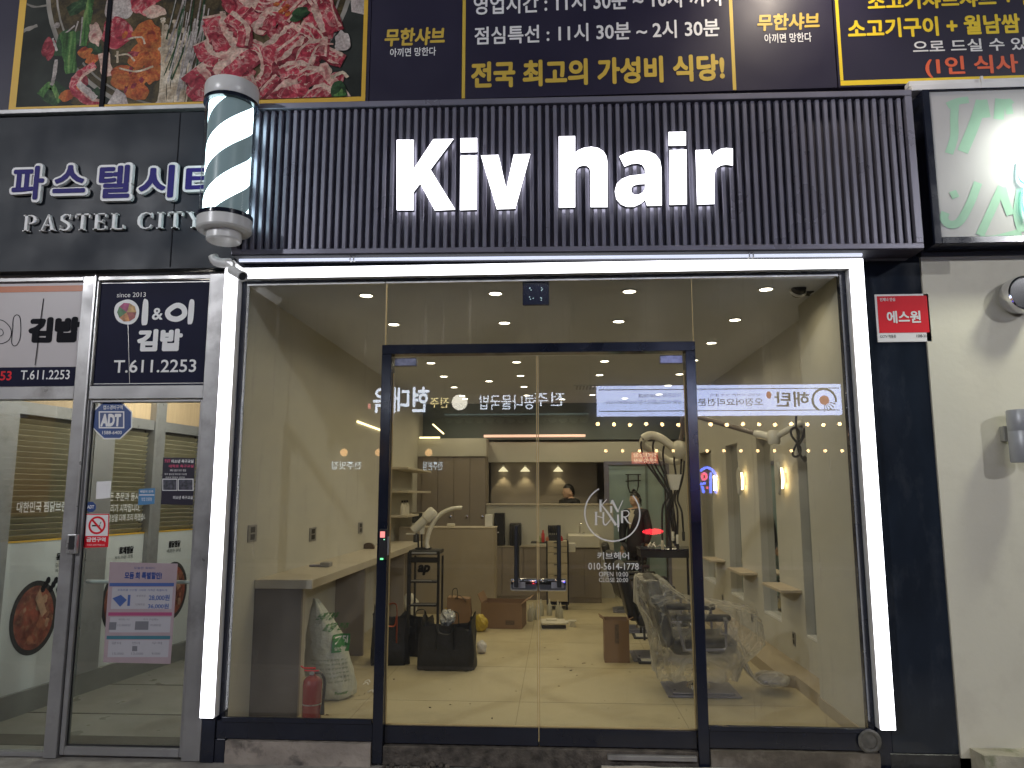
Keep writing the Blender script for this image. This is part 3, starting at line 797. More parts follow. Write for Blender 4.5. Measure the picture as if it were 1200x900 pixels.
for xx, lab in ((-0.985, 1), (1.035, -1)):
    x0, x1 = (-0.984, 0.0235) if lab == 1 else (0.0285, 1.034)
    d = thing('glass_door', 'frameless glass door leaf hinged beside the red lit keypad' if lab == 1 else 'frameless glass door leaf with white salon lettering', 'door', ((x0 + x1) / 2, 0, 0.0))
    MB().box(x0, x1, 0.002, 0.013, 0.105, 2.552, 0.001).build('pane', M['glass_door'], d)
    MB().box(x0, x1, -0.018, 0.033, -0.005, 0.104, 0.004).build('bottom_rail', M['black'], d)
    e = MB(); e.box(x0 if lab == 1 else x1 - .007, x0 + .007 if lab == 1 else x1, 0.0, 0.015, .105, 2.44); e.box((x1 - .006) if lab == 1 else x0, x1 if lab == 1 else (x0 + .006), 0.0, 0.015, .105, 2.55); e.box(x0, x1, 0.0, 0.015, .105, .113)
    e.build('seal', edge, d)
    px0, px1 = (x0 + .01, x0 + .165) if lab == 1 else (x1 - .165, x1 - .01)
    MB().box(px0, px1, -0.012, 0.027, 2.488, 2.545, 0.004).build('patch_fitting', mat('brushed_patch', (0.30, 0.31, 0.42), 0.3, metal=0.9, var=0.2, scale=30), d)
    hx = P(605 if lab == 1 else 655, 650, y=-.05).x
    zt, zb = P(605, 616, y=-.06).z, P(605, 688, y=-.06).z
    mb = MB(); mb.sm = True
    mb.tube([(hx, -0.06, zt), (hx, -0.06, zb)], 0.0145, 14); mb.tube([(hx, -0.055, zt - .06), (hx, 0.0, zt - .06)], 0.008, 8); mb.tube([(hx, -0.055, zb + .05), (hx, 0.0, zb + .05)], 0.008, 8)
    mb.tube([(hx, 0.075, zt), (hx, 0.075, zb)], 0.0145, 14); mb.tube([(hx, 0.07, zt - .06), (hx, 0.014, zt - .06)], 0.008, 8); mb.tube([(hx, 0.07, zb + .05), (hx, 0.014, zb + .05)], 0.008, 8)
    mb.build('handle', M['matte_black'], d, smooth=40)
    c0 = P(598, 678, y=-.03); c1 = P(664, 693, y=-.03)
    lx0, lx1 = (c0.x, 0.0225) if lab == 1 else (0.0295, c1.x)
    mb = MB().box(lx0, lx1, -0.040, -0.0005, c1.z, c0.z, 0.010, seg=3)
    mb.build('lock_case', M['chrome'], d, smooth=40)
    mx_ = (lx0 + .02, lx0 + .10) if lab == 1 else (lx1 - .10, lx1 - .02)
    MB().box(mx_[0], mx_[1], -0.043, -0.0405, c1.z + .02, c0.z - .02, 0.001).build('lock_plate', M['alu_dark'], d)
    if lab == -1:
        # salon roundel and contact lines in white film on the glass
        FG = Face((0, 0.002, 0), (1, 0, 0), (0, 0, 1), (0, -1, 0)); h = 0.0012
        cc = P(717.5, 601.5, y=0); R0 = (P(751, 601, y=0).x - P(685, 601, y=0).x) / 2
        ring = MB()
        n = 64; a0, a1 = radians(118), radians(400)
        for i in range(n):
            p, q = a0 + (a1 - a0) * i / n, a0 + (a1 - a0) * (i + 1) / n
            flatmesh(ring, FG, [(cc.x + R0 * cos(p), cc.z + R0 * sin(p)), (cc.x + R0 * cos(q), cc.z + R0 * sin(q)), (cc.x + (R0 - .009) * cos(q), cc.z + (R0 - .009) * sin(q)), (cc.x + (R0 - .009) * cos(p), cc.z + (R0 - .009) * sin(p))], h)
        def gl(u, v): q = P(670 + u / 10, 560 + v / 10, y=0.0); return Vector((q.x, q.z, 0))
        def stroke(pts, w0, w1=None):
            q = smooth_path([gl(*p) for p in pts], 5) if len(pts) > 2 else [gl(*p) for p in pts]
            m = len(q); L_, R_ = [], []
            for i, p in enumerate(q):
                dd = (q[min(i + 1, m - 1)] - q[max(i - 1, 0)]).normalized(); nn = Vector((-dd.y, dd.x, 0)); ww = (w0 + ((w1 or w0) - w0) * i / (m - 1)) / 2 * .00058
                L_.append(p + nn * ww); R_.append(p - nn * ww)
            for i in range(m - 1): flatmesh(ring, FG, [(L_[i].x, L_[i].y), (L_[i + 1].x, L_[i + 1].y), (R_[i + 1].x, R_[i + 1].y), (R_[i].x, R_[i].y)], h + .0003 * (len(ring.bm.faces) % 3))
        stroke([(338, 255), (338, 400)], 24); stroke([(410, 252), (352, 318)], 10); stroke([(352, 318), (430, 420), (520, 555)], 12, 30)
        stroke([(320, 258), (358, 258)], 8); stroke([(462, 330), (462, 410)], 22); stroke([(455, 295), (470, 295)], 16)
        stroke([(470, 262), (540, 395)], 28, 22); stroke([(600, 262), (540, 395)], 8)
        stroke([(285, 402), (285, 550)], 22); stroke([(372, 402), (372, 520), (395, 552), (430, 520), (470, 470)], 20, 8); stroke([(285, 445), (372, 470)], 10); stroke([(268, 402), (302, 402)], 8); stroke([(268, 550), (302, 550)], 8)
        stroke([(542, 430), (545, 580)], 22); stroke([(536, 395), (552, 395)], 14); stroke([(546, 590), (546, 630)], 10)
        stroke([(590, 385), (590, 530)], 24); stroke([(590, 390), (650, 385), (672, 420), (640, 455), (596, 458)], 10, 14); stroke([(620, 458), (660, 520), (695, 535)], 20, 12)
        ring.build('round_logo', M['vinyl_white'], d)
        txt = MB()
        for body, ul, vt, vb, ur, bold in (('키브헤어', 700, 647, 655.5, 737, .012), ('010-5614-1778', 689.5, 659.5, 667.5, 748.5, .006), ('OPEN 10:00', 702, 670, 675.5, 736, .0), ('CLOSE 20:00', 702, 677, 682, 736, .0)):
            pxwrite(txt, 0.002, body, ul, vt, vb, ur, bold=bold, h=h)
        txt.build('lettering', M['vinyl_white'], d)
# threshold and base stones
mb = MB().box(-0.984, 1.034, -0.05, 0.05, -0.13, -0.012, 0.004)
tag(mb.build('door_threshold', M['rubble']), 'rough dark mortar strip below the glass doors', 'threshold')
mb = MB().box(0.46, 1.02, -0.085, -0.052, -0.060, -0.030, 0.004)
tag(mb.build('metal_strip', M['alu_dark']), 'loose bent metal strip lying below the lettered glass door', 'metal strip')
def rough_box(x0, x1, y0, y1, z0, z1, amp, nx=24, seed=0):
    r_ = random.Random(seed); b = bmesh.new(); bmesh.ops.create_cube(b, size=1)
    for q in b.verts: q.co = Vector(((x0 + x1) / 2 + q.co.x * (x1 - x0), (y0 + y1) / 2 + q.co.y * (y1 - y0), (z0 + z1) / 2 + q.co.z * (z1 - z0)))
    bmesh.ops.subdivide_edges(b, edges=[e for e in b.edges if abs((e.verts[0].co - e.verts[1].co).x) > 0.1], cuts=nx, use_grid_fill=True)
    bmesh.ops.subdivide_edges(b, edges=[e for e in b.edges if abs((e.verts[0].co - e.verts[1].co).z) > 0.03 and abs((e.verts[0].co - e.verts[1].co).x) < .001], cuts=3, use_grid_fill=True)
    for q in b.verts:
        if q.co.z < z1 - .001 or True: q.co += Vector((0, r_.uniform(-amp, amp), r_.uniform(-amp, amp) * .6))
    return b
mb = MB(); mb.merge(rough_box(-2.02, -1.06, -0.07, 0.05, -0.16, 0.006, 0.005, 20, 1))
tag(mb.build('base_stone', M['concrete'], smooth=30), 'stained tan concrete base block under the pane near the extinguisher', 'base block')
mb = MB(); mb.merge(rough_box(1.108, 2.144, -0.07, 0.05, -0.16, 0.006, 0.006, 20, 2))
tag(mb.build('base_stone', mat('brown_concrete', (0.13, 0.11, 0.085), 0.85, var=0.35, scale=5, bump=.5, bscale=24, dirt=((0.27, 0.24, 0.20), .7, 5)), smooth=30), 'dark brown concrete base block under the pane near the wrapped chair', 'base block')
mb = MB(); r_ = random.Random(5)
for i in range(46):
    x = r_.uniform(-0.98, 0.95); s = r_.uniform(.008, .028)
    bmesh.ops.create_icosphere(mb.bm, subdivisions=1, radius=s, matrix=Matrix.Translation((x, r_.uniform(-.13, -.06), -.132 + s * .5)) @ Matrix.Rotation(r_.uniform(0, 3), 4, 'X') @ Matrix.Scale(r_.uniform(.5, 1.4), 4, (1, 0, 0)))
tag(mb.build('rubble', M['rubble']), 'crumbled mortar rubble along the door threshold', 'rubble', kind='stuff')
mb = MB(); mb.merge(rough_box(0.42, 2.64, -0.55, -0.085, -0.14, -0.090, 0.004, 30, 3))
tag(mb.build('step_slab', mat('pale_slab', (0.50, 0.46, 0.40), .8, var=.15, scale=8, bump=.3, bscale=30), smooth=30), 'pale stone slab on the pavement before the doors', 'slab')

# ---------------------------------------------------------------- things on the shopfront
# outdoor camera at the upper corner
t = thing('security_camera', 'white bullet security camera mounted under the barber pole', 'camera', (-2.07, -0.2, 3.19))
c0, c1 = P(272.5, 317, y=-.24), P(288, 326, y=-.36)
ax = (c1 - c0).normalized(); rot = Vector((0, 0, 1)).rotation_difference(ax).to_matrix()
mb = MB(); mb.lathe([(0.0, -.02), (.028, -.018), (.032, -.01), (.032, .15), (.036, .152), (.036, .168), (.029, .168), (.028, .16)], c0, 24, mat=rot)
mb.build('body', M['white_plastic'], t, smooth=40)
MB().lathe([(.0, .157), (.027, .157), (.027, .160), (0, .161)], c0, 20, mat=rot).build('lens', M['black'], t, smooth=40)
mb = MB(); mb.box(c0.x - .03, c0.x + .03, -.30, -.14, 3.232 - .055, 3.182, 0.004); mb.tube([c0 + Vector((0.01, 0, .03)), c0 + Vector((.005, .0, .065)), (c0.x, -.2, 3.19)], .010, 8)
mb.build('bracket', M['white_plastic'], t)
mb = MB(); mb.sm = True; q = [P(250, 300, y=-.20), P(252, 305, y=-.20), P(259, 308, y=-.20), P(270, 308, y=-.20)]; mb.tube(smooth_path(q, 5), .034, 12)
mb.build('elbow_pipe', M['white_plastic'], t, smooth=50)
# keypad on the door jamb
t = thing('access_keypad', 'black door keypad with a red screen and green status light', 'keypad', (-1.02, -0.06, 1.3))
q0, q1 = P(444.5, 620, y=-.085), P(453, 656, y=-.085)
MB().box(q0.x, q1.x, -.085, -.056, q1.z, q0.z, .006, seg=2).build('case', M['matte_black'], t)
a, b = P(445.5, 622.8, y=-.087), P(451, 630, y=-.087); MB().box(a.x, b.x, -.087, -.0852, b.z, a.z).build('screen', emit('red_screen', (1, .13, .08), 0.9), t)
a, b = P(445.5, 654, y=-.087), P(449, 656, y=-.087); MB().box(a.x, b.x, -.087, -.0852, b.z, a.z).build('status_light', emit('green_light', (.05, 1, .25), 1.6), t)
a, b = P(449.5, 631.6, y=-.087), P(450.8, 632.8, y=-.087); MB().box(a.x, b.x, -.087, -.0852, b.z, a.z).build('status_light', emit('green_light_small', (.2, 1, .5), 1.2), t)
MB().box(q1.x + .001, q1.x + .012, -.083, -.056, q1.z + .03, q0.z - .05, .003).build('side_reader', M['alu_dark'], t)
# dark square sensor over the door
t = thing('sensor_panel', 'small dark blue square control panel behind the glass above the door', 'sensor', (0.0, 0.02, 2.96))
a, b = P(612.5, 330, y=.02), P(643.5, 357, y=.02)
MB().box(a.x, b.x, .018, .05, b.z, a.z, .004).build('case', mat('sensor_blue', (0.02, 0.025, 0.07), .25, var=.15), t)
mb = MB(); r_ = random.Random(3)
for cx, cz_ in ((.3, .7), (.33, .28), (.7, .66), (.68, .26)):
    for k in range(3):
        x = a.x + (b.x - a.x) * (cx + r_.uniform(-.07, .07)); z = b.z + (a.z - b.z) * (cz_ + r_.uniform(-.08, .08)); mb.box(x - .003, x + .003, .0155, .0178, z - .003, z + .003)
mb.build('indicator_dots', emit('tiny_lights', (.5, .9, 1.0), .8), t)

# ---------------------------------------------------------------- barber pole
t = thing('barber_pole', 'lit barber pole with dark and white spiral stripes', 'barber pole', (-2.02, -0.47, 3.2))
bx, by = -2.036, -0.47
zb, zt = 3.40, 4.235
mb = MB(); mb.lathe([(0, zt + .004), (.172, zt + .004), (.176, zt + .01), (.176, zt + .10), (.168, zt + .118), (.10, zt + .13), (0, zt + .134)], (bx, by, 0), 48); mb.build('top_cap', M['white_plastic'], t, smooth=35)
mb = MB(); mb.lathe([(0, zb - .145), (.104, zb - .145), (.112, zb - .135), (.112, zb - .083), (.118, zb - .082), (.166, zb - .078), (.176, zb - .066), (.176, zb + .002), (0, zb + .003)], (bx, by, 0), 48); mb.build('bottom_cap', M['white_plastic'], t, smooth=35)
mb = MB()
for z in (zb + .004, zt - .026): mb.lathe([(.150, z), (.179, z), (.179, z + .026), (.150, z + .026), (.150, z)], (bx, by, 0), 48)
mb.build('dark_ring', M['black'], t, smooth=35)
pm = bpy.data.materials.new('striped_lit_cylinder'); pm.use_nodes = True
N, L = pm.node_tree.nodes, pm.node_tree.links
tc = N.new('ShaderNodeTexCoord'); sp = N.new('ShaderNodeSeparateXYZ'); L.new(tc.outputs['Object'], sp.inputs[0])
def mth(op, *i):
    n_ = N.new('ShaderNodeMath'); n_.operation = op
    for k, q in enumerate(i):
        if isinstance(q, (int, float)): n_.inputs[k].default_value = q
        else: L.new(q, n_.inputs[k])
    return n_.outputs[0]
px_ = mth('SUBTRACT', sp.outputs[0], bx + 2.02); py_ = mth('SUBTRACT', sp.outputs[1], by + 0.47)
ang = mth('DIVIDE', mth('ARCTAN2', py_, px_), pi)
fr = mth('FRACT', mth('ADD', mth('SUBTRACT', mth('DIVIDE', sp.outputs[2], 0.37), ang), 0.30))
on = mth('GREATER_THAN', fr, 0.47)
b_ = N['Principled BSDF']; b_.inputs['Base Color'].default_value = (.16, .22, .25, 1); b_.inputs['Roughness'].default_value = .3
b_.inputs['Emission Color'].default_value = (.70, .95, 1, 1)
L.new(mth('MULTIPLY_ADD', on, 7.0, 0.12), b_.inputs['Emission Strength'])
mb = MB(); mb.lathe([(.143, zb + .005), (.143, zt - .002)], (bx, by, 0), 64); mb.build('striped_cylinder', pm, t, smooth=40)
mb = MB(); mb.lathe([(.165, zb + .031), (.165, zt - .027)], (bx, by, 0), 48); mb.build('clear_tube', glass('pole_tube', dirt=0, streak=0), t, smooth=40)
mb = MB(); mb.box(bx - .03, bx + .03, by + .165, -.302, zb + .05, zb + .11, .004); mb.box(bx - .03, bx + .03, by + .165, -.302, zt - .12, zt - .06, .004); mb.build('wall_bracket', M['alu_dark'], t)

# ---------------------------------------------------------------- security plate, stone panel, neighbour on the other side
t = thing('stone_panel', 'tall smeared glossy black stone panel beside the light frame', 'wall panel', (2.45, -0.03, 0))
MB().box(2.238, 2.640, -0.030, -0.002, 0.0, 3.21, .002).build('panel', M['stone_black'], t)
MB().box(2.22, 2.640, -0.034, 0.02, -0.13, -0.003, .004).build('foot_stone', mat('wet_dark_stone', (.035, .035, .035), .35, var=.4, scale=6, bump=.3), t)
MB().box(2.635, 2.6435, -.026, .1, -.1, 3.21).build('edge_trim', mat('chipped_edge', (.30, .29, .27), .7, var=.5, scale=12), t)
mb = MB(); mb.lathe([(.052, 0), (.068, .004), (.072, .014), (.060, .02), (.046, .016), (.044, .004)], (2.09, -.047, .075), 28, axis='Y'); mb.lathe([(0, .011), (.044, .011)], (2.09, -.047, .075), 28, axis='Y')
tag(mb.build('pipe_cap', mat('dull_pipe_cap', (.11, .105, .09), .6, var=.3, scale=30), smooth=40), 'round dull drain cap set in the black rail beside the stone panel', 'pipe cap')
t = thing('security_plate', 'red and white square security company plate on the black stone panel', 'sign', (2.45, -0.04, 2.75))
q = P(1025, 345, y=-.04), P(1087, 345, y=-.04), P(1087, 400, y=-.04), P(1027, 401, y=-.04)
x0, x1, z1_, z0_ = q[0].x, q[1].x + .005, q[0].z, q[3].z
MB().box(x0, x1, -.040, -.031, z0_, z1_, .002).build('plate', M['white'], t)
hz = z0_ + (z1_ - z0_) * .19; FP = front(-.040)
flatmesh(mb := MB(), FP, [(x0 + .012, hz), (x1 - .012, hz), (x1 - .012, z1_ - .014), (x0 + .012, z1_ - .014)], .002); mb.build('red_field', M['red'], t)
mb = MB(); W_ = x1 - x0
write(mb, FP, '에스원', x0 + W_ * .19, x0 + W_ * .82, hz + .065, hz + .15, bold=.03, h=.004); write(mb, FP, '언제나 안심', x0 + .03, x0 + .13, z1_ - .05, z1_ - .026, bold=.02, h=.004); mb.build('lettering', M['white'], t)
mb = MB(); write(mb, FP, 'CCTV 작동중', x0 + .015, x0 + .12, hz - .035, hz - .013, bold=.01, h=.002); write(mb, FP, '1588-3112', x1 - .1, x1 - .015, hz - .034, hz - .014, bold=.01, h=.002); mb.build('small_print', M['ink'], t)

t = thing('cream_wall', 'cream painted shop wall under the grey light box', 'wall', (3.9, 0, 0))
MB().box(2.645, 7, -0.04, 0.27, -0.02, 3.20).build('plaster', M['cream_wall'], t)
mb = MB().box(2.645, 7, -0.055, 0.1, 3.2005, 3.295); mb.build('head_strip', M['facade'], t)
mb = MB(); mb.merge(rough_box(2.70, 7, -.20, -.045, -.2, .045, .006, 60, 9)); tag(mb.build('plinth', mat('mossy_plinth', (.42, .39, .30), .85, var=.25, scale=6, bump=.4, dirt=((.10, .13, .04), .8, 7)), smooth=30), 'low cream plinth with mossy top at the foot of the cream wall', 'plinth')
mb = MB(); r_ = random.Random(8)
for i in range(420):
    x, y = r_.uniform(2.66, 3.5), r_.uniform(-.34, -.20); s = r_.uniform(.006, .02); a = r_.uniform(0, 6.28)
    b0 = Vector((x, y, -.134)); mb.poly([b0 + Vector((cos(a) * s * .3, sin(a) * s * .3, 0)), b0 - Vector((cos(a) * s * .3, sin(a) * s * .3, 0)), b0 + Vector((r_.uniform(-s, s), r_.uniform(-s, s), s * 1.6))])
tag(mb.build('moss', mat('moss', (.09, .12, .03), .9, var=.4, scale=30)), 'green moss growing along the foot of the plinth', 'moss', kind='stuff')

t = thing('light_box_sign', 'grey light box with faded green graffiti style lettering in a black frame', 'sign', (3.9, -0.2, 3.26))
xL, xR = 2.66, 6.5; zb_, zt_ = 3.235, 4.325
mb = MB(); mb.box(xL, xL + .045, -.22, -.06, zb_, zt_, .003); mb.box(xL + .046, xR, -.22, -.06, zb_, zb_ + .045, .003); mb.box(xL + .046, xR, -.22, -.06, zt_ - .012, zt_, .003); mb.build('frame', M['black'], t)
MB().box(xL + .046, xR, -.205, -.07, zb_ + .046, zt_ - .013).build('panel', mat('grey_acrylic', (.50, .495, .50), .5, var=.03, scale=2, spec=.15), t)
FL = front(-.205); mb = MB()
def gp(u, v): q = P(u, v, y=-.205); return Vector((q.x, q.z, 0))
kk = [0]
def gstroke(pts, wpx):
    q = smooth_path([gp(*p) for p in pts], 6); m = len(q); L_, R_ = [], []
    kk[0] += 1
    for i, p in enumerate(q):
        dd = (q[min(i + 1, m - 1)] - q[max(i - 1, 0)]).normalized(); nn = Vector((-dd.y, dd.x, 0)) * wpx * .0030
        L_.append(p + nn); R_.append(p - nn)
    for i in range(m - 1): flatmesh(mb, FL, [(L_[i].x, L_[i].y), (L_[i + 1].x, L_[i + 1].y), (R_[i + 1].x, R_[i + 1].y), (R_[i].x, R_[i].y)], .001 + .0002 * kk[0])
for pts, wd in ((((1110, 124), (1122, 119), (1135, 117)), 8), (((1119, 122), (1118, 140), (1118, 160), (1112, 180)), 9), (((1150, 118), (1146, 132), (1139, 152), (1128, 178)), 12), (((1152, 117), (1156, 138)), 9), (((1172, 116), (1170, 140)), 11), (((1180, 116), (1183, 134)), 8),
                ((((1172, 120), (1180, 122), (1186, 118))), 6), (((1146, 214), (1136, 240), (1124, 260), (1112, 263), (1106, 256), (1108, 249)), 9), (((1116, 224), (1120, 232)), 8), (((1174, 219), (1160, 250), (1148, 276)), 9), (((1174, 220), (1178, 236), (1184, 252)), 9),
                (((1148, 280), (1165, 280), (1182, 276), (1196, 272)), 8), (((1196, 222), (1192, 250), (1197, 272)), 9), (((1215, 218), (1222, 250), (1236, 270)), 9), (((1260, 130), (1250, 200), (1280, 250)), 10)):
    gstroke(pts, wd)
mb.build('graffiti_lettering', mat('faded_green_print', (.36, .58, .44), .5, var=.08, spec=.15), t)
# cyan wire of a neon piece at the very edge
mb = MB(); mb.sm = True; mb.tube(smooth_path([P(1195, 188, y=-.23), P(1194, 205, y=-.23), P(1198, 213, y=-.23), P(1206, 216, y=-.23)], 5), .008, 8); mb.tube(smooth_path([P(1199.5, 220, y=-.23), P(1199, 240, y=-.23), P(1204, 255, y=-.23)], 4), .008, 8)
mb.build('neon_line', emit('cyan_neon', (.05, .9, 1), 2.0), t, smooth=60)

def floodlight(label, head, target, energy, col, wallpt, angle=80, soft=.06):
    t = thing('floodlight', label, 'floodlight', head, 'floodlights over the signs')
    head = Vector(head); d = (Vector(target) - head).normalized(); rot = d.to_track_quat('-Z', 'Y').to_matrix()
    m4 = Matrix.Translation(head) @ rot.to_4x4()
    MB().box(-.11, .11, -.075, .075, .012, .06, .012, mat=m4, seg=2).build('housing', M['matte_black'], t)
    MB().box(-.095, .095, -.06, .06, .004, .0115, mat=m4).build('lens', emit('flood_lens', col, 14), t)
    mb = MB(); mb.tube([head + rot @ Vector((0, 0, .06)), head + Vector((0, .1, .14)), Vector(wallpt)], .013, 8); mb.build('arm', M['matte_black'], t)
    lamp('flood_lamp', 'SPOT', head + d * .02, energy, col, target, t, spot_size=radians(angle), spot_blend=.8, shadow_soft_size=soft)
floodlight('black floodlight on a short arm shining on the grey light box', (3.40, -.52, 3.95), (3.34, -.2, 3.80), 20, (.95, 1.0, .88), (3.42, -.15, 4.36), 150)
floodlight('black floodlight on a long arm shining down on the cream wall', (4.3, -.95, 4.75), (3.05, -.04, 1.6), 240, (.98, 1.0, .82), (4.3, -.10, 4.95), 70, .22)
floodlight('black floodlight on an arm above the dark restaurant boards', (1.92, -.85, 5.75), (1.85, -.1, 4.9), 80, (1, .86, .70), (1.95, -.10, 5.9), 110)

# round chrome fixture and cylinder lamp
c = Vector((3.235, -.05, 2.905))
t = thing('chrome_fixture', 'round chrome rimmed fixture with a dark centre on the cream wall', 'wall fixture', c)
mb = MB(); mb.lathe([(.112, 0), (.122, .02), (.122, .10), (.116, .125), (.106, .128), (.100, .118)], c, 48, axis='Y'); mb.build('rim', M['chrome'], t, smooth=40)
mb = MB(); mb.lathe([(.102, .095), (.09, .06), (.06, .03), (.03, .02), (0, .018)], c, 48, axis='Y'); mb.build('dish', M['chrome'], t, smooth=60)
mb = MB(); mb.lathe([(.028, .0), (.030, .075), (.024, .085), (0, .087)], c + Vector((.02, 0, -.03)), 32, axis='Y'); mb.build('bulb_housing', M['matte_black'], t, smooth=40)
t = thing('wall_lamp', 'pale grey cylinder wall lamp on a bracket on the cream wall', 'wall lamp', (3.09, -.17, 1.95))
mb = MB(); mb.lathe([(.0, 1.800), (.078, 1.800), (.082, 1.806), (.082, 1.995), (.0815, 1.996), (.0815, 2.0), (.082, 2.001), (.082, 2.128), (.078, 2.134), (.070, 2.134), (.068, 2.1), (0, 2.1)], (3.125, -.17, 0), 40); mb.build('cylinder', mat('grey_lamp_paint', (.40, .41, .43), .4, metal=.3, var=.05), t, smooth=35)
MB().box(3.055, 3.10, -.092, -.041, 1.94, 2.04, .004).build('bracket', mat('grey_bracket', (.33, .33, .30), .5, var=.1), t)
# ================================================================ neighbour on the side of the barber pole: snack shop front and the lobby behind its glass
t = thing('snack_shop_front', 'weathered aluminium shop frame with two upper sign panels and a glass door', 'shopfront', (-3.1, 0, -0.13))
fr = MB()
fr.box(-3.262, -3.172, -.05, .05, -.13, 3.185, .003); fr.box(-2.318, -2.191, -.055, .05, -.13, 3.185, .003)
fr.box(-6, -3.263, -.045, .04, 3.135, 3.185, .003); fr.box(-3.171, -2.319, -.045, .04, 3.135, 3.185, .003)
fr.box(-6, -3.263, -.045, .04, 2.268, 2.362, .003); fr.box(-3.171, -2.319, -.045, .04, 2.268, 2.362, .003)
fr.build('frame', M['alu_dark'], t)
mb = MB(); mb.box(-3.1705, -3.155, -.03, .03, 2.363, 3.134, .002); mb.box(-3.171, -3.158, -.062, -.051, 1.2, 3.18, .002)
mb.build('inner_bead', M['alu'], t)
mb = MB(); mb.box(-6, -5.9, -.045, .04, -.13, 2.267, .003); mb.build('far_post', M['alu_dark'], t)
MB().box(-5.899, -3.263, .0, .01, -.1, 2.267).build('side_pane', M['glass_shop'], t)
mb = MB(); mb.box(-5.899, -3.263, -.03, .03, -.13, -.101, .003); mb.build('side_sill', M['alu_dark'], t)
# sign panels
s = thing('sign_panel', 'white shop sign panel with orange stripe and black brush lettering', 'sign', (-4, -.02, 2.37), 'upper sign panels of the snack shop')
MB().box(-5.899, -3.264, -.02, .01, 2.363, 3.134).build('panel', mat('aged_white_panel', (.50, .46, .46), .4, var=.04, scale=2), s)
FS = front(-.02)
flatmesh(mb := MB(), FS, [(-5.89, 3.062), (-3.266, 3.062), (-3.266, 3.108), (-5.89, 3.108)], .002); mb.build('orange_stripe', mat('orange_print', (.50, .13, .03), .4, var=.06), s)
flatmesh(mb := MB(), FS, [(-5.89, 2.366), (-3.266, 2.366), (-3.266, 2.505), (-5.89, 2.505)], .002); mb.build('navy_band', M['navy'], s)
mb = MB(); pxwrite(mb, -.02, 'T.611.2253', 24, 434, 445, 82, bold=.01, h=.003); mb.build('lettering', M['white'], s)
mb = MB(); pxwrite(mb, -.02, '53', 0, 435, 446, 14, bold=.02, h=.003); mb.build('red_lettering', M['red'], s)
mb = MB(); pxwrite(mb, -.02, '김밥', 32, 372, 402, 95, bold=.075, h=.002); mb.build('brush_lettering', M['ink'], s)
def outline_loop(mb, pts, wpx, y, h):
    q = smooth_loop([(P(u, v, y=y).x, P(u, v, y=y).z) for u, v in pts], 5); m = len(q); ff = front(y)
    for i in range(m):
        a, b = q[i], q[(i + 1) % m]; d0 = (q[(i + 1) % m] - q[i - 1]).normalized(); d1 = (q[(i + 2) % m] - q[i]).normalized()
        n0 = Vector((-d0.y, d0.x, 0)) * wpx * .003; n1 = Vector((-d1.y, d1.x, 0)) * wpx * .003
        flatmesh(mb, ff, [(a + n0).xy, (b + n1).xy, (b - n1).xy, (a - n0).xy], h)
mb = MB(); outline_loop(mb, [(20, 369), (24, 374), (24, 395), (19, 405), (14, 402), (15, 385), (16, 373)], 1.0, -.02, .002)
outline_loop(mb, [(-8, 376), (4, 376), (13, 386), (11, 398), (0, 403), (-12, 399), (-16, 387)], 1.0, -.02, .002); outline_loop(mb, [(-6, 386), (2, 386), (4, 391), (0, 394), (-6, 392)], .8, -.02, .002)
mb.build('outlined_letter', M['ink'], s)
mb = MB(); a, b, c_ = P(51, 350, y=-.02), P(48, 372, y=-.02), P(41, 428, y=-.02)
for p, q in ((a, b), (b, c_)): flatmesh(mb, FS, [(p.x, p.z), (p.x + .006, p.z), (q.x + .006, q.z), (q.x, q.z)], .0045)
mb.build('cable', M['ink'], s)
s = thing('sign_panel', 'navy shop sign panel with white lettering and a round roll picture', 'sign', (-2.7, -.02, 2.37), 'upper sign panels of the snack shop')
MB().box(-3.150, -2.322, -.02, .01, 2.366, 3.132).build('panel', M['navy'], s)
mb = MB()
for a0, a1, b0, b1 in ((-3.148, -2.324, 3.116, 3.122), (-3.148, -2.324, 2.376, 2.382), (-3.148, -3.142, 2.384, 3.114), (-2.33, -2.324, 2.384, 3.114)): flatmesh(mb, FS, [(a0, b0), (a1, b0), (a1, b1), (a0, b1)], .0015)
mb.build('border_line', M['alu_dark'], s)
mb = MB()
pxwrite(mb, -.02, 'since 2013', 137, 343, 348.5, 171, bold=.0, h=.002); pxwrite(mb, -.02, 'T.611.2253', 133, 422, 437, 230, bold=.012, h=.002)
pxwrite(mb, -.02, '김밥', 160, 386, 412, 214, bold=.06, h=.002); pxwrite(mb, -.02, '&', 178, 361, 375, 191, bold=.02, h=.002)
def sblob(mb, pts, h): flatmesh(mb, FS, [(p.x, p.y) for p in smooth_loop([(P(u, v, y=-.02).x, P(u, v, y=-.02).z) for u, v in pts], 5)], h)
sblob(mb, [(168, 353), (172, 351), (174, 356), (173, 378), (169, 381), (166, 378)], .002); sblob(mb, [(222, 354), (226, 351), (228, 356), (226, 377), (222, 380), (220, 377)], .002)
outline_loop(mb, [(207, 358), (215, 361), (216, 369), (208, 374), (199, 372), (197, 365)], 6.5, -.02, .002)
sblob(mb, [(149, 351), (158, 354), (163, 362), (162, 372), (156, 379), (147, 380), (138, 376), (134, 366), (137, 356)], .002)
mb.build('lettering', M['white'], s)
mb = MB()
pc = (149, 366); cols = [(.30, .05, .04), (.5, .2, .05), (.05, .16, .05), (.32, .03, .12), (.55, .32, .1)]
for k in range(5):
    mb.mi = k; a0, a1 = 2 * pi * k / 5, 2 * pi * (k + 1) / 5
    flatmesh(mb, FS, [(P(pc[0] + r * cos(a), pc[1] + r * sin(a), y=-.02).x, P(pc[0] + r * cos(a), pc[1] + r * sin(a), y=-.02).z) for r, a in ((0, 0), (11, a0), (11.5, (a0 + a1) / 2), (11, a1))], .0035)
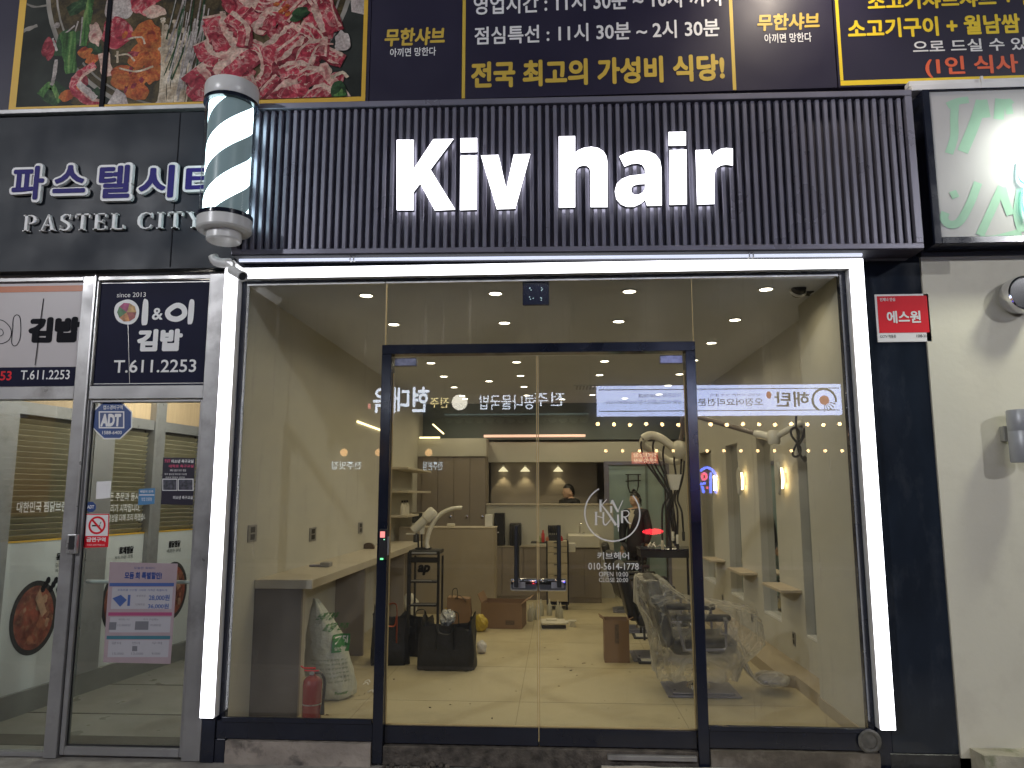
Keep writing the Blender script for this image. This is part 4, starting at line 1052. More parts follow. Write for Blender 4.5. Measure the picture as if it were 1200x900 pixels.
mb.build('roll_picture', [mat('roll_colour_%d' % k, c_, .5, var=.5, scale=30) for k, c_ in enumerate(cols)], s)
mb = MB(); a, b = P(150, 381, y=-.02), P(152, 450, y=-.02); flatmesh(mb, FS, [(a.x, a.z), (a.x + .004, a.z), (b.x + .004, b.z), (b.x, b.z)], .004); mb.build('cable', M['alu_dark'], s)

# glass door of the lobby
d = thing('lobby_door', 'aluminium framed glass lobby door covered with stickers and posters', 'door', (-2.7, 0, -.12))
mb = MB(); mb.box(-3.165, -3.132, -.03, .03, -.115, 2.262, .003); mb.box(-2.345, -2.322, -.03, .03, -.115, 2.262, .003); mb.box(-3.131, -2.346, -.03, .03, -.115, -.062, .003); mb.box(-3.131, -2.346, -.03, .03, 2.245, 2.262, .003)
mb.build('frame', M['alu_dark'], d)
MB().box(-3.131, -2.346, .0, .009, -.061, 2.2445).build('pane', M['glass_shop'], d)
mb = MB(); mb.box(-3.131, -2.346, -.008, -.001, -.061, -.05); mb.box(-3.131, -3.124, -.008, -.001, -.049, 2.24); mb.build('seal', M['matte_black'], d)
a, b = P(79, 626, y=-.06), P(89, 649, y=-.06); mb = MB().box(a.x, b.x, -.066, -.032, b.z, a.z, .006, seg=2); mb.build('lock_case', M['alu'], d)
a, b = P(81, 628, y=-.067), P(86.5, 644, y=-.067); MB().box(a.x, b.x, -.068, -.0665, b.z, a.z, .001).build('lock_face', M['matte_black'], d)
z_ = P(160, 682, y=.05).z; mb = MB(); mb.sm = True; mb.tube([(-3.125, .06, z_), (-2.35, .06, z_)], .013, 10); mb.build('push_bar', M['white_plastic'], d, smooth=50)
YG = -.002; FG2 = front(YG)
def sticker(name, label, cat, quad, mats, group=None):
    """flat film on the lobby door; quad is its four corners in the photograph"""
    pts = [P(u, v, y=YG) for u, v in quad]
    o = thing(name, label, cat, sum(pts, Vector()) / len(pts), group)
    mb = MB(); mb.prism([(p.x, YG - .001, p.z) for p in pts], (0, -.0012, 0)); mb.build('sheet', mats, o)
    return o
def onst(o, key, items, h=.0028):
    mb = MB()
    for it in items:
        if it[0] == 'r': _, u0, v0, u1, v1 = it; flatmesh(mb, FG2, [(P(u, v, y=YG).x, P(u, v, y=YG).z) for u, v in ((u0, v1), (u1, v1), (u1, v0), (u0, v0))], h)
        elif it[0] == 'p': flatmesh(mb, FG2, [(P(u, v, y=YG).x, P(u, v, y=YG).z) for u, v in it[1]], h)
        else: pxwrite(mb, YG, it[1], it[2], it[3], it[4], it[5], h=h, bold=it[6] if len(it) > 6 else .01)
    mb.build('lettering' if any(i[0] == 't' for i in items) else 'print', key if not isinstance(key, str) else M[key], o)
def octo(u, v, r, r2=None): return [(u + r * cos(pi / 8 + pi / 4 * k), v + (r2 or r) * sin(pi / 8 + pi / 4 * k)) for k in range(8)]
stblue = mat('sticker_blue', (.020, .060, .22), .4, var=.08)
o = sticker('security_sticker', 'big blue octagonal security sticker at the top of the lobby door', 'sticker', octo(131.5, 492, 25.5, 24.5), M['white'])
onst(o, stblue, [('p', octo(131.5, 492, 24, 23))], .0024)
onst(o, 'white', [('r', 116, 482, 146, 502), ('t', '캡스경비구역', 121, 475, 480, 144, .01), ('t', '1588-6400', 120, 505, 509, 143, .01)], .0030)
onst(o, mat('sticker_grey_blue', (.07, .10, .24), .4, var=.2), [('r', 117.5, 483.5, 144.5, 500.5)], .0034)
onst(o, 'white', [('t', 'ADT', 118, 485, 500, 142, .06)], .0040)
o = sticker('security_sticker', 'tiny round blue sticker above the no smoking notice', 'sticker', octo(106.5, 594, 6.5), stblue)
onst(o, 'white', [('t', 'ADT', 102.5, 592, 596, 110.5, .03)])
o = sticker('smoking_notice', 'red and white no smoking notice on the lobby door', 'sticker', ((98.5, 642), (127, 641), (128.5, 602), (100, 602)), M['white'])
onst(o, 'red', [('p', ((98.5, 642), (127, 641), (127.7, 628), (99.2, 628))), ('r', 98.8, 602.2, 128.3, 603.4), ('p', ((99, 628), (100.4, 628), (101.4, 603), (100, 603))), ('p', ((126.4, 628), (127.6, 628), (128.4, 603), (127.2, 603)))], .0024)
mb = MB(); cc = P(114, 615.5, y=YG)
for i in range(28):
    p, q = 2 * pi * i / 28, 2 * pi * (i + 1) / 28; flatmesh(mb, FG2, [(cc.x + r * cos(a), cc.z + r * sin(a)) for r, a in ((.062, p), (.062, q), (.048, q), (.048, p))], .0034)
flatmesh(mb, FG2, [(cc.x - .044, cc.z + .034), (cc.x - .034, cc.z + .044), (cc.x + .044, cc.z - .034), (cc.x + .034, cc.z - .044)], .0037); mb.build('ban_ring', M['red'], o)
mb = MB()
for a0, a1 in ((-.036, .012), (.015, .022)): flatmesh(mb, FG2, [(cc.x + a0, cc.z - .008), (cc.x + a1, cc.z - .008), (cc.x + a1, cc.z + .002), (cc.x + a0, cc.z + .002)], .003)
flatmesh(mb, FG2, [(cc.x + .018, cc.z + .006), (cc.x + .022, cc.z + .006), (cc.x + .03, cc.z + .022), (cc.x + .024, cc.z + .024)], .003); mb.build('cigarette', M['ink'], o)
onst(o, 'white', [('t', '금연구역', 101.5, 629.5, 635, 124, .03), ('t', '이곳은 금연구역입니다', 102, 637.5, 639.5, 123, .0)], .0032)
o = sticker('paper_note', 'small blank white paper note on the lobby door', 'note', ((112.5, 585), (129, 583.5), (130.5, 563.5), (113.5, 564.5)), M['white'])
o = sticker('notice_sticker', 'small sky blue sticker beside the black poster', 'sticker', ((162, 592), (181, 590.5), (182, 572), (163, 573)), mat('sky_blue', (.07, .22, .42), .4, var=.1))
onst(o, 'white', [('t', '배달의 민족', 164.5, 574.5, 577.5, 180, .01), ('r', 163, 579.5, 181, 580.6), ('t', '맛집 인증점', 166, 583, 587, 178, .0)])
o = sticker('poster', 'black poster with pink headline and two small photographs', 'poster', ((188.5, 591), (226, 592), (229, 537), (191.5, 536)), mat('black_poster', (.018, .014, .03), .35, var=.1))
pk = mat('pink_print', (.60, .07, .16), .4, var=.05)
onst(o, pk, [('t', '대학로 축구교실', 198, 544.5, 548, 227, .03), ('t', '풋살장', 193, 538, 542, 200, .03)])
onst(o, 'white', [('t', '미소년 축구교실', 201, 538.5, 542.5, 227, .03), ('t', '회원모집', 199, 550, 552.5, 218, .0), ('t', '매주 월요일 화요일 수요일', 193, 554.5, 556.8, 219, .0), ('t', '초등부 중등부 성인반', 194, 558.5, 560.5, 217, .0), ('r', 190.6, 561, 208, 575), ('r', 208.8, 561, 227, 575), ('t', '미소년 축구교실', 203, 581, 585, 226, .02)])
onst(o, mat('poster_photo', (.06, .06, .08), .4, var=.8, scale=40), [('r', 191.4, 562, 207.3, 574.2), ('r', 209.6, 562, 226, 574.2)], .0034)
o = sticker('poster', 'pale pink price poster taped to the middle of the lobby door', 'poster', ((121, 776), (200, 778), (208.5, 660.5), (129, 658.5)), mat('pale_pink_paper', (.36, .28, .30), .5, var=.06, scale=8))
def pq(u0, v0, u1, v1):
    s_ = lambda v: -(v - 659) * .071
    return ('p', ((u0 + s_(v1), v1), (u1 + s_(v1), v1), (u1 + s_(v0), v0), (u0 + s_(v0), v0)))
onst(o, mat('poster_white', (.42, .41, .44), .5, var=.03), [pq(134, 688, 205, 713.5), pq(134, 723, 205, 741), pq(134, 750, 205, 770)], .0024)
onst(o, mat('poster_blue', (.05, .10, .30), .5, var=.05), [pq(130.5, 683, 206, 687), ('t', '28,000원', 174.5, 696.5, 704, 199, .02), ('t', '36,000원', 173.5, 707, 713.5, 198, .02), ('p', ((132, 701), (142, 697), (149, 703), (141, 711))), pq(153, 697, 156, 710)], .0030)
onst(o, mat('poster_pink', (.36, .06, .16), .5, var=.05), [pq(131.5, 717.5, 206, 721.5)], .0030)
onst(o, mat('poster_teal', (.04, .16, .21), .5, var=.05), [pq(131.5, 745, 206, 749)], .0030)
onst(o, 'blue_ink', [('t', '모듬 회 특별할인!', 146, 670, 678.5, 190, .05), ('t', '오늘은 회파티', 157, 664, 667, 182, .0), ('t', '모듬회를 신선함 그대로 가격은 특별하게', 138, 690, 692.5, 196, .0)], .0030)
onst(o, 'grey_ink', [('t', '포장주문', 160, 697, 699.5, 171, .0), ('t', '단체주문', 159, 707, 709.5, 170, .0), ('p', ((127.5, 738), (136, 738), (137, 729), (128.5, 729))), ('p', ((158, 738), (174, 738), (174.5, 728), (159, 728))), ('t', '세트메뉴 구성', 139, 724.5, 727, 152, .0), ('t', '추가 구성메뉴', 168, 724.5, 727, 186, .0), ('t', '12,000원', 138, 731, 734, 153, .0), ('t', '19,000원', 176, 731, 734, 189, .0),
    ('t', '광어', 131, 752, 755, 142, .0), ('t', '연어', 155, 752, 755, 164, .0), ('t', '우럭', 178, 752, 755, 190, .0), ('p', ((155, 763), (161, 763), (161.3, 757), (155.3, 757))), ('t', '15,000', 132, 764.5, 767.5, 145, .0), ('t', '12,000', 154, 764.5, 767.5, 168, .0), ('t', '9,000', 178, 764.5, 767.5, 188, .0)], .0030)

# lobby: floor, slanting shop wall, blinds and film
O = P(0, 836.5, z=-0.05); dv = Vector((0.13839, 0.99038, 0)); nv = Vector((dv.y, -dv.x, 0)); UP = Vector((0, 0, 1))
FW = Face(O, dv, UP, nv)
PL = (O, nv)
def wp(u, v): q = P(u, v, plane=PL) - O; return (q.dot(dv), q.z)
tag(MB().box(-6, -2.30, 0.02, 8.0, -.40, -.10).build('lobby_floor', mat('lobby_tile', (.26, .245, .20), .35, var=.12, scale=2, rvar=.1)), kind='structure')
mb = MB()
for y in (.85, 1.75, 2.9, 4.2): mb.box(-4.2, -2.31, y, y + .012, -.0999, -.0965)
for y0, y1 in ((.10, .32),): mb.box(-5.9, -2.31, y0, y1, -.0999, -.0960)
tag(mb.build('floor_joint', mat('tile_joint', (.07, .06, .04), .6, var=.2)), kind='structure')
mb = MB(); mb.box(-6, -2.32, .03, 8.0, 3.2, 3.3); tag(mb.build('lobby_ceiling', M['ceil']), kind='structure')
tag(MB().box(-2.34, -2.295, .06, 8.0, -.1, 3.2).build('lobby_side_wall', M['reveal']), kind='structure')
def wbox(mb, s0, s1, z0, z1, h0, h1):
    """a block on the slanting wall: along it, in height, out from it"""
    b = bmesh.new(); bmesh.ops.create_cube(b, size=1)
    for q in b.verts: q.co = FW.at((s0 + s1) / 2 + q.co.x * (s1 - s0), (z0 + z1) / 2 - O.z + q.co.z * (z1 - z0), (h0 + h1) / 2 + q.co.y * (h1 - h0))
    mb.merge(b)
t = thing('stew_shop_front', 'lobby shop wall with white film, blinds and printed stew bowls', 'shopfront', (O.x, O.y, -.1))
filmm = mat('white_window_film', (.66, .68, .67), .4, var=.03, scale=2)
mb = MB(); wbox(mb, -1.5, 6, -.10, .075, -.06, .035); mb.build('plinth', mat('grey_plinth', (.20, .20, .18), .5, var=.1), t)
posts = [(-.32, -.12), (.70, .95), (1.50, 1.66), (2.32, 2.46), (3.4, 3.5)]
mb = MB()
for s0, s1 in posts: wbox(mb, s0, s1, .076, 3.19, -.055, .045)
wbox(mb, -1.5, 6, 2.232, 2.33, -.05, .03)
mb.build('frame', M['alu_dark'], t)
edges = [-1.5, -.32, -.12, .70, .95, 1.50, 1.66, 2.32, 2.46, 3.4, 3.5, 6]
for i in range(0, len(edges) - 1, 2):
    s0, s1 = edges[i], edges[i + 1]
    if s1 - s0 < .02: continue
    MBf = MB(); wbox(MBf, s0 + .001, s1 - .001, .076, 1.222, -.02, 0); MBf.build('film', filmm, t)
    mb = MB()
    for k in range(22):
        z = 1.26 + k * .044; b = bmesh.new(); bmesh.ops.create_cube(b, size=1)
        for q in b.verts: q.co = FW.at((s0 + s1) / 2 + q.co.x * (s1 - s0 - .02), z - O.z + q.co.z * .004 + q.co.y * .034, -.03 + q.co.y * .022)
        mb.merge(b)
    mb.build('blind_slat', mat('blind_slat_%d' % i, (.36, .32, .20), .5, var=.1), t)
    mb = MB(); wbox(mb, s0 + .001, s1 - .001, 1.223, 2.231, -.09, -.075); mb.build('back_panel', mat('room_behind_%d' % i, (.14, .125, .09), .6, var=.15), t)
    mb = MB(); wbox(mb, s0 + .001, s1 - .001, 1.2225, 1.236, -.02, .004); mb.build('edge_bead', M['yellow'], t)
    mb = MB(); wbox(mb, s0 + .001, s1 - .001, 2.331, 3.19, -.04, -.02); mb.build('upper_panel', mat('beige_slat_panel_%d' % i, (.55, .40, .24), .55, var=.12, scale=6, stretch=(8, 8, .5)), t)
# printed bowls
foods = [mat('stew_rim', (.014, .014, .014), .5, var=.1), mat('stew_red', (.24, .05, .025), .5, var=.6, scale=12, dirt=((.36, .20, .10), .8, 20)), mat('stew_meat', (.34, .12, .06), .5, var=.4, scale=16), mat('stew_light', (.42, .24, .14), .5, var=.3, scale=16)]
def bowl(sc, zc, rs, rz, seed):
    r_ = random.Random(seed); mb = MB(); hh = [.0012]
    def put(mi, pts): mb.mi = mi; hh[0] += .0003; mb.poly([FW.at(a, b - O.z, hh[0]) for a, b in pts])
    el = lambda a, b, ra, rb, n=36: [(a + ra * cos(2 * pi * k / n), b + rb * sin(2 * pi * k / n)) for k in range(n)]
    put(0, el(sc, zc, rs, rz)); put(1, el(sc, zc, rs * .84, rz * .86))
    for k in range(26):
        a = r_.uniform(0, 6.28); rr = sqrt(r_.random()) * .68; s = r_.uniform(.06, .15)
        put(r_.choice([2, 2, 3, 1]), [(sc + rs * (rr * cos(a)) + rs * s * cos(q) * r_.uniform(.7, 1.3), zc + rz * (rr * sin(a)) + rz * s * sin(q) * r_.uniform(.7, 1.3)) for q in [2 * pi * j / 9 for j in range(9)]])
    put(3, [(sc + rs * .12, zc + rz * .78), (sc + rs * .5, zc + rz * .1), (sc + rs * .3, zc - rz * .02), (sc - rs * .05, zc + rz * .5)])
    mb.build('stew_picture', foods, t)
bowl(.24, .62, .235, .29, 1); bowl(1.22, .62, .235, .29, 2); bowl(2.0, .62, .235, .29, 3); bowl(2.90, .62, .235, .29, 4)
def wwrite(mb, body, ul, vt, vb, ur, h=.004, bold=.01, vr=None):
    a, b = wp(ul, vt), wp(ul, vb); r = wp(ur, vr if vr is not None else (vt + vb) / 2)
    write(mb, FW, body, b[0], r[0], b[1], a[1], bold=bold, h=h)
mb = MB(); wwrite(mb, '대한민국 찜닭브랜드1', 19, 588, 601, 87, h=.0, bold=.02)
wwrite(mb, '모든 주문과 동시에', 122, 577, 587, 168, h=.0); wwrite(mb, '조리가 시작됩니다.', 124, 591, 601, 164, h=.0); wwrite(mb, '정성을 다해 조리 하겠습니다.', 126, 603, 612, 176, h=.0)
mb.build('lettering', M['white'], t)
mb = MB(); wwrite(mb, '묵은지찜닭', 65, 648, 659, 96, bold=.04); wwrite(mb, '깊은 풍미의 국물', 64, 660, 665, 92, bold=.0); wwrite(mb, '묵은지와 닭고기', 64, 667, 671, 92, bold=.0)
wwrite(mb, '로제찜닭', 139, 641, 650, 156, bold=.05); wwrite(mb, '부드러운 크림', 134, 652, 656, 155, bold=.0); wwrite(mb, '찜닭찜닭', 197, 634, 642, 211, bold=.05); wwrite(mb, '매콤한 양념', 195, 644, 648, 211, bold=.0)
for k in range(7):
    a = wp(50 + k * 3, 690 - (k % 3) * 5); mb.poly([FW.at(a[0] + .025 * cos(q), a[1] + .03 * sin(q), .0045 + k * .0002) for q in [2 * pi * j / 8 for j in range(8)]])
mb.build('dark_lettering', M['ink'], t)
lt = thing('added_lobby_lamp', 'added round ceiling lamp that brightens the lobby', 'ceiling lamp', (-3.1, 1.7, 3.19))  # unseen lamp put in to brighten the lobby
mb = MB(); mb.lathe([(0, -.03), (.11, -.03), (.13, -.01), (.13, .008), (0, .008)], (-3.1, 1.7, 3.19), 28); mb.build('shade', emit('added_lobby_glow', (1, .72, .40), 3), lt, smooth=40)
lamp('added_lobby_light', 'POINT', (-3.1, 1.7, 3.05), 85, (1, .93, .82), None, lt, shadow_soft_size=.1)
# ================================================================ inside the salon
XL, XR, ZC, YR = -2.10, 2.30, 3.12, 8.6
tag(MB().box(-2.155, 2.395, .06, YR, -.12, 0).build('shop_floor', mat('beige_floor_tile', (.49, .425, .27), .42, var=.07, scale=1.1, rvar=.12, dirt=((.26, .22, .15), .55, 1.3))), kind='structure')
mb = MB()
for x in (-1.35, -.15, 1.05): mb.box(x, x + .003, .065, 6.9, .0002, .0009)
for y in (1.0, 2.2, 3.4, 4.6, 5.8): mb.box(-2.09, 1.99, y, y + .003, .0002, .0009)
tag(mb.build('floor_joint', mat('floor_joint', (.22, .19, .13), .7, var=.2)), kind='structure')
tag(MB().box(-2.155, 2.395, .02, YR, ZC, 3.295).build('ceiling', M['ceil']), kind='structure')
tag(MB().box(-2.155, XL, .06, YR, 0, ZC).build('side_wall', M['wall']), kind='structure')
# mirror wall with tall recesses
mb = MB(); nz = [(1.46, 1.74), (2.47, 3.10), (3.96, 4.60), (5.50, 6.35)]; N0, N1 = .40, 2.21
y = .95
for a, b in nz:
    mb.box(XR, 2.395, y, a, 0, ZC); mb.box(XR, 2.395, a, b, 0, N0 - .022); mb.box(XR, 2.395, a, b, N1, ZC); y = b
mb.box(XR, 2.395, y, YR, 0, ZC); mb.box(2.13, 2.395, .06, .95, 0, ZC)
tag(mb.build('mirror_wall', M['wall']), kind='structure')
for k, (a, b) in enumerate(nz):
    t = thing('recess_mirror', ('tall mirror recess beside the white column', 'tall mirror recess behind the hanging black cable', 'tall mirror recess between the two deeper wall sconces', 'tall mirror recess farthest along the sconce wall')[k], 'mirror', (2.37, (a + b) / 2, N0), 'tall recessed mirrors')
    MB().box(2.372, 2.38, a + .002, b - .002, N0, N1 - .002).build('glass', mat('mirror_%d' % k, (.80, .82, .80), .03, metal=1, var=.02), t)
    MB().box(2.302, 2.3715, a + .003, b - .003, N0 - .02, N0 + .002, .002).build('sill', M['white_plastic'], t)
    MB().box(2.366, 2.3715, a + .3 * (b - a), a + .3 * (b - a) + .008, N0 + .003, N1 - .003).build('seam', M['alu_dark'], t)
for k, y in enumerate((2.10, 3.64, 5.17)):
    t = thing('wall_sconce', ('glowing oval wall sconce closest to the window', 'glowing oval wall sconce, second along the mirror wall', 'glowing oval wall sconce farthest along the mirror wall')[k], 'wall sconce', (2.24, y, 1.75), 'oval wall sconces')
    m4 = Matrix.Translation((2.225, y, 1.75)) @ Matrix.Diagonal((1, .62, 1.35, 1))
    mb = MB(); b = bmesh.new(); bmesh.ops.create_cone(b, cap_ends=True, segments=40, radius1=.118, radius2=.108, depth=.022, matrix=Matrix.Rotation(-pi / 2, 4, 'Y'))
    bmesh.ops.transform(b, matrix=m4, verts=b.verts); mb.merge(b); mb.build('disc', M['wall'], t)
    mb = MB(); b = bmesh.new(); bmesh.ops.create_cone(b, cap_ends=True, segments=32, radius1=.072, radius2=.072, depth=.03, matrix=Matrix.Rotation(-pi / 2, 4, 'Y'))
    bmesh.ops.transform(b, matrix=Matrix.Translation((2.253, y, 1.75)) @ Matrix.Diagonal((1, .62, 1.35, 1)), verts=b.verts); mb.merge(b); mb.build('glow_ring', emit('sconce_glow_%d' % k, (1, .70, .32), 13), t)
    MB().box(2.27, 2.2995, y - .03, y + .03, 1.70, 1.80).build('mount', M['white_plastic'], t)
for k, (y0, y1) in enumerate(((1.80, 2.42), (3.28, 3.92), (4.85, 5.45))):
    o = MB().box(2.115, 2.2985, y0, y1, .74, .765, .003).build('wall_shelf', mat('shelf_wood_%d' % k, (.52, .44, .33), .5, var=.08, scale=5)); tag(o, ('small pale shelf under the sconce closest to the window', 'small pale shelf under the second sconce', 'small pale shelf under the farthest sconce')[k], 'shelf', 'small shelves under the sconces')
def outlet(face_pt, axis, label, w=.075, h=.125):
    t = thing('wall_outlet', label, 'outlet', face_pt, 'wall outlets'); x, y, z = face_pt; s = 1 if axis == 'L' else -1
    x0, x1 = (x, x + .008) if s > 0 else (x - .008, x)
    MB().box(x0, x1, y - w / 2, y + w / 2, z - h / 2, z + h / 2, .003).build('plate', M['alu_dark'], t)
    mb = MB()
    for dz in (-.026, .026): mb.box(x0 - .0015 if s < 0 else x1 + .0003, x0 - .0003 if s < 0 else x1 + .0015, y - w * .24, y + w * .24, z + dz - .02, z + dz + .02)
    mb.build('socket', M['matte_black'], t)
for y, z, lab in ((2.10, .30, 'wall outlet low on the mirror wall beside the white column'), (3.59, .27, 'wall outlet low on the mirror wall above the footrest'), (5.1, .25, 'wall outlet low on the mirror wall at the far shelf')): outlet((XR, y, z), 'R', lab)
for (u, v), w, lab in (((295, 625), .085, 'grey double outlet plate on the beige wall above the dark counter end'), ((366, 626), .085, 'grey outlet plate on the beige wall above the middle of the counter'), ((422, 618.5), .085, 'small grey outlet plate on the beige wall close to the door frame')):
    q = P(u, v, x=XL); outlet((XL, q.y, q.z), 'L', lab, .16 if u < 300 else .19, .125)
mb = MB()
mb.prism([(2.299, .951, 0), (2.13, .951, 0), (2.13, 1.56, 0), (2.01, 1.60, 0), (2.01, 6.5, 0), (2.299, 6.5, 0)], (0, 0, .10))
tag(mb.build('floor_ledge', mat('ledge_tile', (.44, .37, .26), .5, var=.08, scale=3)), 'low tiled ledge along the foot of the mirror wall', 'ledge')
tag(MB().box(2.118, 2.1295, .06, .949, 0, .085).build('skirting', mat('skirting', (.40, .35, .26), .5, var=.06)), 'low beige skirting at the foot of the white column', 'skirting')
q = P(945, 507, x=XR); outlet((XR, q.y, q.z), 'R', 'grey socket box on the wall behind the hanging cable', .14, .17)
# hanging cable in a figure of eight
def ip(u, v, y): return P(u, v, y=y)
t = None
mb = MB(); mb.sm = True
pth = [ip(933, 488, 1.25), ip(933, 500, 1.22), ip(936, 512, 1.2), ip(934, 519, 1.2), ip(929, 530, 1.2), ip(931, 535, 1.2), ip(937, 533, 1.2), ip(938, 525, 1.2), ip(934, 519, 1.19), ip(928, 511, 1.19), ip(927, 504, 1.2), ip(932, 501, 1.2), ip(936, 506, 1.21), ip(935, 516, 1.21), ip(936, 528, 1.21), ip(940, 536, 1.21), ip(944, 536, 1.21)]
mb.tube(smooth_path(pth, 5), .010, 8); mb.tube([ip(941, 535, 1.205), ip(944, 539, 1.205), ip(946, 537, 1.205)], .022, 8); mb.tube(smooth_path([ip(936, 521, 1.2), ip(941, 512, 1.2), ip(943, 502, 1.2)], 4), .012, 8)
tag(mb.build('hanging_cable', M['matte_black'], smooth=60), 'black power cable looped in a figure of eight hanging from the wall arm', 'cable')
# sensor camera inside the corner
t = thing('corner_camera', 'small black and white dome camera in the ceiling corner over the column', 'camera', ip(938, 340, .5))
a = ip(940, 336, .55)
MB().box(a.x - .03, a.x + .06, .50, .60, a.z - .02, 3.119, .01).build('mount', M['matte_black'], t)
mb = MB(); mb.lathe([(0, 0), (.045, .004), (.055, .03), (.05, .08), (0, .09)], ip(934, 345, .46), 24, mat=Matrix.Rotation(1.0, 3, 'X')); mb.build('housing', M['matte_black'], t, smooth=40)
mb = MB(); mb.lathe([(.0555, .02), (.062, .03), (.0555, .045)], ip(934, 345, .46), 24, mat=Matrix.Rotation(1.0, 3, 'X')); mb.build('ring', M['white_plastic'], t, smooth=60)

# ---------------------------------------------------------------- ceiling lights
def downlight():
    t = thing('downlight', 'small round recessed downlight in the salon ceiling', 'downlight', (0, 0, 0), 'round downlights in the salon ceiling')
    mb = MB(); mb.lathe([(.060, 0), (.064, -.006), (.048, -.007), (.047, -.001)], (0, 0, 0), 28); mb.build('trim', M['white_plastic'], t, smooth=40)
    mb = MB(); mb.lathe([(0, -.0015), (.0468, -.0015)], (0, 0, 0), 24); mb.build('lens', dl_mat, t)
    lamp('downlight_lamp', 'AREA', (0, 0, -.012), 2.6, (1, .845, .55), (0, 0, -1), t, shape='DISK', size=.10, spread=radians(150))
    return t
dl_mat = emit('downlight_lens', (1, .90, .70), 14)
dl = downlight()
spots = [(x + (.0 if j % 2 == 0 else .0), y) for j, y in enumerate((.42, 1.42, 2.44, 3.44, 4.45, 5.45, 6.4)) for x in (-1.30, -.30, .715, 1.73)]
extra = [(-.75, 4.9), (.25, 2.95), (.25, 6.92), (1.25, 6.86), (-1.3, 6.75)]  # the last three are added to brighten the rear of the room
for i, (x, y) in enumerate(spots + extra):
    o = dl if i == 0 else copy_tree(dl)
    o.location = (x, y, ZC)
t = thing('ceiling_vent', 'long slotted grey air vent in the salon ceiling', 'vent', (.85, 5.6, ZC))
MB().box(.40, 1.32, 5.35, 5.75, ZC - .012, ZC - .001, .003).build('frame', M['ceil'], t)
mb = MB()
for i in range(18): mb.box(.44 + i * .048, .464 + i * .048, 5.39, 5.71, ZC - .0165, ZC - .0125)
mb.build('slat', M['gunmetal'], t)

# ---------------------------------------------------------------- rear of the room
taupe = mat('taupe_cabinet', (.28, .24, .20), .45, var=.06, scale=2, rvar=.08)
YB2 = 7.0
mb = MB()
mb.box(-2.10, -.98, YB2 - .02, YB2 + .6, 2.21, 2.50); mb.box(-.979, 2.30, YB2 + .35, YB2 + .6, 2.13, 2.46)
tag(mb.build('bulkhead', M['wall']), kind='structure')
tag(MB().box(-2.10, 2.30, YB2 + .45, YB2 + .6, 2.505, ZC).build('rear_upper_wall', M['rear']), kind='structure')
tag(MB().box(-2.10, 2.395, YR - .1, YR, 0, ZC).build('rear_wall', mat('rear_taupe', (.42, .37, .31), .6, var=.05)), kind='structure')
tag(MB().box(-.978, .84, 7.9, 8.0, 0, 2.5).build('rear_partition', mat('rear_taupe_panel', (.42, .37, .31), .6, var=.05)), kind='structure')
t = thing('cove_light', 'thin pinkish cove light line above the rear bulkhead', 'light', (.0, 7.3, 2.48))
a, b = P(567, 511, y=7.3), P(686, 509, y=7.3)
MB().box(a.x, b.x, 7.28, 7.34, a.z - .02, a.z + .02, .004).build('tube', emit('cove_glow', (1, .52, .36), 1.1), t)
t = thing('tall_cabinet', 'tall taupe cabinet with four flat doors at the rear of the salon', 'cabinet', (-1.5, YB2, 0))
MB().box(-2.098, -.985, YB2 + .02, YB2 + .58, .0, 2.209).build('carcass', taupe, t)
xs = [-2.02, -1.76, -1.50, -1.24, -.99]
for a, b in zip(xs, xs[1:]):
    o = MB().box(a + .004, b - .004, YB2 + .0, YB2 + .0195, .06, 2.20, .002).build('door', taupe, t)
    mb = MB(); mb.lathe([(0, 0), (.016, 0), (.02, .02), (0, .024)], (b - .05, YB2, 1.25), 16, axis='Y'); mb.build('knob', M['chrome'], o, smooth=40)
# upper shelves at the beige wall
for k, z in enumerate((1.93, 1.62, 1.30)):
    tag(MB().box(-2.099, -1.80, 4.75, 6.6, z, z + .03, .003).build('wall_shelf', mat('pale_shelf_%d' % k, (.50, .45, .36), .5, var=.06)), ('top pale shelf on the beige wall before the tall cabinet', 'middle pale shelf on the beige wall before the tall cabinet', 'bottom pale shelf on the beige wall with small bottles')[k], 'shelf', 'pale shelves before the tall cabinet')
for k in range(3):
    t = thing('bottle', 'small pale bottle on the bottom shelf by the door frame', 'bottle', (-1.9, 4.9 + k * .16, 1.33), 'bottles on the bottom shelf')
    mb = MB(); mb.lathe([(0, 0), (.03, 0), (.032, .01), (.032, .12), (.012, .145), (.012, .16), (0, .16)], (-1.9, 4.9 + k * .16, 1.331), 18); mb.build('body', M['cream_plastic'], t, smooth=40)
    mb = MB(); mb.lathe([(.0, .16), (.014, .16), (.014, .19), (0, .19)], (-1.9, 4.9 + k * .16, 1.331), 14); mb.build('cap', M['matte_black'], t, smooth=40)
t = thing('line_light', 'bright straight light line above the shelves on the beige wall', 'light', (-2.05, 4, 2.42))
a, b = P(420, 493, x=-2.08), P(449, 506.5, x=-2.08)
MB().box(-2.098, -2.085, a.y, b.y, 2.405, 2.425).build('tube', emit('line_glow', (1, .80, .42), 3.2), t)
a = P(478, 513, y=6.9); MB().box(-2.05, -1.72, 6.88, 6.9, a.z - .012, a.z + .012).build('tube', t and bpy.data.materials['line_glow'], t)
a, b = P(507, 497, y=6.6), P(520, 508.5, y=6.6); MB().tube([a, b], .012, 8).build('tube', bpy.data.materials['line_glow'], t)
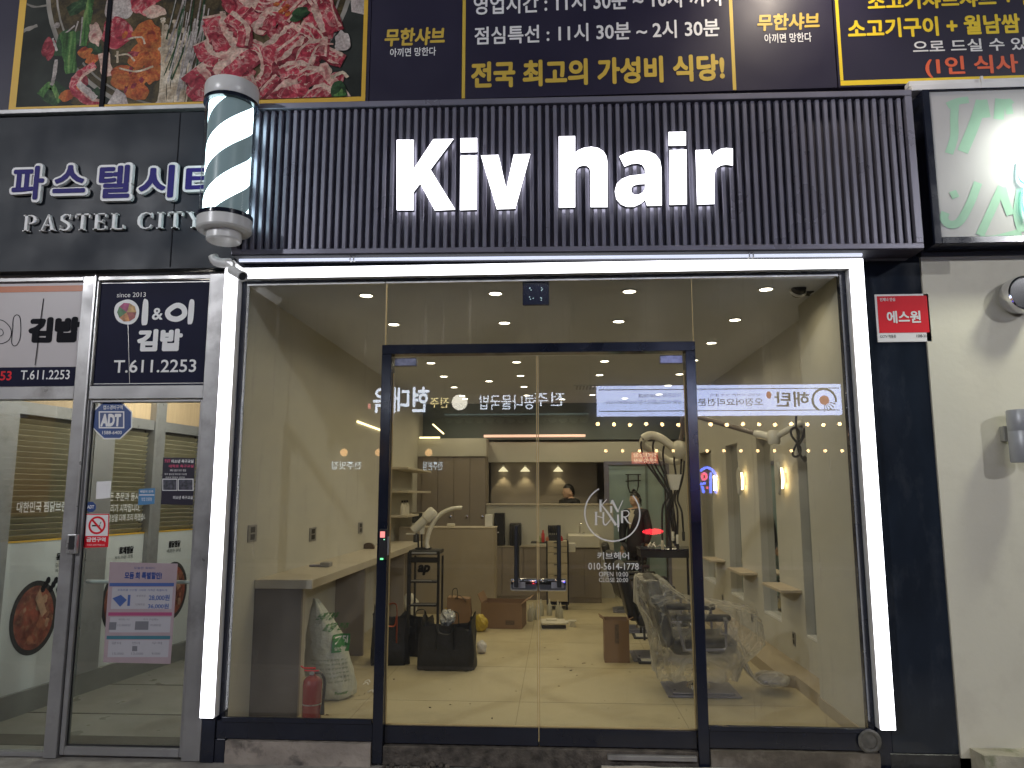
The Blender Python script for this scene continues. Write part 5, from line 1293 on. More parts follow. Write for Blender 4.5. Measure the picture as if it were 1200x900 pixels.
# reception partition
rd_ = t = thing('reception_desk', 'tall beige reception partition standing before the tall cabinet', 'desk', (-1.35, 5.3, 0))
MB().box(-2.02, -.70, 5.30, 5.42, 0, 1.135, .004).build('front_panel', mat('desk_beige', (.37, .32, .245), .5, var=.08, scale=2.4, dirt=((.46, .41, .33), .6, 1.5)), t)
MB().box(-2.02, -.69, 5.295, 5.75, 1.1355, 1.155, .004).build('top', mat('desk_top', (.42, .37, .29), .45, var=.05), t)
MB().box(-.80, -.70, 5.421, 5.75, 0, 1.135, .003).build('side_panel', bpy.data.materials['desk_beige'], t)
q = P(494, 668, y=5.29); mb = MB(); write(mb, front(5.297), 'ap', q.x - .07, q.x + .10, q.z - .07, q.z + .07, bold=.06, h=.002, shear=.03); mb.build('brush_lettering', M['ink'], t)
for nm, u0, u1, v0, v1, key, lab, cat in (('card_stand', 524, 533, 613.5, 619, 'cream_plastic', 'small white card stand on the reception partition', 'stand'), ('white_box', 568.5, 577, 603, 618.5, 'white_plastic', 'upright white box on the end of the reception partition', 'box')):
    a, b = P(u0, v1, y=5.5), P(u1, v0, y=5.5); tag(MB().box(a.x, b.x, 5.46, 5.54, 1.1555, b.z, .006).build(nm, M[key]), lab, cat)
t = thing('payment_terminal', 'dark payment terminal with a tilted screen on the reception partition', 'terminal', P(488, 612, y=5.55))
a, b = P(483, 617, y=5.6), P(495, 601, y=5.6)
MB().box(a.x, b.x, 5.58, 5.62, 1.20, b.z, .006).build('screen', mat('screen_black', (.02, .025, .025), .15, var=.2), t)
MB().box(a.x + .01, b.x - .01, 5.6, 5.7, 1.1555, 1.1995, .006).build('base', M['cream_plastic'], t)

# half wall at the back with sink unit, cabinets, appliances
hw = thing('half_wall', 'beige half height wall behind the sink and drawer units', 'wall', (.2, 7.1, 0))
a, b = P(570, 590, y=7.1), P(718, 590, y=7.1)
MB().box(-.975, b.x, 7.02, 7.14, 0, a.z - .03).build('panel', M['wall'], hw); MB().box(-.975, b.x + .005, 7.0, 7.16, a.z - .0295, a.z, .003).build('cap', mat('cap_beige', (.50, .45, .36), .5, var=.05), hw)
bc = thing('base_cabinet', 'low taupe base cabinet with flat doors below the half wall', 'cabinet', (-.3, 6.9, 0))
z = P(600, 640, y=6.75).z; x0, x1 = P(575, 650, y=6.75).x, P(640, 650, y=6.75).x
MB().box(x0, x1, 6.76, 7.015, 0, z - .022).build('carcass', taupe, bc); MB().box(x0, x1 + .004, 6.735, 7.015, z - .0215, z, .003).build('top', mat('base_top', (.30, .26, .20), .45, var=.05), bc)
for u0, u1 in ((575, 588), (588.5, 613), (613.5, 640)):
    a, b = P(u0, 650, y=6.75).x, P(u1, 650, y=6.75).x; MB().box(a + .003, b - .003, 6.742, 6.7595, .06, z - .03, .002).build('door', taupe, bc)
sk = thing('wash_basin', 'cream wash basin on a taupe vanity cabinet with a slim tap', 'basin', (.75, 6.55, 0))
a, b = P(666, 627.5, y=6.42), P(703, 642, y=6.42)
mb = MB(); mb.box(a.x, b.x, 6.42, 7.01, b.z, a.z, .008); mb.build('basin', M['cream_plastic'], sk)
c0, c1 = P(665, 643, y=6.46).x, P(704, 643, y=6.46).x
MB().box(c0, c1, 6.46, 7.01, 0, b.z - .002).build('cabinet', taupe, sk)
xm = (c0 + c1) / 2; mb = MB(); mb.box(c0 + .01, xm - .002, 6.445, 6.4595, .08, b.z - .02, .002); mb.build('door', taupe, sk); mb = MB(); mb.box(xm + .002, c1 - .01, 6.445, 6.4595, .08, b.z - .02, .002); mb.build('door', taupe, sk)
tp = P(680, 627, y=6.8); mb = MB(); mb.sm = True; mb.tube([(tp.x, 6.8, a.z), (tp.x, 6.8, a.z + .14), (tp.x, 6.76, a.z + .17), (tp.x, 6.68, a.z + .17), (tp.x, 6.66, a.z + .14)], .013, 10); mb.tube([(tp.x + .05, 6.8, a.z), (tp.x + .05, 6.8, a.z + .03)], .018, 10); mb.build('tap', M['chrome'], sk, smooth=40)
# appliances on the base cabinet
t = thing('coffee_machine', 'tall dark appliance standing on the low cabinet beside the reception partition', 'appliance', P(592, 640, y=6.85))
a, b = P(579, 640, y=6.8), P(591, 601, y=6.8); MB().box(a.x, b.x, 6.80, 7.0, z + .0005, b.z, .012, seg=2).build('body', M['matte_black'], t)
MB().box(a.x + .05, a.x + .075, 6.795, 6.7995, z + .2, z + .215).build('button', M['white'], t)
t = thing('air_purifier', 'lower dark rounded appliance standing on the low cabinet', 'appliance', P(603, 640, y=6.85))
a, b = P(597, 640, y=6.8), P(610.5, 613, y=6.8); MB().box(a.x, b.x, 6.80, 7.0, z + .0005, b.z, .02, seg=3).build('body', M['matte_black'], t, smooth=40)
mb = MB(); mb.lathe([(0, 0), (.022, 0), (.03, .01), (.022, .012), (0, .012)], ((a.x + b.x) / 2 + .02, 6.8, b.z - .1), 20, axis='Y'); mb.build('dial', M['gunmetal'], t, smooth=40)
# peaked light washes in the rear recess: small downward lamps
for k, u in enumerate((590, 615.5, 654)):
    q = P(u, 548, y=7.86); t = thing('spot_lamp', 'small wall lamp throwing a peaked glow on the taupe rear partition', 'wall lamp', q, 'small lamps on the rear partition')
    MB().box(q.x - .02, q.x + .02, 7.84, 7.899, q.z + .02, q.z + .05, .004).build('body', M['white_plastic'], t)
    mb = MB(); mb.lathe([(.012, .022), (.085, -.055), (.082, -.058), (.010, .018)], (q.x, 7.80, q.z - .01), 24); mb.build('lamp_shade', emit('small_shade_glow_%d' % k, (1, .86, .52), 1.1), t, smooth=40)
    lamp('small_lamp', 'SPOT', (q.x, 7.80, q.z - .04), 4, (1, .8, .45), (q.x, 7.82, q.z - 1), t, spot_size=radians(75), spot_blend=.4, shadow_soft_size=.02)
# teal glazed doorway
dw = thing('rear_doorway', 'teal glazed doorway at the rear with a dark frame', 'door', (1.4, 7.3, 0))
x0, x1 = P(709, 545, y=7.2).x, P(780, 545, y=7.2).x; zt = P(740, 545, y=7.2).z
mb = MB(); mb.box(x0 - .02, x0 + .06, 7.17, 7.25, 0, zt, .003); mb.box(x1, x1 + .05, 7.17, 7.25, 0, zt, .003); mb.box(x0 - .02, x1 + .05, 7.17, 7.25, zt + .001, zt + .06, .003); mb.build('frame', M['gunmetal'], dw)
tealm = mat('teal_glass', (.42, .56, .54), .2, var=.1, scale=2)
MB().box(x0 + .061, x1 - .001, 7.42, 7.44, .0, zt).build('panel', tealm, dw)
MB().box(x0 + .061 + .62 * (x1 - x0), x0 + .061 + .66 * (x1 - x0), 7.40, 7.419, 0, zt).build('stile', mat('teal_frame', (.20, .27, .26), .3, var=.05), dw)
tag(MB().box(x1 + .051, 2.299, 7.17, 7.25, 0, 2.129).build('rear_panel', M['wall']), 'beige panel between the teal doorway and the mirror wall', 'wall panel')
t = thing('wall_hook', 'black wire hook rack hung in the teal doorway', 'hook rack', P(741, 560, y=7.38))
mb = MB(); mb.sm = True
q = lambda u, v: P(u, v, y=7.38)
mb.tube([q(736, 556), q(736, 570), q(738, 577), q(746, 577), q(748, 570), q(748, 556)], .010, 8); mb.tube([q(733, 556), q(751, 556)], .008, 8); mb.tube([q(733, 564), q(751, 563)], .008, 8); mb.build('wire', M['matte_black'], t, smooth=60)
mb = MB(); mb.lathe([(.025, -.01), (.035, 0), (.025, .01), (.018, 0), (.025, -.01)], q(742.5, 575), 20, axis='Y'); mb.build('ring', M['alu'], t, smooth=60)

# ---------------------------------------------------------------- bar counter on the beige wall
t = thing('bar_counter', 'long pale bar counter with a dark end panel along the beige wall', 'counter', (-1.9, .5, 0))
MB().box(-2.099, -1.742, .50, .54, 0, .905, .002).build('end_panel', mat('dark_taupe_end', (.15, .13, .115), .5, var=.06), t)
MB().box(-2.099, -1.66, .485, 5.2, .9055, .972, .003).build('top', mat('counter_top', (.50, .45, .36), .4, var=.04, scale=2), t)
MB().box(-1.80, -1.742, .541, .60, 0, .905, .002).build('post', mat('counter_post', (.44, .40, .32), .5, var=.04), t)
for y in (2.6, 4.6): MB().box(-2.099, -1.80, y, y + .04, 0, .905, .002).build('support', taupe, t)
t = thing('power_strip', 'grey hinge like device lying on the counter top', 'device', P(377, 662, z=.972))
a = P(363, 664, z=.972); b = P(391, 663, z=.972)
MB().box(a.x, a.x + .11, a.y - .02, a.y + .03, .9725, .990, .004).build('handle', M['gunmetal'], t); MB().box(a.x + .105, b.x, a.y - .05, a.y + .06, .9725, 1.012, .006).build('body', M['alu_dark'], t)
t = thing('tape_dispenser', 'small dark dome shaped dispenser on the counter near the door frame', 'dispenser', P(432, 642, z=.972))
c = P(432, 643, z=.972); mb = MB(); mb.lathe([(0, -.03), (.07, -.03), (.07, .03), (0, .03)], c + Vector((0, 0, .0005)), 24, axis='Y', a0=0, a1=pi); mb.lathe([(.035, -.032), (.045, -.034), (.045, .034), (.035, .032)], c + Vector((0, 0, .005)), 24, axis='Y', a0=0, a1=pi); mb.box(c.x - .07, c.x + .07, c.y - .03, c.y + .03, .973, .978); mb.build('body', mat('brown_plastic', (.10, .07, .05), .3, var=.1), t, smooth=40)
t = thing('bottle', 'small dark bottle with a pale cap standing at the far end of the counter', 'bottle', P(463, 640, z=.972))
c = P(463, 641, z=.972); c.x = -1.72; mb = MB(); mb.lathe([(0, 0.001), (.035, .001), (.035, .09), (.012, .12), (.012, .14), (0, .14)], (c.x, 4.95, .972), 18); mb.build('body', M['matte_black'], t, smooth=40)
mb = MB(); mb.lathe([(0, .1405), (.014, .1405), (.012, .20), (0, .20)], (c.x, 4.95, .972), 14); mb.build('cap', M['cream_plastic'], t, smooth=40)

# fire extinguisher
c = Vector((-1.645, .44, 0))
t = thing('fire_extinguisher', 'red fire extinguisher standing against the dark counter end', 'extinguisher', c)
mb = MB(); mb.lathe([(0, .001), (.068, .001), (.075, .012), (.075, .33), (.070, .37), (.05, .40), (.026, .412), (.026, .425), (0, .425)], c, 36); mb.build('cylinder', mat('red_enamel', (.26, .004, .008), .25, var=.05, coat=.3), t, smooth=40)
mb = MB(); mb.lathe([(.0755, .15), (.0758, .15), (.0758, .162), (.0755, .162)], c, 36); mb.build('label_band', M['alu'], t, smooth=40)
mb = MB(); mb.box(c.x - .02, c.x + .02, c.y - .02, c.y + .02, .4255, .45, .004); mb.box(c.x - .07, c.x + .05, c.y - .010, c.y + .010, .452, .462, .003, mat=None); mb.box(c.x - .075, c.x + .02, c.y - .008, c.y + .008, .475, .487, .003); mb.tube([c + Vector((-.075, 0, .481)), c + Vector((-.10, 0, .50))], .006, 6); mb.build('handle', M['red'], t)
mb = MB(); mb.sm = True; mb.tube(smooth_path([c + Vector(p) for p in ((.02, -.01, .44), (.07, -.02, .44), (.098, -.02, .38), (.10, -.02, .28), (.092, -.02, .14))], 6), .011, 10); mb.tube([c + Vector((.092, -.02, .14)), c + Vector((.090, -.02, .06))], [.012, .018], 10); mb.build('hose', M['matte_black'], t, smooth=60)
mb = MB(); mb.lathe([(0, 0), (.018, 0), (.018, .008), (0, .008)], c + Vector((.0, -.021, .44)), 16, axis='Y'); mb.build('gauge', M['alu'], t, smooth=40)

t.location += Vector((.03, 0, 0)); t.scale = (.92, .92, .74)

# full rubbish sack
def sack():
    rnd_ = random.Random(4); rings = []
    b0, b1 = P(356, 823, y=.98), P(413, 822, y=.98); tp = P(379, 703, y=1.06)
    H = tp.z
    prof = [(0.0, .80), (.03, .95), (.12, 1.0), (.28, .97), (.45, .88), (.62, .74), (.78, .52), (.90, .30), (.97, .16), (1.0, .10)]
    cx0 = -1.60
    for h, wv in prof:
        cx_ = cx0 + (tp.x - cx0) * h ** 1.6; cy_ = 1.10; ring = []
        for k in range(40):
            a = 2 * pi * k / 40
            wr = 1 + .05 * sin(5 * a + 9 * h) + .035 * sin(11 * a - 14 * h) + rnd_.uniform(-.012, .012)
            ring.append(Vector((cx_ + .185 * wv * wr * cos(a), cy_ + .16 * wv * wr * sin(a), .002 + H * h + .01 * sin(3 * a) * h)))
        rings.append(ring)
    return rings, H
rings, H = sack()
t = thing('rubbish_sack', 'full white rubbish sack with green lettering leaning by the counter', 'rubbish sack', (-1.6, 1.1, 0))
sm_ = mat('translucent_sack', (.55, .57, .49), .35, var=.12, scale=7, bump=.9, bscale=16)
mb = MB(); mb.sm = True; mb.loft(rings); mb.build('sack', sm_, t, smooth=180)
FSk = Face((-1.60, .93, 0), (1, 0, 0), (0, .10, .99), (0, -1, 0))
def sackpt(f):  # wrap a flat drawing around the front of the sack
    def g(mb_):
        for v in mb_.bm.verts:
            z_ = max(.01, min(.99, v.co.z / H)); 
            i = min(range(len(rings) - 1), key=lambda k: 0 if rings[k][0].z <= v.co.z <= rings[k + 1][0].z else abs(rings[k][0].z - v.co.z) + 1)
            tt = (v.co.z - rings[i][0].z) / (rings[i + 1][0].z - rings[i][0].z); ring = [a_.lerp(b_2, max(0, min(1, tt))) for a_, b_2 in zip(rings[i], rings[i + 1])]
            best = min((q_ for q_ in ring if q_.y < 1.12), key=lambda q_: abs(q_.x - v.co.x))
            near = sorted((q_ for q_ in ring if q_.y < 1.12), key=lambda q_: abs(q_.x - v.co.x))[:2]
            d0, d1 = abs(near[0].x - v.co.x), abs(near[1].x - v.co.x); yy = (near[0].y * d1 + near[1].y * d0) / max(1e-6, d0 + d1)
            v.co.y = yy - .011 - (0.93 - v.co.y if v.co.y < .93 else 0)
    return g
wrap = sackpt(None); green_ = mat('sack_green', (.05, .24, .06), .4, var=.06); gcol = bpy.data.materials['sack_green']
FK = Face((0, .93, 0), (1, 0, 0), (0, 0, 1), (0, -1, 0))
mb = MB(); write(mb, FK, '쓰레기봉투', -1.72, -1.58, .60, .655, bold=.02, shear=.03); write(mb, FK, '희망 전주', -1.66, -1.50, .515, .575, bold=.02, shear=.03)
for z0_, z1_, x0_, x1_ in ((.05, .075, -1.53, -1.45), (.078, .10, -1.66, -1.60)): write(mb, FK, 'Power' if x0_ > -1.6 else '재활용', x0_, x1_, z0_, z1_, bold=.02)
wrap(mb); mb.build('lettering', gcol, t)
mb = MB(); n = 6
for i in range(n):
    for j in range(n):
        x, zz = -1.575 + .11 * i / n, .36 + .13 * j / n; mb.poly([(x, .93, zz), (x + .11 / n, .93, zz), (x + .11 / n, .93, zz + .13 / n), (x, .93, zz + .13 / n)])
wrap(mb); mb.build('green_patch', mat('sack_green_patch', (.045, .24, .07), .4, var=.05), t)
mb = MB(); write(mb, FK, '75l', -1.56, -1.48, .42, .475, bold=.03, h=.004); write(mb, FK, '일반용', -1.555, -1.485, .375, .40, bold=.0, h=.004); wrap(mb); mb.build('patch_lettering', M['white'], t)
mb = MB()
for k in range(6): write(mb, FK, '생활쓰레기 전용 종량제 봉투', -1.73 + .01 * k, -1.47 + .006 * k, .30 - k * .032, .315 - k * .032, bold=.0)
wrap(mb); mb.build('small_print', mat('sack_grey_print', (.16, .22, .16), .4, var=.1), t)

t.location += Vector((-.06, -.03, 0)); t.scale = (1.06, 1, 1)

# black tote bags
def tote(name, label, c, w, d, h, seed, rot=0.0, orange=False):
    r_ = random.Random(seed); t = thing(name, label, 'tote bag', c, 'black tote bags on the floor')
    m4 = Matrix.Rotation(rot, 3, 'Z'); rings = []; n = 48
    for hz_, s in ((0, .97), (.04, 1.0), (.35, 1.0), (.7, .99), (.95, .98), (1.0, .985)):
        ring = []
        for k in range(n):
            a = 2 * pi * k / n; e = .22
            x = w / 2 * (abs(cos(a)) ** e) * (1 if cos(a) >= 0 else -1); y = d / 2 * (abs(sin(a)) ** e) * (1 if sin(a) >= 0 else -1)
            wob = 1 + .035 * sin(5 * a + 6 * hz_ + seed) + .03 * sin(11 * a - 9 * hz_ + 2 * seed) + .012 * r_.uniform(-1, 1) - (.07 * hz_ * hz_ * (1 + sin(2 * a + seed)) / 2)
            ring.append(Vector(c) + m4 @ Vector((x * s * wob, y * s * wob, .002 + h * hz_ + (.05 * sin(2 * a + seed) + .02 * sin(7 * a) if hz_ > .9 else .01 * sin(5 * a)))))
        rings.append(ring)
    inner = [Vector(c) + (q - Vector(c)) * .97 for q in rings[-1]]; low = [Vector((q.x, q.y, h * .75)) for q in inner]
    mb = MB(); mb.sm = True; mb.loft(rings + [inner, low]); mb.build('bag', mat('woven_black_%d' % seed, (.009, .009, .010), .55, var=.4, scale=14, bump=.9, bscale=7), t, smooth=70)
    for sx in (-1, 1):
        mb = MB(); y = -d / 2 - .006; base = [(-.16 * w, y, h * .45), (-.15 * w, y, h * .98), (-.10 * w, y - .02, h * (1.10 if sx > 0 else .82)), (.10 * w, y - .02, h * (1.12 if sx > 0 else .80)), (.15 * w, y, h * .98), (.16 * w, y, h * .45)]
        if sx > 0: base = [(a, -b, cc_) for a, b, cc_ in base]
        mb.tube(smooth_path([Vector(c) + m4 @ Vector(p) for p in base], 5), .016, 8, flat=.3); mb.build('strap', mat('orange_strap', (.40, .07, .02), .5, var=.1) if orange else M['matte_black'], t, smooth=60)
    return t
c0 = P(521, 787, z=0); tote('tote_bag', 'big black tote bag standing open in front of the step ladder', (c0.x, c0.y + .18, 0), .52, .34, .42, 1)
c1 = P(448, 781, z=0); tote('tote_bag', 'black tote bag with orange straps behind the door frame', (c1.x + .03, c1.y + .2, 0), .36, .34, .46, 2, .2, True)
c2 = P(482, 774, z=0); tote('tote_bag', 'flatter black tote bag between the two other black bags', (c2.x - .02, c2.y + .30, 0), .34, .24, .37, 3, -.2)
t = thing('plastic_scrap', 'crumpled clear plastic wrap poking out of the big tote bag', 'plastic wrap', (c0.x, c0.y + .2, .40)); mb = MB(); r_ = random.Random(6)
b = bmesh.new(); bmesh.ops.create_icosphere(b, subdivisions=3, radius=.07, matrix=Matrix.Translation((c0.x + .0, c0.y + .16, .45)))
for q in b.verts: q.co += Vector((r_.uniform(-.015, .015), r_.uniform(-.015, .015), r_.uniform(-.02, .02)))
mb.merge(b); mb.build('wrap', mat('crinkle_white', (.60, .60, .58), .25, var=.1, bump=1, bscale=20), t)

# narrow black ladder-like rack and the steamer arm above it
t = thing('step_ladder', 'black folding step ladder with flat treads behind the tote bags', 'step ladder', (-1.35, 3.62, 0))
a, b = P(480, 645, y=3.6), P(515, 645, y=3.6); x0, x1, zt = a.x, b.x, a.z
mb = MB(); mb.box(x0 - .02, x0 + .022, 3.58, 3.63, .002, zt - .02, .004); mb.box(x1 - .022, x1 + .004, 3.58, 3.63, .002, zt - .02, .004); mb.box(x0, x0 + .02, 3.90, 3.94, .002, zt - .08, .004); mb.box(x1 - .02, x1, 3.90, 3.94, .002, zt - .08, .004); mb.build('frame', M['matte_black'], t)
MB().box(x0 - .006, x1 + .002, 3.575, 3.92, zt - .045, zt, .006).build('top_tread', M['matte_black'], t)
MB().box(x0 + .023, x1 - .023, 3.575, 3.60, zt - .135, zt - .075, .004).build('cross_plate', M['matte_black'], t)
MB().box(x0 + .03, x1 - .03, 3.570, 3.5745, zt - .035, zt - .015, .001).build('tread_strip', M['alu'], t)
for z in (zt - .34, zt - .60, zt - .86):
    MB().box(x0 + .023, x1 - .023, 3.57, 3.75, z - .02, z, .004).build('tread', M['matte_black'], t); MB().box(x0 + .03, x1 - .03, 3.5655, 3.5695, z + .0, z + .012).build('tread_strip', M['alu'], t)
t = thing('hair_steamer', 'cream hair steamer with a long curved arm standing on the step ladder', 'hair steamer', (-1.30, 3.76, 1.2))
ys = 3.76; ZS = zt; q = lambda u, v, dy=0: P(u, v, y=ys + dy)
mb = MB(); mb.sm = True
arc = [Vector((q(501, 645).x, ys, ZS + .015)), q(500, 636), q(502, 626), q(506, 616), q(512, 607), q(520, 600), q(530, 596), q(539, 595), q(541, 595.5)]
pth = smooth_path(arc, 5); mb.tube(pth, [.042 - .012 * i / (len(pth) - 1) for i in range(len(pth))], 12, flat=.7); mb.build('arm', M['cream_plastic'], t, smooth=60)
d0, d1 = q(484, 622), q(507, 600)
ax = (d1 - d0).normalized(); rm = Vector((0, 0, 1)).rotation_difference(ax).to_matrix(); ln = (d1 - d0).length
mb = MB(); mb.lathe([(0, 0), (.040, 0), (.050, .01), (.052, ln * .62), (.064, ln * .66), (.070, ln), (.05, ln + .03), (0, ln + .035)], d0, 28, mat=rm); mb.build('head', M['cream_plastic'], t, smooth=40)
mb = MB(); mb.prism([q(492, 626), q(496.5, 626), q(498, 612), q(492, 616)], (0, .06, 0)); mb.box(q(476, 625).x, q(486, 625).x, ys - .02, ys + .05, q(476, 626.6).z, q(476, 624.8).z, .004); mb.build('bracket', M['cream_plastic'], t)
mb = MB(); mb.sm = True
for u in (490, 494): mb.tube([q(u, 626, .03), (q(u, 626).x, ys + .03, ZS + .01)], .011, 8)
mb.build('pole', M['matte_black'], t, smooth=60)
MB().box(q(487, 645).x, q(505, 645).x, ys - .04, ys + .07, ZS + .001, ZS + .02, .005).build('base', M['matte_black'], t)

# bags and boxes beyond
kraft = mat('kraft_paper', (.25, .155, .09), .75, var=.08, scale=3); kraft_d = mat('kraft_inside', (.15, .09, .05), .8, var=.1)
t = thing('paper_bag', 'brown paper carrier bag with twisted handles beside the cardboard box', 'paper bag', P(538, 736, z=0))
yb = P(538, 736, z=0).y; a, b = P(524, 700, y=yb), P(551, 737, y=yb)
x0, x1, zt = a.x, b.x, a.z
mb = MB(); mb.loft([[(x0, yb, .001), (x1, yb, .001), (x1, yb + .16, .001), (x0, yb + .16, .001)], [(x0 - .005, yb - .005, zt * .5), (x1 + .004, yb - .006, zt * .5), (x1 + .002, yb + .17, zt * .5), (x0, yb + .17, zt * .5)], [(x0 + .0, yb + .01, zt), (x1 - .015, yb + .0, zt * .95), (x1 - .01, yb + .14, zt * .97), (x0 + .01, yb + .15, zt * 1.02)]]); mb.build('bag', kraft, t)
mb = MB(); mb.sm = True; mb.tube(smooth_path([(x0 + .06, yb + .0, zt), (x0 + .07, yb, zt + .09), (x0 + .12, yb, zt + .10), (x0 + .13, yb, zt - .02)], 4), .005, 6); mb.tube(smooth_path([(x0 + .10, yb - .006, zt - .02), (x0 + .15, yb - .012, zt + .03), (x1 - .05, yb - .01, zt - .05)], 4), .009, 6, flat=.4); mb.build('handle', M['matte_black'], t, smooth=60)
def carton(label, c, w, d, h, rot, flaps=True, seed=0):
    t = thing('cardboard_box', label, 'cardboard box', c, 'cardboard boxes on the floor'); m4 = Matrix.Translation(c) @ Matrix.Rotation(rot, 4, 'Z'); th = .006
    mb = MB(); mb.box(-w / 2, w / 2, -d / 2, -d / 2 + th, .001, h, mat=m4); mb.box(-w / 2, w / 2, d / 2 - th, d / 2, .001, h, mat=m4); mb.box(-w / 2, -w / 2 + th, -d / 2 + th, d / 2 - th, .001, h, mat=m4); mb.box(w / 2 - th, w / 2, -d / 2 + th, d / 2 - th, .001, h, mat=m4); mb.box(-w / 2 + th, w / 2 - th, -d / 2 + th, d / 2 - th, .001, .012, mat=m4); mb.build('carton', kraft, t)
    if flaps:
        for s, ang in ((-1, radians(25 + 30 * (seed % 2))), (1, radians(60))):
            mb = MB(); L_ = d * .46; m5 = m4 @ Matrix.Translation((s * w / 2, 0, h)) @ Matrix.Rotation(s * ang, 4, 'Y'); mb.box(-.003, .003, -d / 2 + .01, d / 2 - .01, 0.001, min(L_, w * .22), mat=m5); mb.build('flap', kraft, t)
    mb = MB(); mb.box(-.02, .02, -d / 2 - .0016, -d / 2 - .0004, h * .45, h * .9, mat=m4) if seed else mb.box(w * .1, w * .32, -d / 2 - .0016, -d / 2 - .0004, h * .16, h * .34, mat=m4); mb.build('stamp', mat('box_stamp_%d' % seed, (.12, .08, .05), .7, var=.4, scale=60), t)
    return t
q0, q1, q2 = P(559, 735.5, z=0), P(595, 741, z=0), P(617, 735.5, z=0)
e1 = (q1 - q0); e2 = (q2 - q1)
carton('wide brown cardboard box with open flaps beside the paper bag', ((q0 + q2) / 2) + Vector((0.02, .12, 0)), .50, .42, P(595, 710, y=q1.y).z, atan2(e1.y, e1.x) + .55, True, 0)
q0, q1 = P(709, 777, z=0), P(738, 777, z=0)
carton('tall narrow brown cardboard box standing open before the wrapped chair', Vector(((q0.x + q1.x) / 2, q0.y + .12, 0)), q1.x - q0.x, .22, P(720, 727, y=q0.y).z, 0.0, True, 1)
def lump(name, label, cat, c, rx, ry, rz, m, seed):
    b = bmesh.new(); bmesh.ops.create_icosphere(b, subdivisions=4, radius=1); r_ = random.Random(seed); ph = [r_.uniform(0, 6) for _ in range(6)]
    for q in b.verts:
        f = 1 + .10 * sin(4 * q.co.x + ph[0]) * cos(5 * q.co.z + ph[1]) + .07 * sin(9 * q.co.y + ph[2]) + .05 * sin(13 * q.co.x + 11 * q.co.z + ph[3])
        q.co = Vector((c[0] + q.co.x * rx * f, c[1] + q.co.y * ry * f, max(.002, c[2] + q.co.z * rz * f)))
    mb = MB(); mb.merge(b); return tag(mb.build(name, m, smooth=180), label, cat)
c = P(562, 742, z=0); lump('yellow_bag', 'crumpled yellow plastic bag beside the cardboard box', 'plastic bag', (c.x, c.y + .12, .09), .085, .09, .10, mat('yellow_plastic', (.50, .37, .04), .35, var=.2, bump=.6, bscale=12), 2)
c = P(526, 738, z=0); lump('yellow_bag', 'bit of yellow plastic bag behind the paper bag', 'plastic bag', (c.x - .03, c.y + .25, .10), .10, .08, .12, bpy.data.materials['yellow_plastic'], 3)
c = P(565, 767, z=0); lump('snack_packet', 'small red, white and blue packet beside the big tote bag', 'packet', (c.x - .01, c.y + .05, .06), .05, .05, .065, mat('packet_white', (.62, .60, .58), .35, var=.1, dirt=((.55, .05, .04), 1, 9)), 4)
c = P(473, 725, y=4.8); lump('white_bag', 'pile of folded pale bags behind the ladder', 'bag', (c.x + .05, 4.8, .16), .13, .1, .16, mat('pale_bag', (.55, .52, .42), .5, var=.15, bump=.6), 5)
# white and black kit box with bottles
c = P(650, 738, z=0)
t = thing('tool_case', 'low white topped black case lying on the floor in front of the trolley', 'case', c)
m4 = Matrix.Translation((c.x, c.y + .12, 0)) @ Matrix.Rotation(.06, 4, 'Z')
MB().box(-.16, .13, -.13, .16, .012, .055, .008, mat=m4).build('body', M['matte_black'], t); MB().box(-.165, .135, -.135, .165, .0555, .085, .012, mat=m4, seg=2).build('lid', M['cream_plastic'], t); MB().box(-.165, .135, -.135, .165, .001, .0115, mat=m4).build('tray', M['cream_plastic'], t)
MB().box(-.10, .03, .0, .12, .0855, .10, .004, mat=m4).build('packet', M['cream_plastic'], t)
for k, (u, v) in enumerate(((621, 729), (624, 727), (634, 722), (644, 722), (654, 724), (657, 727), (630, 727))):
    b = P(u, v, z=0); t = thing('bottle', 'pale squeeze bottle standing by the low case on the floor', 'bottle', b, 'squeeze bottles on the floor')
    mb = MB(); mb.lathe([(0, .001), (.035, .001), (.037, .02), (.034, .13), (.014, .16), (.012, .165), (0, .165)], (b.x, b.y + .05, 0), 18); mb.build('body', mat('bottle_grey_%d' % k, (.42, .41, .34), .35, var=.1), t, smooth=40); mb = MB(); mb.lathe([(0, .1655), (.014, .1655), (.006, .215), (0, .216)], (b.x, b.y + .05, 0), 12); mb.build('nozzle', M['cream_plastic'], t, smooth=40)
b = P(671, 735, z=0); mb = MB(); mb.box(b.x - .05, b.x + .05, b.y, b.y + .09, .06, .075, .003); mb.prism([(b.x - .04, b.y + .01, .001), (b.x + .04, b.y + .01, .001), (b.x + .02, b.y + .01, .0595), (b.x - .02, b.y + .01, .0595)], (0, .07, 0)); tag(mb.build('small_stand', M['cream_plastic']), 'tiny cream stool shaped stand on the floor beside the low case', 'stand')
b = P(663, 731, z=0); tag(MB().box(b.x - .05, b.x + .04, b.y, b.y + .06, .001, .03, .006).build('paper_scrap', M['white']), 'white paper scrap beside the small cream stand', 'paper')
for k, (u, v) in enumerate(((425, 803), (431, 812), (427, 800))):
    b = P(u, v, z=0); mb = MB(); mb.tube(smooth_path([b + Vector((0, 0, .006)), b + Vector((.03, .02, .02)), b + Vector((.05, -.01, .008))], 4), .006, 6, flat=.4); tag(mb.build('paper_scrap', M['white']), 'curled white scrap on the floor before the orange strapped bag', 'paper', 'curled scraps on the floor')
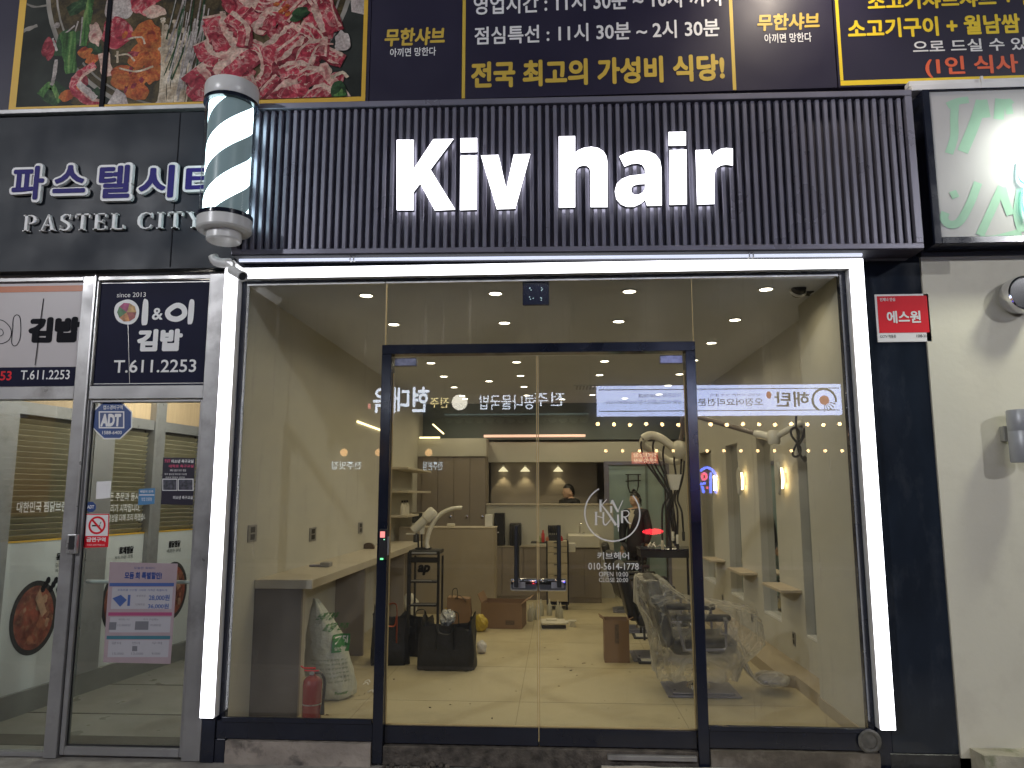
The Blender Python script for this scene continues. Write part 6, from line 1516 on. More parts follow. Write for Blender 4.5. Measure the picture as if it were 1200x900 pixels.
# drawer trolley
yt = 5.75; t = thing('drawer_trolley', 'beige drawer trolley with a black frame holding combs and bottles', 'trolley', (.15, yt, 0))
a, b = P(640, 634, y=yt), P(667, 712, y=yt); x0, x1, zt = a.x, b.x, a.z
mb = MB(); mb.box(x0, x0 + .018, yt, yt + .4, .07, zt, .003); mb.box(x1 - .018, x1, yt, yt + .4, .07, zt, .003); mb.box(x0, x1, yt + .382, yt + .4, .07, zt, .003); mb.box(x0 + .0185, x1 - .0185, yt + .0, yt + .381, .07, .09, .002); mb.build('frame', M['matte_black'], t)
n = 5; hs = [.10, .12, .22, .24, .0]; z = zt - .005
for hgt in (.07, .085, .15, .15, (zt - .1) - .47):
    o = MB().box(x0 + .02, x1 - .02, yt - .012, yt + .37, z - hgt + .006, z, .003).build('drawer', mat('drawer_beige', (.44, .38, .27), .5, var=.05), t)
    MB().box((x0 + x1) / 2 - .05, (x0 + x1) / 2 + .05, yt - .026, yt - .0125, z - .022, z - .010, .002).build('handle', M['matte_black'], o); z -= hgt
for sx in (x0 + .03, x1 - .03):
    for sy in (yt + .03, yt + .36):
        mb = MB(); mb.lathe([(0, -.014), (.03, -.012), (.032, 0), (.03, .012), (0, .014)], (sx, sy, .033), 16, axis='X'); mb.build('caster', M['matte_black'], t, smooth=40)
MB().box(x1 + .001, x1 + .10, yt + .1, yt + .3, zt - .16, zt - .04, .006).build('side_tray', M['cream_plastic'], t)
MB().box(x0 - .22, x0 - .002, yt + .02, yt + .35, zt - .035, zt - .02, .003).build('side_shelf', M['matte_black'], t)
for k in range(5):
    xx = x0 + .04 + k * .030; o = thing('hair_brush', 'black round hair brush standing in the trolley rack', 'hair brush', (xx, yt + .12, zt), 'hair brushes in the trolley rack')
    mb = MB(); mb.lathe([(0, .0005), (.011, .0005), (.010, .10), (.016, .11), (.017, .20), (.010, .215), (0, .218)], (xx, yt + .12 + .015 * (k % 2), zt), 14); mb.build('brush', M['matte_black'], o, smooth=40)
a = MB().box(x0 + .03, x0 + .165, yt + .06, yt + .09, zt + .0005, zt + .085, .004).build('brush_rack', M['matte_black']); tag(a, 'black rack holding the brushes on the trolley', 'rack')
for k, (dx, hh, cc_, lab) in enumerate(((-.045, .17, (.5, .03, .03), 'red topped bottle beside the brush rack'), (-.09, .09, (.30, .36, .16), 'squat pale green jar beside the brush rack'), (.19, .08, (.40, .02, .03), 'small red jar at the far end of the trolley top'), (.215, .07, (.45, .03, .04), 'second small red jar at the far end of the trolley top'), (.015, .06, (.5, .2, .12), 'small orange jar in front of the brush rack'))):
    bx_ = x0 + dx; zz = zt - .0195 if dx < 0 else zt + .0005; o = thing('jar', lab, 'jar', (bx_, yt + .05, zz))
    mb = MB(); mb.lathe([(0, 0), (.022, 0), (.024, .008), (.023, hh * .7), (.012, hh * .78), (.012, hh), (0, hh)], (bx_, yt + .045, zz), 16); mb.build('body', mat('jar_colour_%d' % k, cc_, .35, var=.1), o, smooth=40)

# ---------------------------------------------------------------- wall arm with hanging perm cords
t = thing('perm_machine', 'wall mounted perm machine arm with cream ring and hanging black cords', 'perm machine', (2.29, 1.6, 2.2))
e0, e1, e2, e3 = P(941, 494, y=1.55), P(907, 513, y=1.75), P(886, 508, y=1.95), P(812, 487, y=2.75)
mb = MB(); mb.sm = True; mb.tube([(2.298, 1.55, e0.z), e0, e1], [.03, .026, .030], 14); mb.build('wall_arm', M['cream_plastic'], t, smooth=50)
mb = MB(); mb.lathe([(0, -.06), (.045, -.06), (.055, -.04), (.055, .05), (.045, .065), (0, .07)], e1, 24); mb.tube([e1, e2], [.040, .036], 14); mb.build('elbow', M['cream_plastic'], t, smooth=50)
hd = P(770, 520, y=2.9)
mb = MB(); mb.sm = True; mb.tube([e2, e3], .024, 12); mb.tube(smooth_path([e3, P(800, 490, y=2.85), P(800, 505, y=2.9), P(797, 516, y=2.9)], 4), .022, 10); mb.build('boom', mat('brown_grey_boom', (.16, .13, .11), .35, var=.1), t, smooth=50)
mb = MB(); mb.sm = True
q = lambda u, v, y=2.9: P(u, v, y=y)
ring = smooth_loop([q(754, 514), q(763, 510), (q(775, 514)), q(787, 523), q(796, 529), q(800, 534, 3.0), q(795, 541, 3.1), q(784, 540, 3.15), q(772, 532, 3.15), q(760, 526, 3.05), q(753, 521, 2.95)], 5)
mb.tube(ring + [ring[0]], .030, 10, flat=1.5, caps=False); mb.build('ring', M['cream_plastic'], t, smooth=60)
mb = MB(); b = bmesh.new(); bmesh.ops.create_uvsphere(b, u_segments=24, v_segments=14, radius=1, matrix=Matrix.Translation(q(796, 527)) @ Matrix.Diagonal((.085, .08, .10, 1))); mb.merge(b); mb.build('hub_cover', M['cream_plastic'], t, smooth=60)
cords = [((754, 514), (751, 522), (756, 540), (770, 560), (783, 580)), ((768, 512), (765, 524), (768, 545), (778, 562), (786, 582)), ((780, 517), (777, 530), (779, 548), (784, 565), (788, 584)), ((792, 526), (790, 540), (792, 556), (792, 570), (789, 584)), ((759, 532), (765, 548), (776, 566), (785, 584)), ((769, 533), (776, 550), (783, 566), (787, 584)), ((799, 530), (798, 550), (797, 566), (791, 584)), ((802, 540), (800, 560), (794, 584)), ((778, 541), (780, 556), (786, 582))]
for k, cpts in enumerate(cords):
    mb = MB(); mb.sm = True; pts = [q(u, v, 2.88 + .05 * (k % 4)) for u, v in cpts]; end = Vector((pts[-1].x + .012 * (k - 4), 2.92 + .02 * (k % 3), 0))
    pts += [Vector((end.x - .01, end.y, pts[-1].z - .14)), Vector((end.x + .02 * ((k % 3) - 1), end.y, 1.12 + .03 * (k % 4)))]
    mb.tube(smooth_path(pts, 5), .0105, 7); mb.build('cord', M['matte_black'], t, smooth=60)
    mb = MB(); mb.lathe([(0, 0), (.014, .002), (.016, .03), (.016, .09), (.008, .10), (0, .10)], (end.x + .02 * ((k % 3) - 1), end.y, 1.03 + .03 * (k % 4)), 12); mb.build('clamp', M['matte_black'] if k % 3 else M['cream_plastic'], t, smooth=40)
mb = MB(); b_ = q(786, 560); mb.prism([q(779, 556), q(799, 556), q(795, 574), q(786, 574)], (0, .08, 0)); mb.build('cord_holder', M['cream_plastic'], t)

# black table with tools
yb = 3.55; t = thing('tool_table', 'black side table carrying cream clips below the perm cords', 'table', (1.35, yb, 0))
a, b = P(750, 643, y=yb), P(818, 654, y=yb); x0, x1 = a.x, b.x; zt = a.z
MB().box(x0, x1, yb, yb + .45, zt - .022, zt, .004).build('tabletop', M['black'], t); MB().box(x0 + .01, x1 - .01, yb + .012, yb + .44, b.z, zt - .0225, .003).build('apron', M['matte_black'], t)
for lx in (x0 + .03, x1 - .05):
    for ly in (yb + .04, yb + .40): MB().box(lx - .012, lx + .012, ly - .012, ly + .012, .001, b.z - .0005, .002).build('leg', M['matte_black'], t)
r_ = random.Random(12)
for k in range(9):
    cx_ = x0 + .13 + r_.uniform(0, .34); cyy = yb + r_.uniform(.05, .3); o = thing('hair_clip', 'cream hair clip lying in the pile on the black side table', 'hair clip', (cx_, cyy, zt), 'hair clips on the side table'); mb = MB(); an = r_.uniform(0, 3); d = Vector((cos(an), sin(an), 0)) * .04
    p = Vector((cx_, cyy, zt + .008)); mb.tube([p - d, p + Vector((0, 0, .022 + r_.uniform(0, .03))), p + d], [.006, .010, .005], 8); mb.build('clip', M['cream_plastic'], o)

# ---------------------------------------------------------------- salon chairs
leather = mat('black_leather', (.016, .016, .017), .38, var=.25, scale=10, bump=.25, bscale=60)
def salon_chair(label):
    """faces +x, the middle of its foot plate at the origin"""
    t = thing('salon_chair', label, 'salon chair', (0, 0, 0), 'salon chairs along the mirror wall')
    mb = MB(); mb.box(-.28, .30, -.24, .24, .002, .016, .004); mb.box(-.24, .26, -.20, .20, .0165, .03, .006); mb.build('foot_plate', M['gunmetal'], t)
    mb = MB(); mb.lathe([(0, .031), (.10, .031), (.09, .06), (.045, .08), (.04, .30), (.09, .315), (0, .32)], (0, 0, 0), 28); mb.build('pedestal', M['chrome'], t, smooth=40)
    MB().box(-.24, .28, -.25, .25, .322, .46, .05, seg=3).build('seat', leather, t, smooth=50)
    m4 = Matrix.Translation((-.25, 0, .38)) @ Matrix.Rotation(radians(-13), 4, 'Y')
    mb = MB(); mb.box(-.06, .05, -.25, .25, .0, .56, .045, mat=m4, seg=3); mb.build('backrest', leather, t, smooth=50)
    for s in (-1, 1):
        mb = MB(); mb.box(-.22, .22, s * .30 - .035, s * .30 + .035, .60, .655, .022, seg=2); mb.build('armrest', leather, t, smooth=50)
        mb = MB(); mb.sm = True; mb.tube([(.18, s * .30, .60), (.18, s * .28, .38), (-.15, s * .27, .37), (-.20, s * .30, .60)], .014, 8); mb.build('arm_frame', M['gunmetal'], t, smooth=50)
    mb = MB(); mb.sm = True
    for s in (-.11, .11): mb.tube(smooth_path([(.25, s, .36), (.34, s, .30), (.42, s, .14), (.50, s, .08), (.60, s, .085)], 5), .013, 8)
    mb.build('footrest_frame', M['chrome'], t, smooth=50)
    MB().box(.50, .68, -.15, .15, .09, .115, .01, seg=2).build('footrest', M['gunmetal'], t, smooth=40)
    return t
ch = salon_chair('black salon chair wrapped in clear plastic closest to the window')
labs = ['uncovered black salon chair just behind the wrapped one', 'black salon chair deeper in the row under the side table edge', 'black salon chair farthest along the mirror wall']
c0 = P(824, 817, z=0); ch.location = (c0.x, c0.y + .20, 0)
for lab, (x, y, rz) in zip(labs, ((1.16, 2.72, .0), (1.18, 4.25, .1), (1.20, 5.75, -.05))):
    o = copy_tree(ch); o.location = (x, y, 0); o.rotation_euler = (0, 0, rz); o['label'] = lab
# plastic wrap over the first chair
pw = bpy.data.materials.new('clear_plastic_wrap'); pw.use_nodes = True; N, L = pw.node_tree.nodes, pw.node_tree.links; N.remove(N['Principled BSDF'])
tr = N.new('ShaderNodeBsdfTransparent'); df = N.new('ShaderNodeBsdfDiffuse'); df.inputs[0].default_value = (.62, .60, .54, 1); tl = N.new('ShaderNodeBsdfTranslucent'); tl.inputs[0].default_value = (.6, .58, .52, 1); gl = N.new('ShaderNodeBsdfGlossy'); gl.inputs['Roughness'].default_value = .24
df.inputs[0].default_value = (.80, .78, .72, 1); tl.inputs[0].default_value = (.75, .73, .66, 1)
tc = N.new('ShaderNodeTexCoord')
def fold_lines(scale, dist, width, stretch):
    """thin wandering crease lines: where a warped noise crosses its middle value"""
    mp_ = N.new('ShaderNodeMapping'); mp_.inputs['Scale'].default_value = stretch; mp_.inputs['Rotation'].default_value = (.3, .5, .2); L.new(tc.outputs['Object'], mp_.inputs[0])
    n_ = N.new('ShaderNodeTexNoise'); n_.inputs['Scale'].default_value = scale; n_.inputs['Detail'].default_value = 2; n_.inputs['Distortion'].default_value = dist; L.new(mp_.outputs[0], n_.inputs['Vector'])
    s1 = N.new('ShaderNodeMath'); s1.operation = 'SUBTRACT'; s1.inputs[1].default_value = .5; L.new(n_.outputs[0], s1.inputs[0])
    s2 = N.new('ShaderNodeMath'); s2.operation = 'ABSOLUTE'; L.new(s1.outputs[0], s2.inputs[0])
    s3 = N.new('ShaderNodeMapRange'); s3.inputs[1].default_value = 0; s3.inputs[2].default_value = width; s3.inputs[3].default_value = 1; s3.inputs[4].default_value = 0; L.new(s2.outputs[0], s3.inputs[0])
    return s3.outputs[0]
f1, f2 = fold_lines(2.6, .9, .07, (1, 1, .55)), fold_lines(6, .6, .07, (.7, 1, 1.2))
bp = N.new('ShaderNodeBump'); bp.inputs['Strength'].default_value = .6; bp.inputs['Distance'].default_value = .02; L.new(f1, bp.inputs['Height'])
for s_ in (df, tl, gl): L.new(bp.outputs[0], s_.inputs['Normal'])
a1 = N.new('ShaderNodeMixShader'); L.new(df.outputs[0], a1.inputs[1]); L.new(tl.outputs[0], a1.inputs[2])
a2 = N.new('ShaderNodeMixShader'); a2.inputs[0].default_value = .10; L.new(a1.outputs[0], a2.inputs[1]); L.new(gl.outputs[0], a2.inputs[2])
def mm(op, p, q):
    n_ = N.new('ShaderNodeMath'); n_.operation = op; n_.use_clamp = True
    for i_, v_ in enumerate((p, q)):
        if isinstance(v_, float): n_.inputs[i_].default_value = v_
        else: L.new(v_, n_.inputs[i_])
    return n_.outputs[0]
lwp = N.new('ShaderNodeLayerWeight'); lwp.inputs[0].default_value = .35
sx_ = N.new('ShaderNodeSeparateXYZ'); L.new(tc.outputs['Object'], sx_.inputs[0])
zl = N.new('ShaderNodeMapRange'); zl.inputs[1].default_value = .30; zl.inputs[2].default_value = .44; zl.inputs[3].default_value = .26; zl.inputs[4].default_value = .05; L.new(sx_.outputs[2], zl.inputs[0]); zlow = zl.outputs[0]
op_ = mm('ADD', mm('ADD', mm('MULTIPLY', f1, .34), mm('MULTIPLY', f2, .10)), mm('ADD', mm('MULTIPLY', lwp.outputs['Facing'], .42), zlow))
a3 = N.new('ShaderNodeMixShader'); L.new(op_, a3.inputs[0]); L.new(tr.outputs[0], a3.inputs[1]); L.new(a2.outputs[0], a3.inputs[2]); L.new(a3.outputs[0], N['Material Output'].inputs[0])
cx0, cy0 = ch.location.x, ch.location.y
r_ = random.Random(21); rings = []; n = 72
#            z    centre x  half x  half y
for z_, xc, hx, hy in ((.90, -.39, .075, .22), (.915, -.385, .10, .27), (.89, -.375, .12, .30), (.83, -.345, .15, .33), (.74, -.28, .22, .36), (.69, -.10, .40, .37), (.66, .0, .46, .38), (.58, .04, .46, .38), (.48, .06, .45, .37), (.40, .06, .44, .36), (.32, .02, .40, .33), (.24, -.01, .36, .30), (.17, -.02, .34, .28), (.13, -.02, .33, .27)):
    ring = []
    for k in range(n):
        a = 2 * pi * k / n; e = .55
        x = hx * abs(cos(a)) ** e * (1 if cos(a) >= 0 else -1); y = hy * abs(sin(a)) ** e * (1 if sin(a) >= 0 else -1)
        wr = 1 + (.030 * sin(7 * a + 11 * z_) + .025 * sin(17 * a - 16 * z_ + 1) + .018 * sin(29 * a + 23 * z_)) * (1 if z_ < .9 else .4) + r_.uniform(-.008, .008)
        ring.append(Vector((cx0 + xc + x * wr, cy0 + y * wr, z_ + .012 * sin(9 * a + 4) * (1 if z_ < .3 else .3))))
    rings.append(ring)
mb = MB(); mb.sm = True; mb.loft(rings[:1] and rings, caps=False); mb.bm.faces.new([mb.bm.verts[i] for i in range(n)]) if False else None
top = rings[0]; mb.poly(top)
o = mb.build('plastic_cover', pw, smooth=180); tag(o, 'crinkled clear plastic sheet draped over the chair closest to the window', 'plastic sheet')
mb = MB(); mb.sm = True; b = bmesh.new(); bmesh.ops.create_icosphere(b, subdivisions=4, radius=1)
for q_ in b.verts:
    f = 1 + .05 * sin(9 * q_.co.x + 5 * q_.co.y) + .05 * sin(14 * q_.co.y + 3) ; q_.co = Vector((cx0 + .60 + q_.co.x * .13 * f, cy0 + q_.co.y * .2 * f, .105 + q_.co.z * .045 * f))
mb.merge(b); o = mb.build('plastic_cover', pw, smooth=180); tag(o, 'small clear plastic wrap around the footrest of the wrapped chair', 'plastic sheet')
# low trays on the floor beside the boxes
for u, v, lab in ((752, 748, 'dark flat tray on the floor behind the tall box'), (759, 777, 'dark flat tray with papers beside the wrapped chair')):
    b = P(u, v, z=0); t = thing('floor_tray', lab, 'tray', b); MB().box(b.x - .09, b.x + .10, b.y - .06, b.y + .22, .002, .018, .004).build('tray', M['matte_black'], t); MB().box(b.x - .06, b.x + .07, b.y - .02, b.y + .16, .0185, .026, .002).build('papers', M['cream_plastic'], t)
# crumbs and grit on the tiles just inside the doors
mb = MB(); r_ = random.Random(33)
for i in range(46):
    x, y, sz = r_.uniform(-1.9, 1.9), r_.uniform(.15, 3.2), r_.uniform(.003, .011); an = r_.uniform(0, 3.1)
    mb.box(-sz, sz * r_.uniform(.6, 2.6), -sz * .5, sz * .5, .0012, .0012 + sz * .5, mat=Matrix.Translation((x, y, 0)) @ Matrix.Rotation(an, 4, 'Z'))
tag(mb.build('floor_grit', mat('floor_grit', (.06, .05, .035), .8, var=.5, scale=30)), 'dark crumbs and grit scattered over the beige tiles', 'grit', kind='stuff')
# ================================================================ the two people at the rear
skin_m = mat('skin', (.66, .44, .32), .5, var=.06, scale=8)
hair_m = mat('black_hair', (.012, .010, .010), .4, var=.3, scale=40)
def head_mesh(mb, c, s, yaw, pitch=0.0):
    """a head of height s centred at c that looks along yaw"""
    m4 = Matrix.Translation(c) @ Matrix.Rotation(yaw, 4, 'Z') @ Matrix.Rotation(pitch, 4, 'Y')
    b = bmesh.new(); bmesh.ops.create_uvsphere(b, u_segments=40, v_segments=30, radius=1)
    for q in b.verts:
        x, y, z = q.co; r = Vector((x * .40, y * .335, z * .5))
        if z < -.1: r.x *= 1 - .18 * (-z - .1); r.y *= 1 - .34 * (-z - .1)
        if x > 0 and z < -.45: r.x += .05
        if x > .55 and abs(y) < .28:                                    # nose, lips, chin, brow in relief
            r.x += .085 * max(0, 1 - abs(y) / .17) * max(0, 1 - abs(z + .14) / .20)
            r.x += .028 * max(0, 1 - abs(y) / .22) * max(0, 1 - abs(z + .44) / .06) + .026 * max(0, 1 - abs(y) / .2) * max(0, 1 - abs(z + .56) / .06)
            r.x += .03 * max(0, 1 - abs(y) / .2) * max(0, 1 - abs(z + .80) / .16)
        if x > .4: r.x -= .035 * max(0, 1 - abs(abs(y) - .36) / .18) * max(0, 1 - abs(z) / .12)
        q.co = m4 @ (r * s)
    mb.merge(b)
    for sg in (-1, 1):
        b = bmesh.new(); bmesh.ops.create_uvsphere(b, u_segments=14, v_segments=10, radius=1, matrix=m4 @ Matrix.Translation((-.04 * s, sg * .335 * s, -.08 * s)) @ Matrix.Diagonal((.07 * s, .03 * s, .13 * s, 1))); mb.merge(b)
    return m4
def face_bits(m4, s, parent):
    mb = MB()
    for sg in (-1, 1):
        b = bmesh.new(); bmesh.ops.create_uvsphere(b, u_segments=12, v_segments=8, radius=1, matrix=m4 @ Matrix.Translation((.343 * s, sg * .125 * s, -.0 * s)) @ Matrix.Diagonal((.02 * s, .045 * s, .018 * s, 1))); mb.merge(b)
        mb.tube([m4 @ Vector((.355 * s, sg * .07 * s, .085 * s)), m4 @ Vector((.345 * s, sg * .14 * s, .10 * s)), m4 @ Vector((.30 * s, sg * .20 * s, .08 * s))], .010 * s, 6)
    mb.build('eye', hair_m, parent)
    mb = MB(); b = bmesh.new(); bmesh.ops.create_uvsphere(b, u_segments=14, v_segments=8, radius=1, matrix=m4 @ Matrix.Translation((.365 * s, 0, -.245 * s)) @ Matrix.Diagonal((.018 * s, .075 * s, .022 * s, 1))); mb.merge(b); mb.build('lips', mat('lips', (.40, .14, .12), .4, var=.05), parent)
def hair_cap(m4, s, parent, extra=None, cover=.1):
    mb = MB(); b = bmesh.new(); bmesh.ops.create_uvsphere(b, u_segments=40, v_segments=30, radius=1)
    kill = []
    for q in b.verts:
        x, y, z = q.co
        lim = .42 if x > .25 else (.42 - (.25 - x) * 1.25)
        if z < max(lim, -.42): kill.append(q)
        q.co = m4 @ (Vector((x * .435, y * .372, z * .54)) * s)
    bmesh.ops.delete(b, geom=kill, context='VERTS'); mb.merge(b)
    if extra: extra(mb)
    mb.build('hair', hair_m, parent, smooth=180)
def hand(mb, wrist, direc, s, thumb):
    """palm with four curled fingers and a thumb, s is its length"""
    d = Vector(direc).normalized(); side = d.cross(Vector((0, 1, 0))).normalized(); nrm = side.cross(d)
    p = Vector(wrist)
    me = skin_mesh([p, p + d * s * .25, p + d * s * .5], [(0, 1), (1, 2)], [(.030, .02), (.042, .018), (.040, .016)], 1); mb.add_mesh(me)
    for k, (o, ln) in enumerate(((-.5, .42), (-.17, .5), (.17, .47), (.5, .38))):
        a = p + d * s * .46 + side * o * .055; pts = [a, a + d * s * ln * .5 + nrm * .006, a + d * s * ln * .85 + nrm * .022]
        mb.add_mesh(skin_mesh(pts, [(0, 1), (1, 2)], [.0095, .009, .0075], 1))
    a = p + d * s * .12 + side * thumb * .028; mb.add_mesh(skin_mesh([a, a + d * s * .2 + side * thumb * .024, a + d * s * .38 + side * thumb * .026 + nrm * .01], [(0, 1), (1, 2)], [.012, .0105, .008], 1))
def person(label, base, H, head_yaw, lean=0.0, female=True, body_yaw=0.0, coat=None, inner=None, trousers=None, hair_extra=None, hz=.925):
    t = thing('person', label, 'person', base)
    B = Vector(base); hs = H / 7.2; sw = .165 if female else .19
    rz = Matrix.Rotation(body_yaw, 3, 'Z')
    def V(x, y, z): return B + rz @ Vector((x, y, z * H))
    # body frame: faces +x before body_yaw; y is its left side
    hip, chest, neck = V(0, 0, .52), V(lean * .6, 0, .74), V(lean * .8, 0, .845)
    hc = V(lean + .01, 0, hz)
    pts = [hip, V(lean * .3, 0, .62), chest, V(lean * .75, 0, .80), neck, V(lean * .9, 0, .88)]
    ed = [(0, 1), (1, 2), (2, 3), (3, 4), (4, 5)]; rd = [(.13, .15), (.10, .125), (.11, .15), (.07, .12), (.047, .047), (.046, .046)]
    for sg in (-1, 1):
        i = len(pts); sh = V(lean * .72, sg * sw, .808); el = V(lean * .3 + .02, sg * (sw + .07), .63); wr = V(.08, sg * (sw + .04), .49)
        pts += [sh, el, wr]; ed += [(3, i), (i, i + 1), (i + 1, i + 2)]; rd += [.052, .040, .027]
        i = len(pts); pts += [V(0, sg * .085, .49), V(.02, sg * .09, .28), V(-.01, sg * .095, .05), V(.10, sg * .10, .018)]; ed += [(0, i), (i, i + 1), (i + 1, i + 2), (i + 2, i + 3)]; rd += [.082, .055, .038, .030]
    mb = MB(); mb.add_mesh(skin_mesh(pts, ed, rd, 2)); m4 = head_mesh(mb, hc, hs, head_yaw)
    for sg in (-1, 1): hand(mb, V(.08, sg * (sw + .04), .49), rz @ Vector((.25, 0, -1)), hs * .78, -sg)
    mb.build('body', skin_m, t, smooth=60)
    face_bits(m4, hs, t); hair_cap(m4, hs, t, hair_extra(m4, hs) if hair_extra else None)
    # coat: torso and sleeves a little wider than the body, open collar
    pts = [V(.0, 0, .40 if female else .47), hip, V(lean * .3, 0, .62), chest, V(lean * .72, 0, .80), V(lean * .76, 0, .848)]; ed = [(0, 1), (1, 2), (2, 3), (3, 4), (4, 5)]; rd = [(.19, .23), (.17, .21), (.15, .18), (.15, .19), (.115, .165), (.078, .088)]
    for sg in (-1, 1):
        i = len(pts); pts += [V(lean * .70, sg * sw, .800), V(lean * .3 + .02, sg * (sw + .07), .63), V(.075, sg * (sw + .042), .505)]; ed += [(4, i), (i, i + 1), (i + 1, i + 2)]; rd += [.075, .064, .050]
    mb = MB(); mb.add_mesh(skin_mesh(pts, ed, rd, 2)); mb.build('coat', coat, t, smooth=60)
    pts = [V(0, 0, .50)]; ed = []; rd = [(.14, .16)]
    for sg in (-1, 1):
        i = len(pts); pts += [V(0, sg * .088, .46), V(.02, sg * .092, .28), V(-.01, sg * .096, .045)]; ed += [(0, i), (i, i + 1), (i + 1, i + 2)]; rd += [.105, .075, .058]
    mb = MB(); mb.add_mesh(skin_mesh(pts, ed, rd, 2)); mb.build('trousers', trousers, t, smooth=60)
    for sg in (-1, 1):
        c = V(.05, sg * .098, 0); mb = MB(); b = bmesh.new(); bmesh.ops.create_uvsphere(b, u_segments=20, v_segments=12, radius=1)
        for q in b.verts: q.co = c + rz @ Vector((q.co.x * .135, q.co.y * .048, max(.002, .035 + q.co.z * .045)))
        mb.merge(b); mb.build('shoe', M['matte_black'], t, smooth=60)
    if inner:
        mb = MB(); ff = rz @ Vector((1, 0, 0)); ss = rz @ Vector((0, 1, 0)); c = V(lean * .76 + .102, 0, .80)
        mb.loft([[c + ss * .06 + Vector((0, 0, .06)) - ff * .03, c + Vector((0, 0, .04)) + ff * .015, c - ss * .06 + Vector((0, 0, .06)) - ff * .03], [c + ss * .05 + ff * .055 - Vector((0, 0, .05)), c + ff * .075 - Vector((0, 0, .05)), c - ss * .05 + ff * .055 - Vector((0, 0, .05))], [c + ss * .03 + ff * .085 - Vector((0, 0, .15)), c + ff * .10 - Vector((0, 0, .15)), c - ss * .03 + ff * .085 - Vector((0, 0, .15))], [c + ss * .006 + ff * .105 - Vector((0, 0, .24)), c + ff * .112 - Vector((0, 0, .24)), c - ss * .006 + ff * .105 - Vector((0, 0, .24))]], caps=False, closed=False)
        mb.build('shirt', inner, t, smooth=60)
    return t
navy_c = mat('dark_coat', (.013, .014, .024), .6, var=.25, scale=12, bump=.2); shirt = mat('pale_shirt', (.48, .44, .36), .7, var=.06)
def bun(m4, s):
    def f(mb):
        b = bmesh.new(); bmesh.ops.create_uvsphere(b, u_segments=20, v_segments=14, radius=1, matrix=m4 @ Matrix.Translation((-.40 * s, 0, -.05 * s)) @ Matrix.Diagonal((.10 * s, .12 * s, .16 * s, 1))); mb.merge(b)
        for sg in (-1, 1): mb.tube([m4 @ Vector(p) for p in ((-.15 * s, sg * .33 * s, .2 * s), (-.22 * s, sg * .34 * s, -.1 * s), (-.30 * s, sg * .28 * s, -.42 * s))], [.07 * s, .06 * s, .03 * s], 10)
    return f
person('woman in a dark open coat and pale shirt looking aside in the teal doorway', (1.40, 7.05, 0), 1.64, radians(205), 0.0, True, radians(236), navy_c, shirt, navy_c, bun)
person('man with short black hair in a dark jacket behind the half wall', (.37, 7.52, 0), 1.84, radians(205), 0.02, False, radians(215), mat('black_jacket', (.012, .012, .014), .6, var=.2), None, navy_c, None, .89)
# ================================================================ the far side of the street, seen as reflections in the glass
YO = -15.0
t = thing('opposite_building', 'dark building across the street carrying lit shop signs', 'building', (0, YO - 3, -.14))
MB().box(-14, 14, YO - 6, YO - .3, -.14, 9).build('wall', mat('opposite_wall', (.06, .06, .06), .7, var=.2, scale=1.5), t)
FO = Face((0, YO, 0), (-1, 0, 0), (0, 0, 1), (0, 1, 0))
def refl(u, v): q = P(u, v, y=15.0); return q.x, q.z
def owrite(mb, body, u_r, u_l, vt, vb, **k):
    """sign letters whose mirror image spans u_l..u_r, vt..vb of the photograph"""
    xr, zt = refl(u_r, vt); xl, zb_ = refl(u_l, vb); zt2 = refl(u_l, vt)[1]
    return write(mb, FO, body, -xr, -xl, zb_, zt2, **k)
t = thing('lit_sign', 'row of white lit letters with a round moon disc across the street', 'sign', (-2, YO, 4))
mb = MB(); owrite(mb, '현대옥', 503, 437, 454, 484, bold=.02, h=.02); owrite(mb, '전주', 662, 625, 460, 476, bold=.0, h=.02); owrite(mb, '콩나물국밥', 626, 561, 463, 480, bold=.0, h=.02); mb.build('lit_lettering', emit('sign_letters', (.75, .83, 1), 9), t)
mb = MB(); owrite(mb, '전주', 526, 504, 466, 478, bold=.0, h=.02); mb.build('warm_lettering', emit('warm_letters', (1, .80, .35), 8), t)
x, z = refl(539, 472); mb = MB(); mb.lathe([(0, 0), (.20, 0), (.21, .05), (0, .06)], (x, YO + .06, z), 32, mat=Matrix.Rotation(-pi / 2, 3, 'X')); mb.build('moon_disc', emit('moon_disc', (1, .94, .80), 8), t)
x, z = refl(433, 474); MB().box(x - .03, x + .03, YO, YO + .03, z - .12, z + .02).build('seal_mark', emit('seal_red', (1, .3, .3), 5), t)
t = thing('lit_sign', 'long pale blue lit box sign with dark lettering across the street', 'sign', (4.4, YO, 4))
xa, za = refl(700, 487); xb, zb_ = refl(985, 450)
MB().box(xa, xb, YO - .25, YO, za, zb_).build('light_box', emit('pale_blue_box', (.54, .63, 1.0), 9.0), t)
bk = mat('sign_ink', (.03, .03, .07), .5, var=.05); mb = MB()
for zz in (za + .10, zb_ - .12): flatmesh(mb, FO, [(-xb + .05, zz), (-xa - .05, zz), (-xa - .05, zz + .025), (-xb + .05, zz + .025)], .004)
owrite(mb, '해탄', 948, 908, 459, 477, bold=.02, h=.005); owrite(mb, '오징어요리전문점', 894, 808, 467, 476, bold=.01, h=.005); owrite(mb, '바다의 신선한 맛과 풍미', 892, 833, 461.5, 464.5, h=.005)
owrite(mb, '가맹문의 1668-5028', 799, 748, 461, 466, h=.005); owrite(mb, '상동 테크노폴리스점 010-8590-5576', 799, 710, 469, 474, h=.005)
x, z = refl(966, 469)
for i in range(24):
    a, b = radians(-60) + radians(250) * i / 24, radians(-60) + radians(250) * (i + 1) / 24; flatmesh(mb, FO, [(-x + r * cos(q), z + r * sin(q)) for r, q in ((.33, a), (.33, b), (.27, b), (.27, a))], .005)
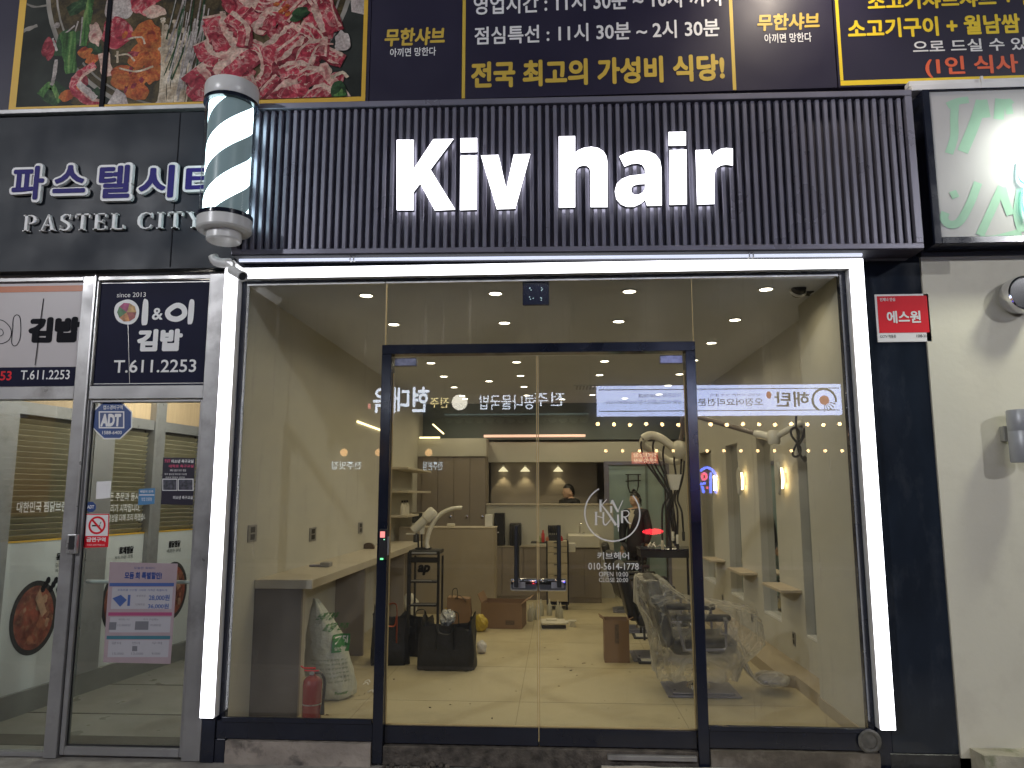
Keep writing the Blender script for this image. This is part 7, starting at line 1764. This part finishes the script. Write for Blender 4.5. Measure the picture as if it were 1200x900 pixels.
for k in range(5): a = radians(200 + 18 * k); flatmesh(mb, FO, [(-x + .06 * cos(a), z + .06 * sin(a)), (-x + .30 * cos(a - .06), z + .30 * sin(a - .06)), (-x + .30 * cos(a + .06), z + .30 * sin(a + .06))], .006)
mb.build('lettering', bk, t)
mb = MB(); flatmesh(mb, FO, [(-x + .13 * cos(2 * pi * k / 16), z + .13 * sin(2 * pi * k / 16)) for k in range(16)], .008); xx, zz = refl(901, 463); flatmesh(mb, FO, [(-xx + .07 * cos(2 * pi * k / 14), zz + .10 * sin(2 * pi * k / 14)) for k in range(14)], .008); mb.build('red_emblem', emit('emblem_red', (1, .22, .12), 2.2), t)
# string of warm bulbs and a second row
def bulb(lab, grp, pts, r, strength, key):
    m = emit(key, (1, .62, .28), strength); first = None
    for u, v in pts:
        x, z = refl(u, v)
        if first is None:
            first = thing('string_bulb', lab, 'bulb', (0, 0, 0), grp); b = bmesh.new(); bmesh.ops.create_icosphere(b, subdivisions=2, radius=r); mb = MB(); mb.merge(b); mb.build('bulb', m, first, smooth=180)
            mb = MB(); mb.lathe([(0, r * .8), (r * .4, r * .8), (r * .4, r * 1.7), (0, r * 1.7)], (0, 0, 0), 10); mb.build('socket', M['matte_black'], first); o = first
        else: o = copy_tree(first)
        o.location = (x, YO + .3, z)
bulb('warm bulb hanging in the upper string across the street', 'upper bulb string across the street', [(700 + 18.6 * k, 498 + (k % 3) * .5) for k in range(16)], .050, 34, 'upper_bulb')
bulb('warm bulb hanging in the lower string across the street', 'lower bulb string across the street', [(709 + 19.5 * k, 529) for k in range(15)], .042, 22, 'lower_bulb')
mb = MB(); mb.sm = True
for v in (495, 526): a, b = refl(690, v), refl(995, v); mb.tube([(a[0], YO + .3, a[1] + .05), (b[0], YO + .3, b[1] + .05)], .008, 6)
tag(mb.build('bulb_cable', M['matte_black']), 'pair of black cables carrying the bulb strings across the street', 'cable')
def osign(label, u0, u1, v0, v1, body, boxcol, s, letcol, ls):
    xa, za = refl(u0, v1); xb, zb_ = refl(u1, v0); t = thing('lit_sign', label, 'sign', ((xa + xb) / 2, YO, za)); MB().box(xa, xb, YO - .2, YO, za, zb_).build('light_box', emit('box_' + str(u0), boxcol, s), t)
    mb = MB()
    for k, bd in enumerate(body): owrite(mb, bd, u1 - 2, u0 + 2, v0 + 1 + k * (v1 - v0) / len(body), v0 + (k + .85) * (v1 - v0) / len(body), h=.01, bold=.01)
    mb.build('lettering', emit('let_' + str(u0), letcol, ls), t)
osign('small red lit sign with pale lettering across the street', 741, 771, 530, 543, ['맛있는집', '전문점 포장'], (1, .16, .08), 3.2, (1, .8, .6), 6)
for u, lab in ((406.5, 'orange globe lamp beside the pale lettering across the street'), (447, 'second orange globe lamp across the street, behind the door frame reflection'), (504.5, 'orange globe lamp above the small white lettering across the street')):
    x, z = refl(u, 531); t = thing('globe_lamp', lab, 'lamp', (x, YO + .2, z)); b = bmesh.new(); bmesh.ops.create_uvsphere(b, u_segments=24, v_segments=16, radius=.10, matrix=Matrix.Translation((x, YO + .3, z))); mb = MB(); mb.merge(b); mb.build('globe', emit('globe_%d' % u, (1, .55, .22), 5.5), t, smooth=180); mb = MB(); mb.tube([(x, YO + .3, z + .1), (x, YO + .3, z + .3), (x, YO - .29, z + .3)], .015, 6); mb.build('arm', M['matte_black'], t)
t = thing('lit_sign', 'small white lit lettering under the orange globe lamps across the street', 'sign', (-3, YO, 2.4)); mb = MB(); owrite(mb, '전주맛집', 424, 389, 541, 550, bold=.01, h=.02); owrite(mb, '전주본점', 519, 496, 541, 551, bold=.01, h=.02); mb.build('lit_lettering', emit('small_letters', (.7, .85, 1), 4.5), t)
# neon: blue and red
t = thing('neon_sign', 'blue and red neon sign standing across the street', 'neon sign', (4, YO, 2))
def nq(u, v): x, z = refl(u, v); return Vector((x, YO + .1, z))
mb = MB(); mb.sm = True
for pts in (((808, 571), (813, 562), (818, 556)), ((812, 560), (815, 570)), ((820, 552), (827, 548), (834, 551), (839, 559)), ((832, 554), (832, 578)), ((838, 560), (838, 578)), ((822, 570), (824, 578)), ((818, 568), (826, 566))): mb.tube(smooth_path([nq(*p) for p in pts], 4), .035, 6)
mb.build('blue_tube', emit('blue_neon', (.08, .16, 1), 15), t, smooth=60)
mb = MB(); mb.sm = True
for pts in (((822, 556), (826, 555), (827, 560), (823, 562), (822, 556)), ((810, 570), (810, 574)), ((828, 570), (828, 573))): mb.tube(smooth_path([nq(*p) for p in pts], 4), .035, 6)
mb.build('red_tube', emit('red_neon', (1, .10, .16), 9), t, smooth=60)
MB().box(refl(803, 580)[0], refl(842, 580)[0], YO - .29, YO + .04, refl(820, 580)[1], refl(820, 546)[1]).build('backing', M['matte_black'], t)
t = thing('neon_sign', 'flat red glowing lozenge sign across the street', 'neon sign', (3, YO, 1)); x, z = refl(765, 623)
mb = MB(); mb.lathe([(0, 0), (.27, 0), (.27, .05), (0, .05)], (0, 0, 0), 28, mat=Matrix.Rotation(-pi / 2, 3, 'X')); 
for q in mb.bm.verts: q.co = Vector((x + q.co.x, YO + q.co.y, z + q.co.z * .28 + q.co.x * .04))
mb.build('lozenge', emit('red_lozenge', (1, .03, .05), 12), t)
# scalloped awning frame across the street
t = thing('awning', 'pale teal scalloped awning edge across the street', 'awning', (0, YO, 3)); xa, za = refl(521, 500); xb, zb_ = refl(690, 487)
mb = MB(); mb.box(xa, xb, YO - .25, YO + .25, zb_ - .05, zb_)
n = 14
for k in range(n):
    x0 = xa + (xb - xa) * (k + .1) / n; x1 = xa + (xb - xa) * (k + .9) / n; c = (x0 + x1) / 2; r = (x1 - x0) / 2
    mb.prism([(x0, YO + .24, zb_ - .06), (x1, YO + .24, zb_ - .06)] + [(c + r * cos(a), YO + .24, za + .14 - r * .7 * sin(a)) for a in [pi * i / 6 for i in range(7)]], (0, .01, 0))
mb.build('canvas', mat('awning_canvas', (.35, .45, .45), .6, var=.05), t)
mb = MB(); mb.box(xa, xb, YO + .1, YO + .14, zb_ + .02, zb_ + .05); mb.build('lit_edge', emit('awning_edge', (.6, .9, .9), .8), t)
# street lamps that light the front
def street_lamp(label, x, y, h, e, col):
    t = thing('street_lamp', label, 'street lamp', (x, y, -.3), 'street lamps along the kerb')
    mb = MB(); mb.sm = True; mb.tube([(x, y, -.3), (x, y, h - .3)], [.08, .05], 14); mb.tube(smooth_path([(x, y, h - .32), (x, y + .3, h), (x, y + 1.1, h + .05)], 5), .035, 10); mb.build('pole', M['alu_dark'], t, smooth=50)
    MB().box(x - .14, x + .14, y + 1.0, y + 1.6, h, h + .09, .03, seg=2).build('head', M['gunmetal'], t)
    MB().box(x - .11, x + .11, y + 1.05, y + 1.55, h - .012, h - .0005).build('lens', emit('street_lens', col, 6), t)
    lamp('street_light', 'AREA', (x, y + 1.3, h - .03), e, col, (x * .75, 0, 2.2), t, shape='RECTANGLE', size=.22, size_y=.5)
street_lamp('tall street lamp across the road lighting the food billboard side', -9.5, -12.4, 7.4, 1100, (.95, .96, 1))
street_lamp('tall street lamp across the road lighting the cream wall side', 10.5, -12.4, 7.4, 680, (.97, .97, 1))
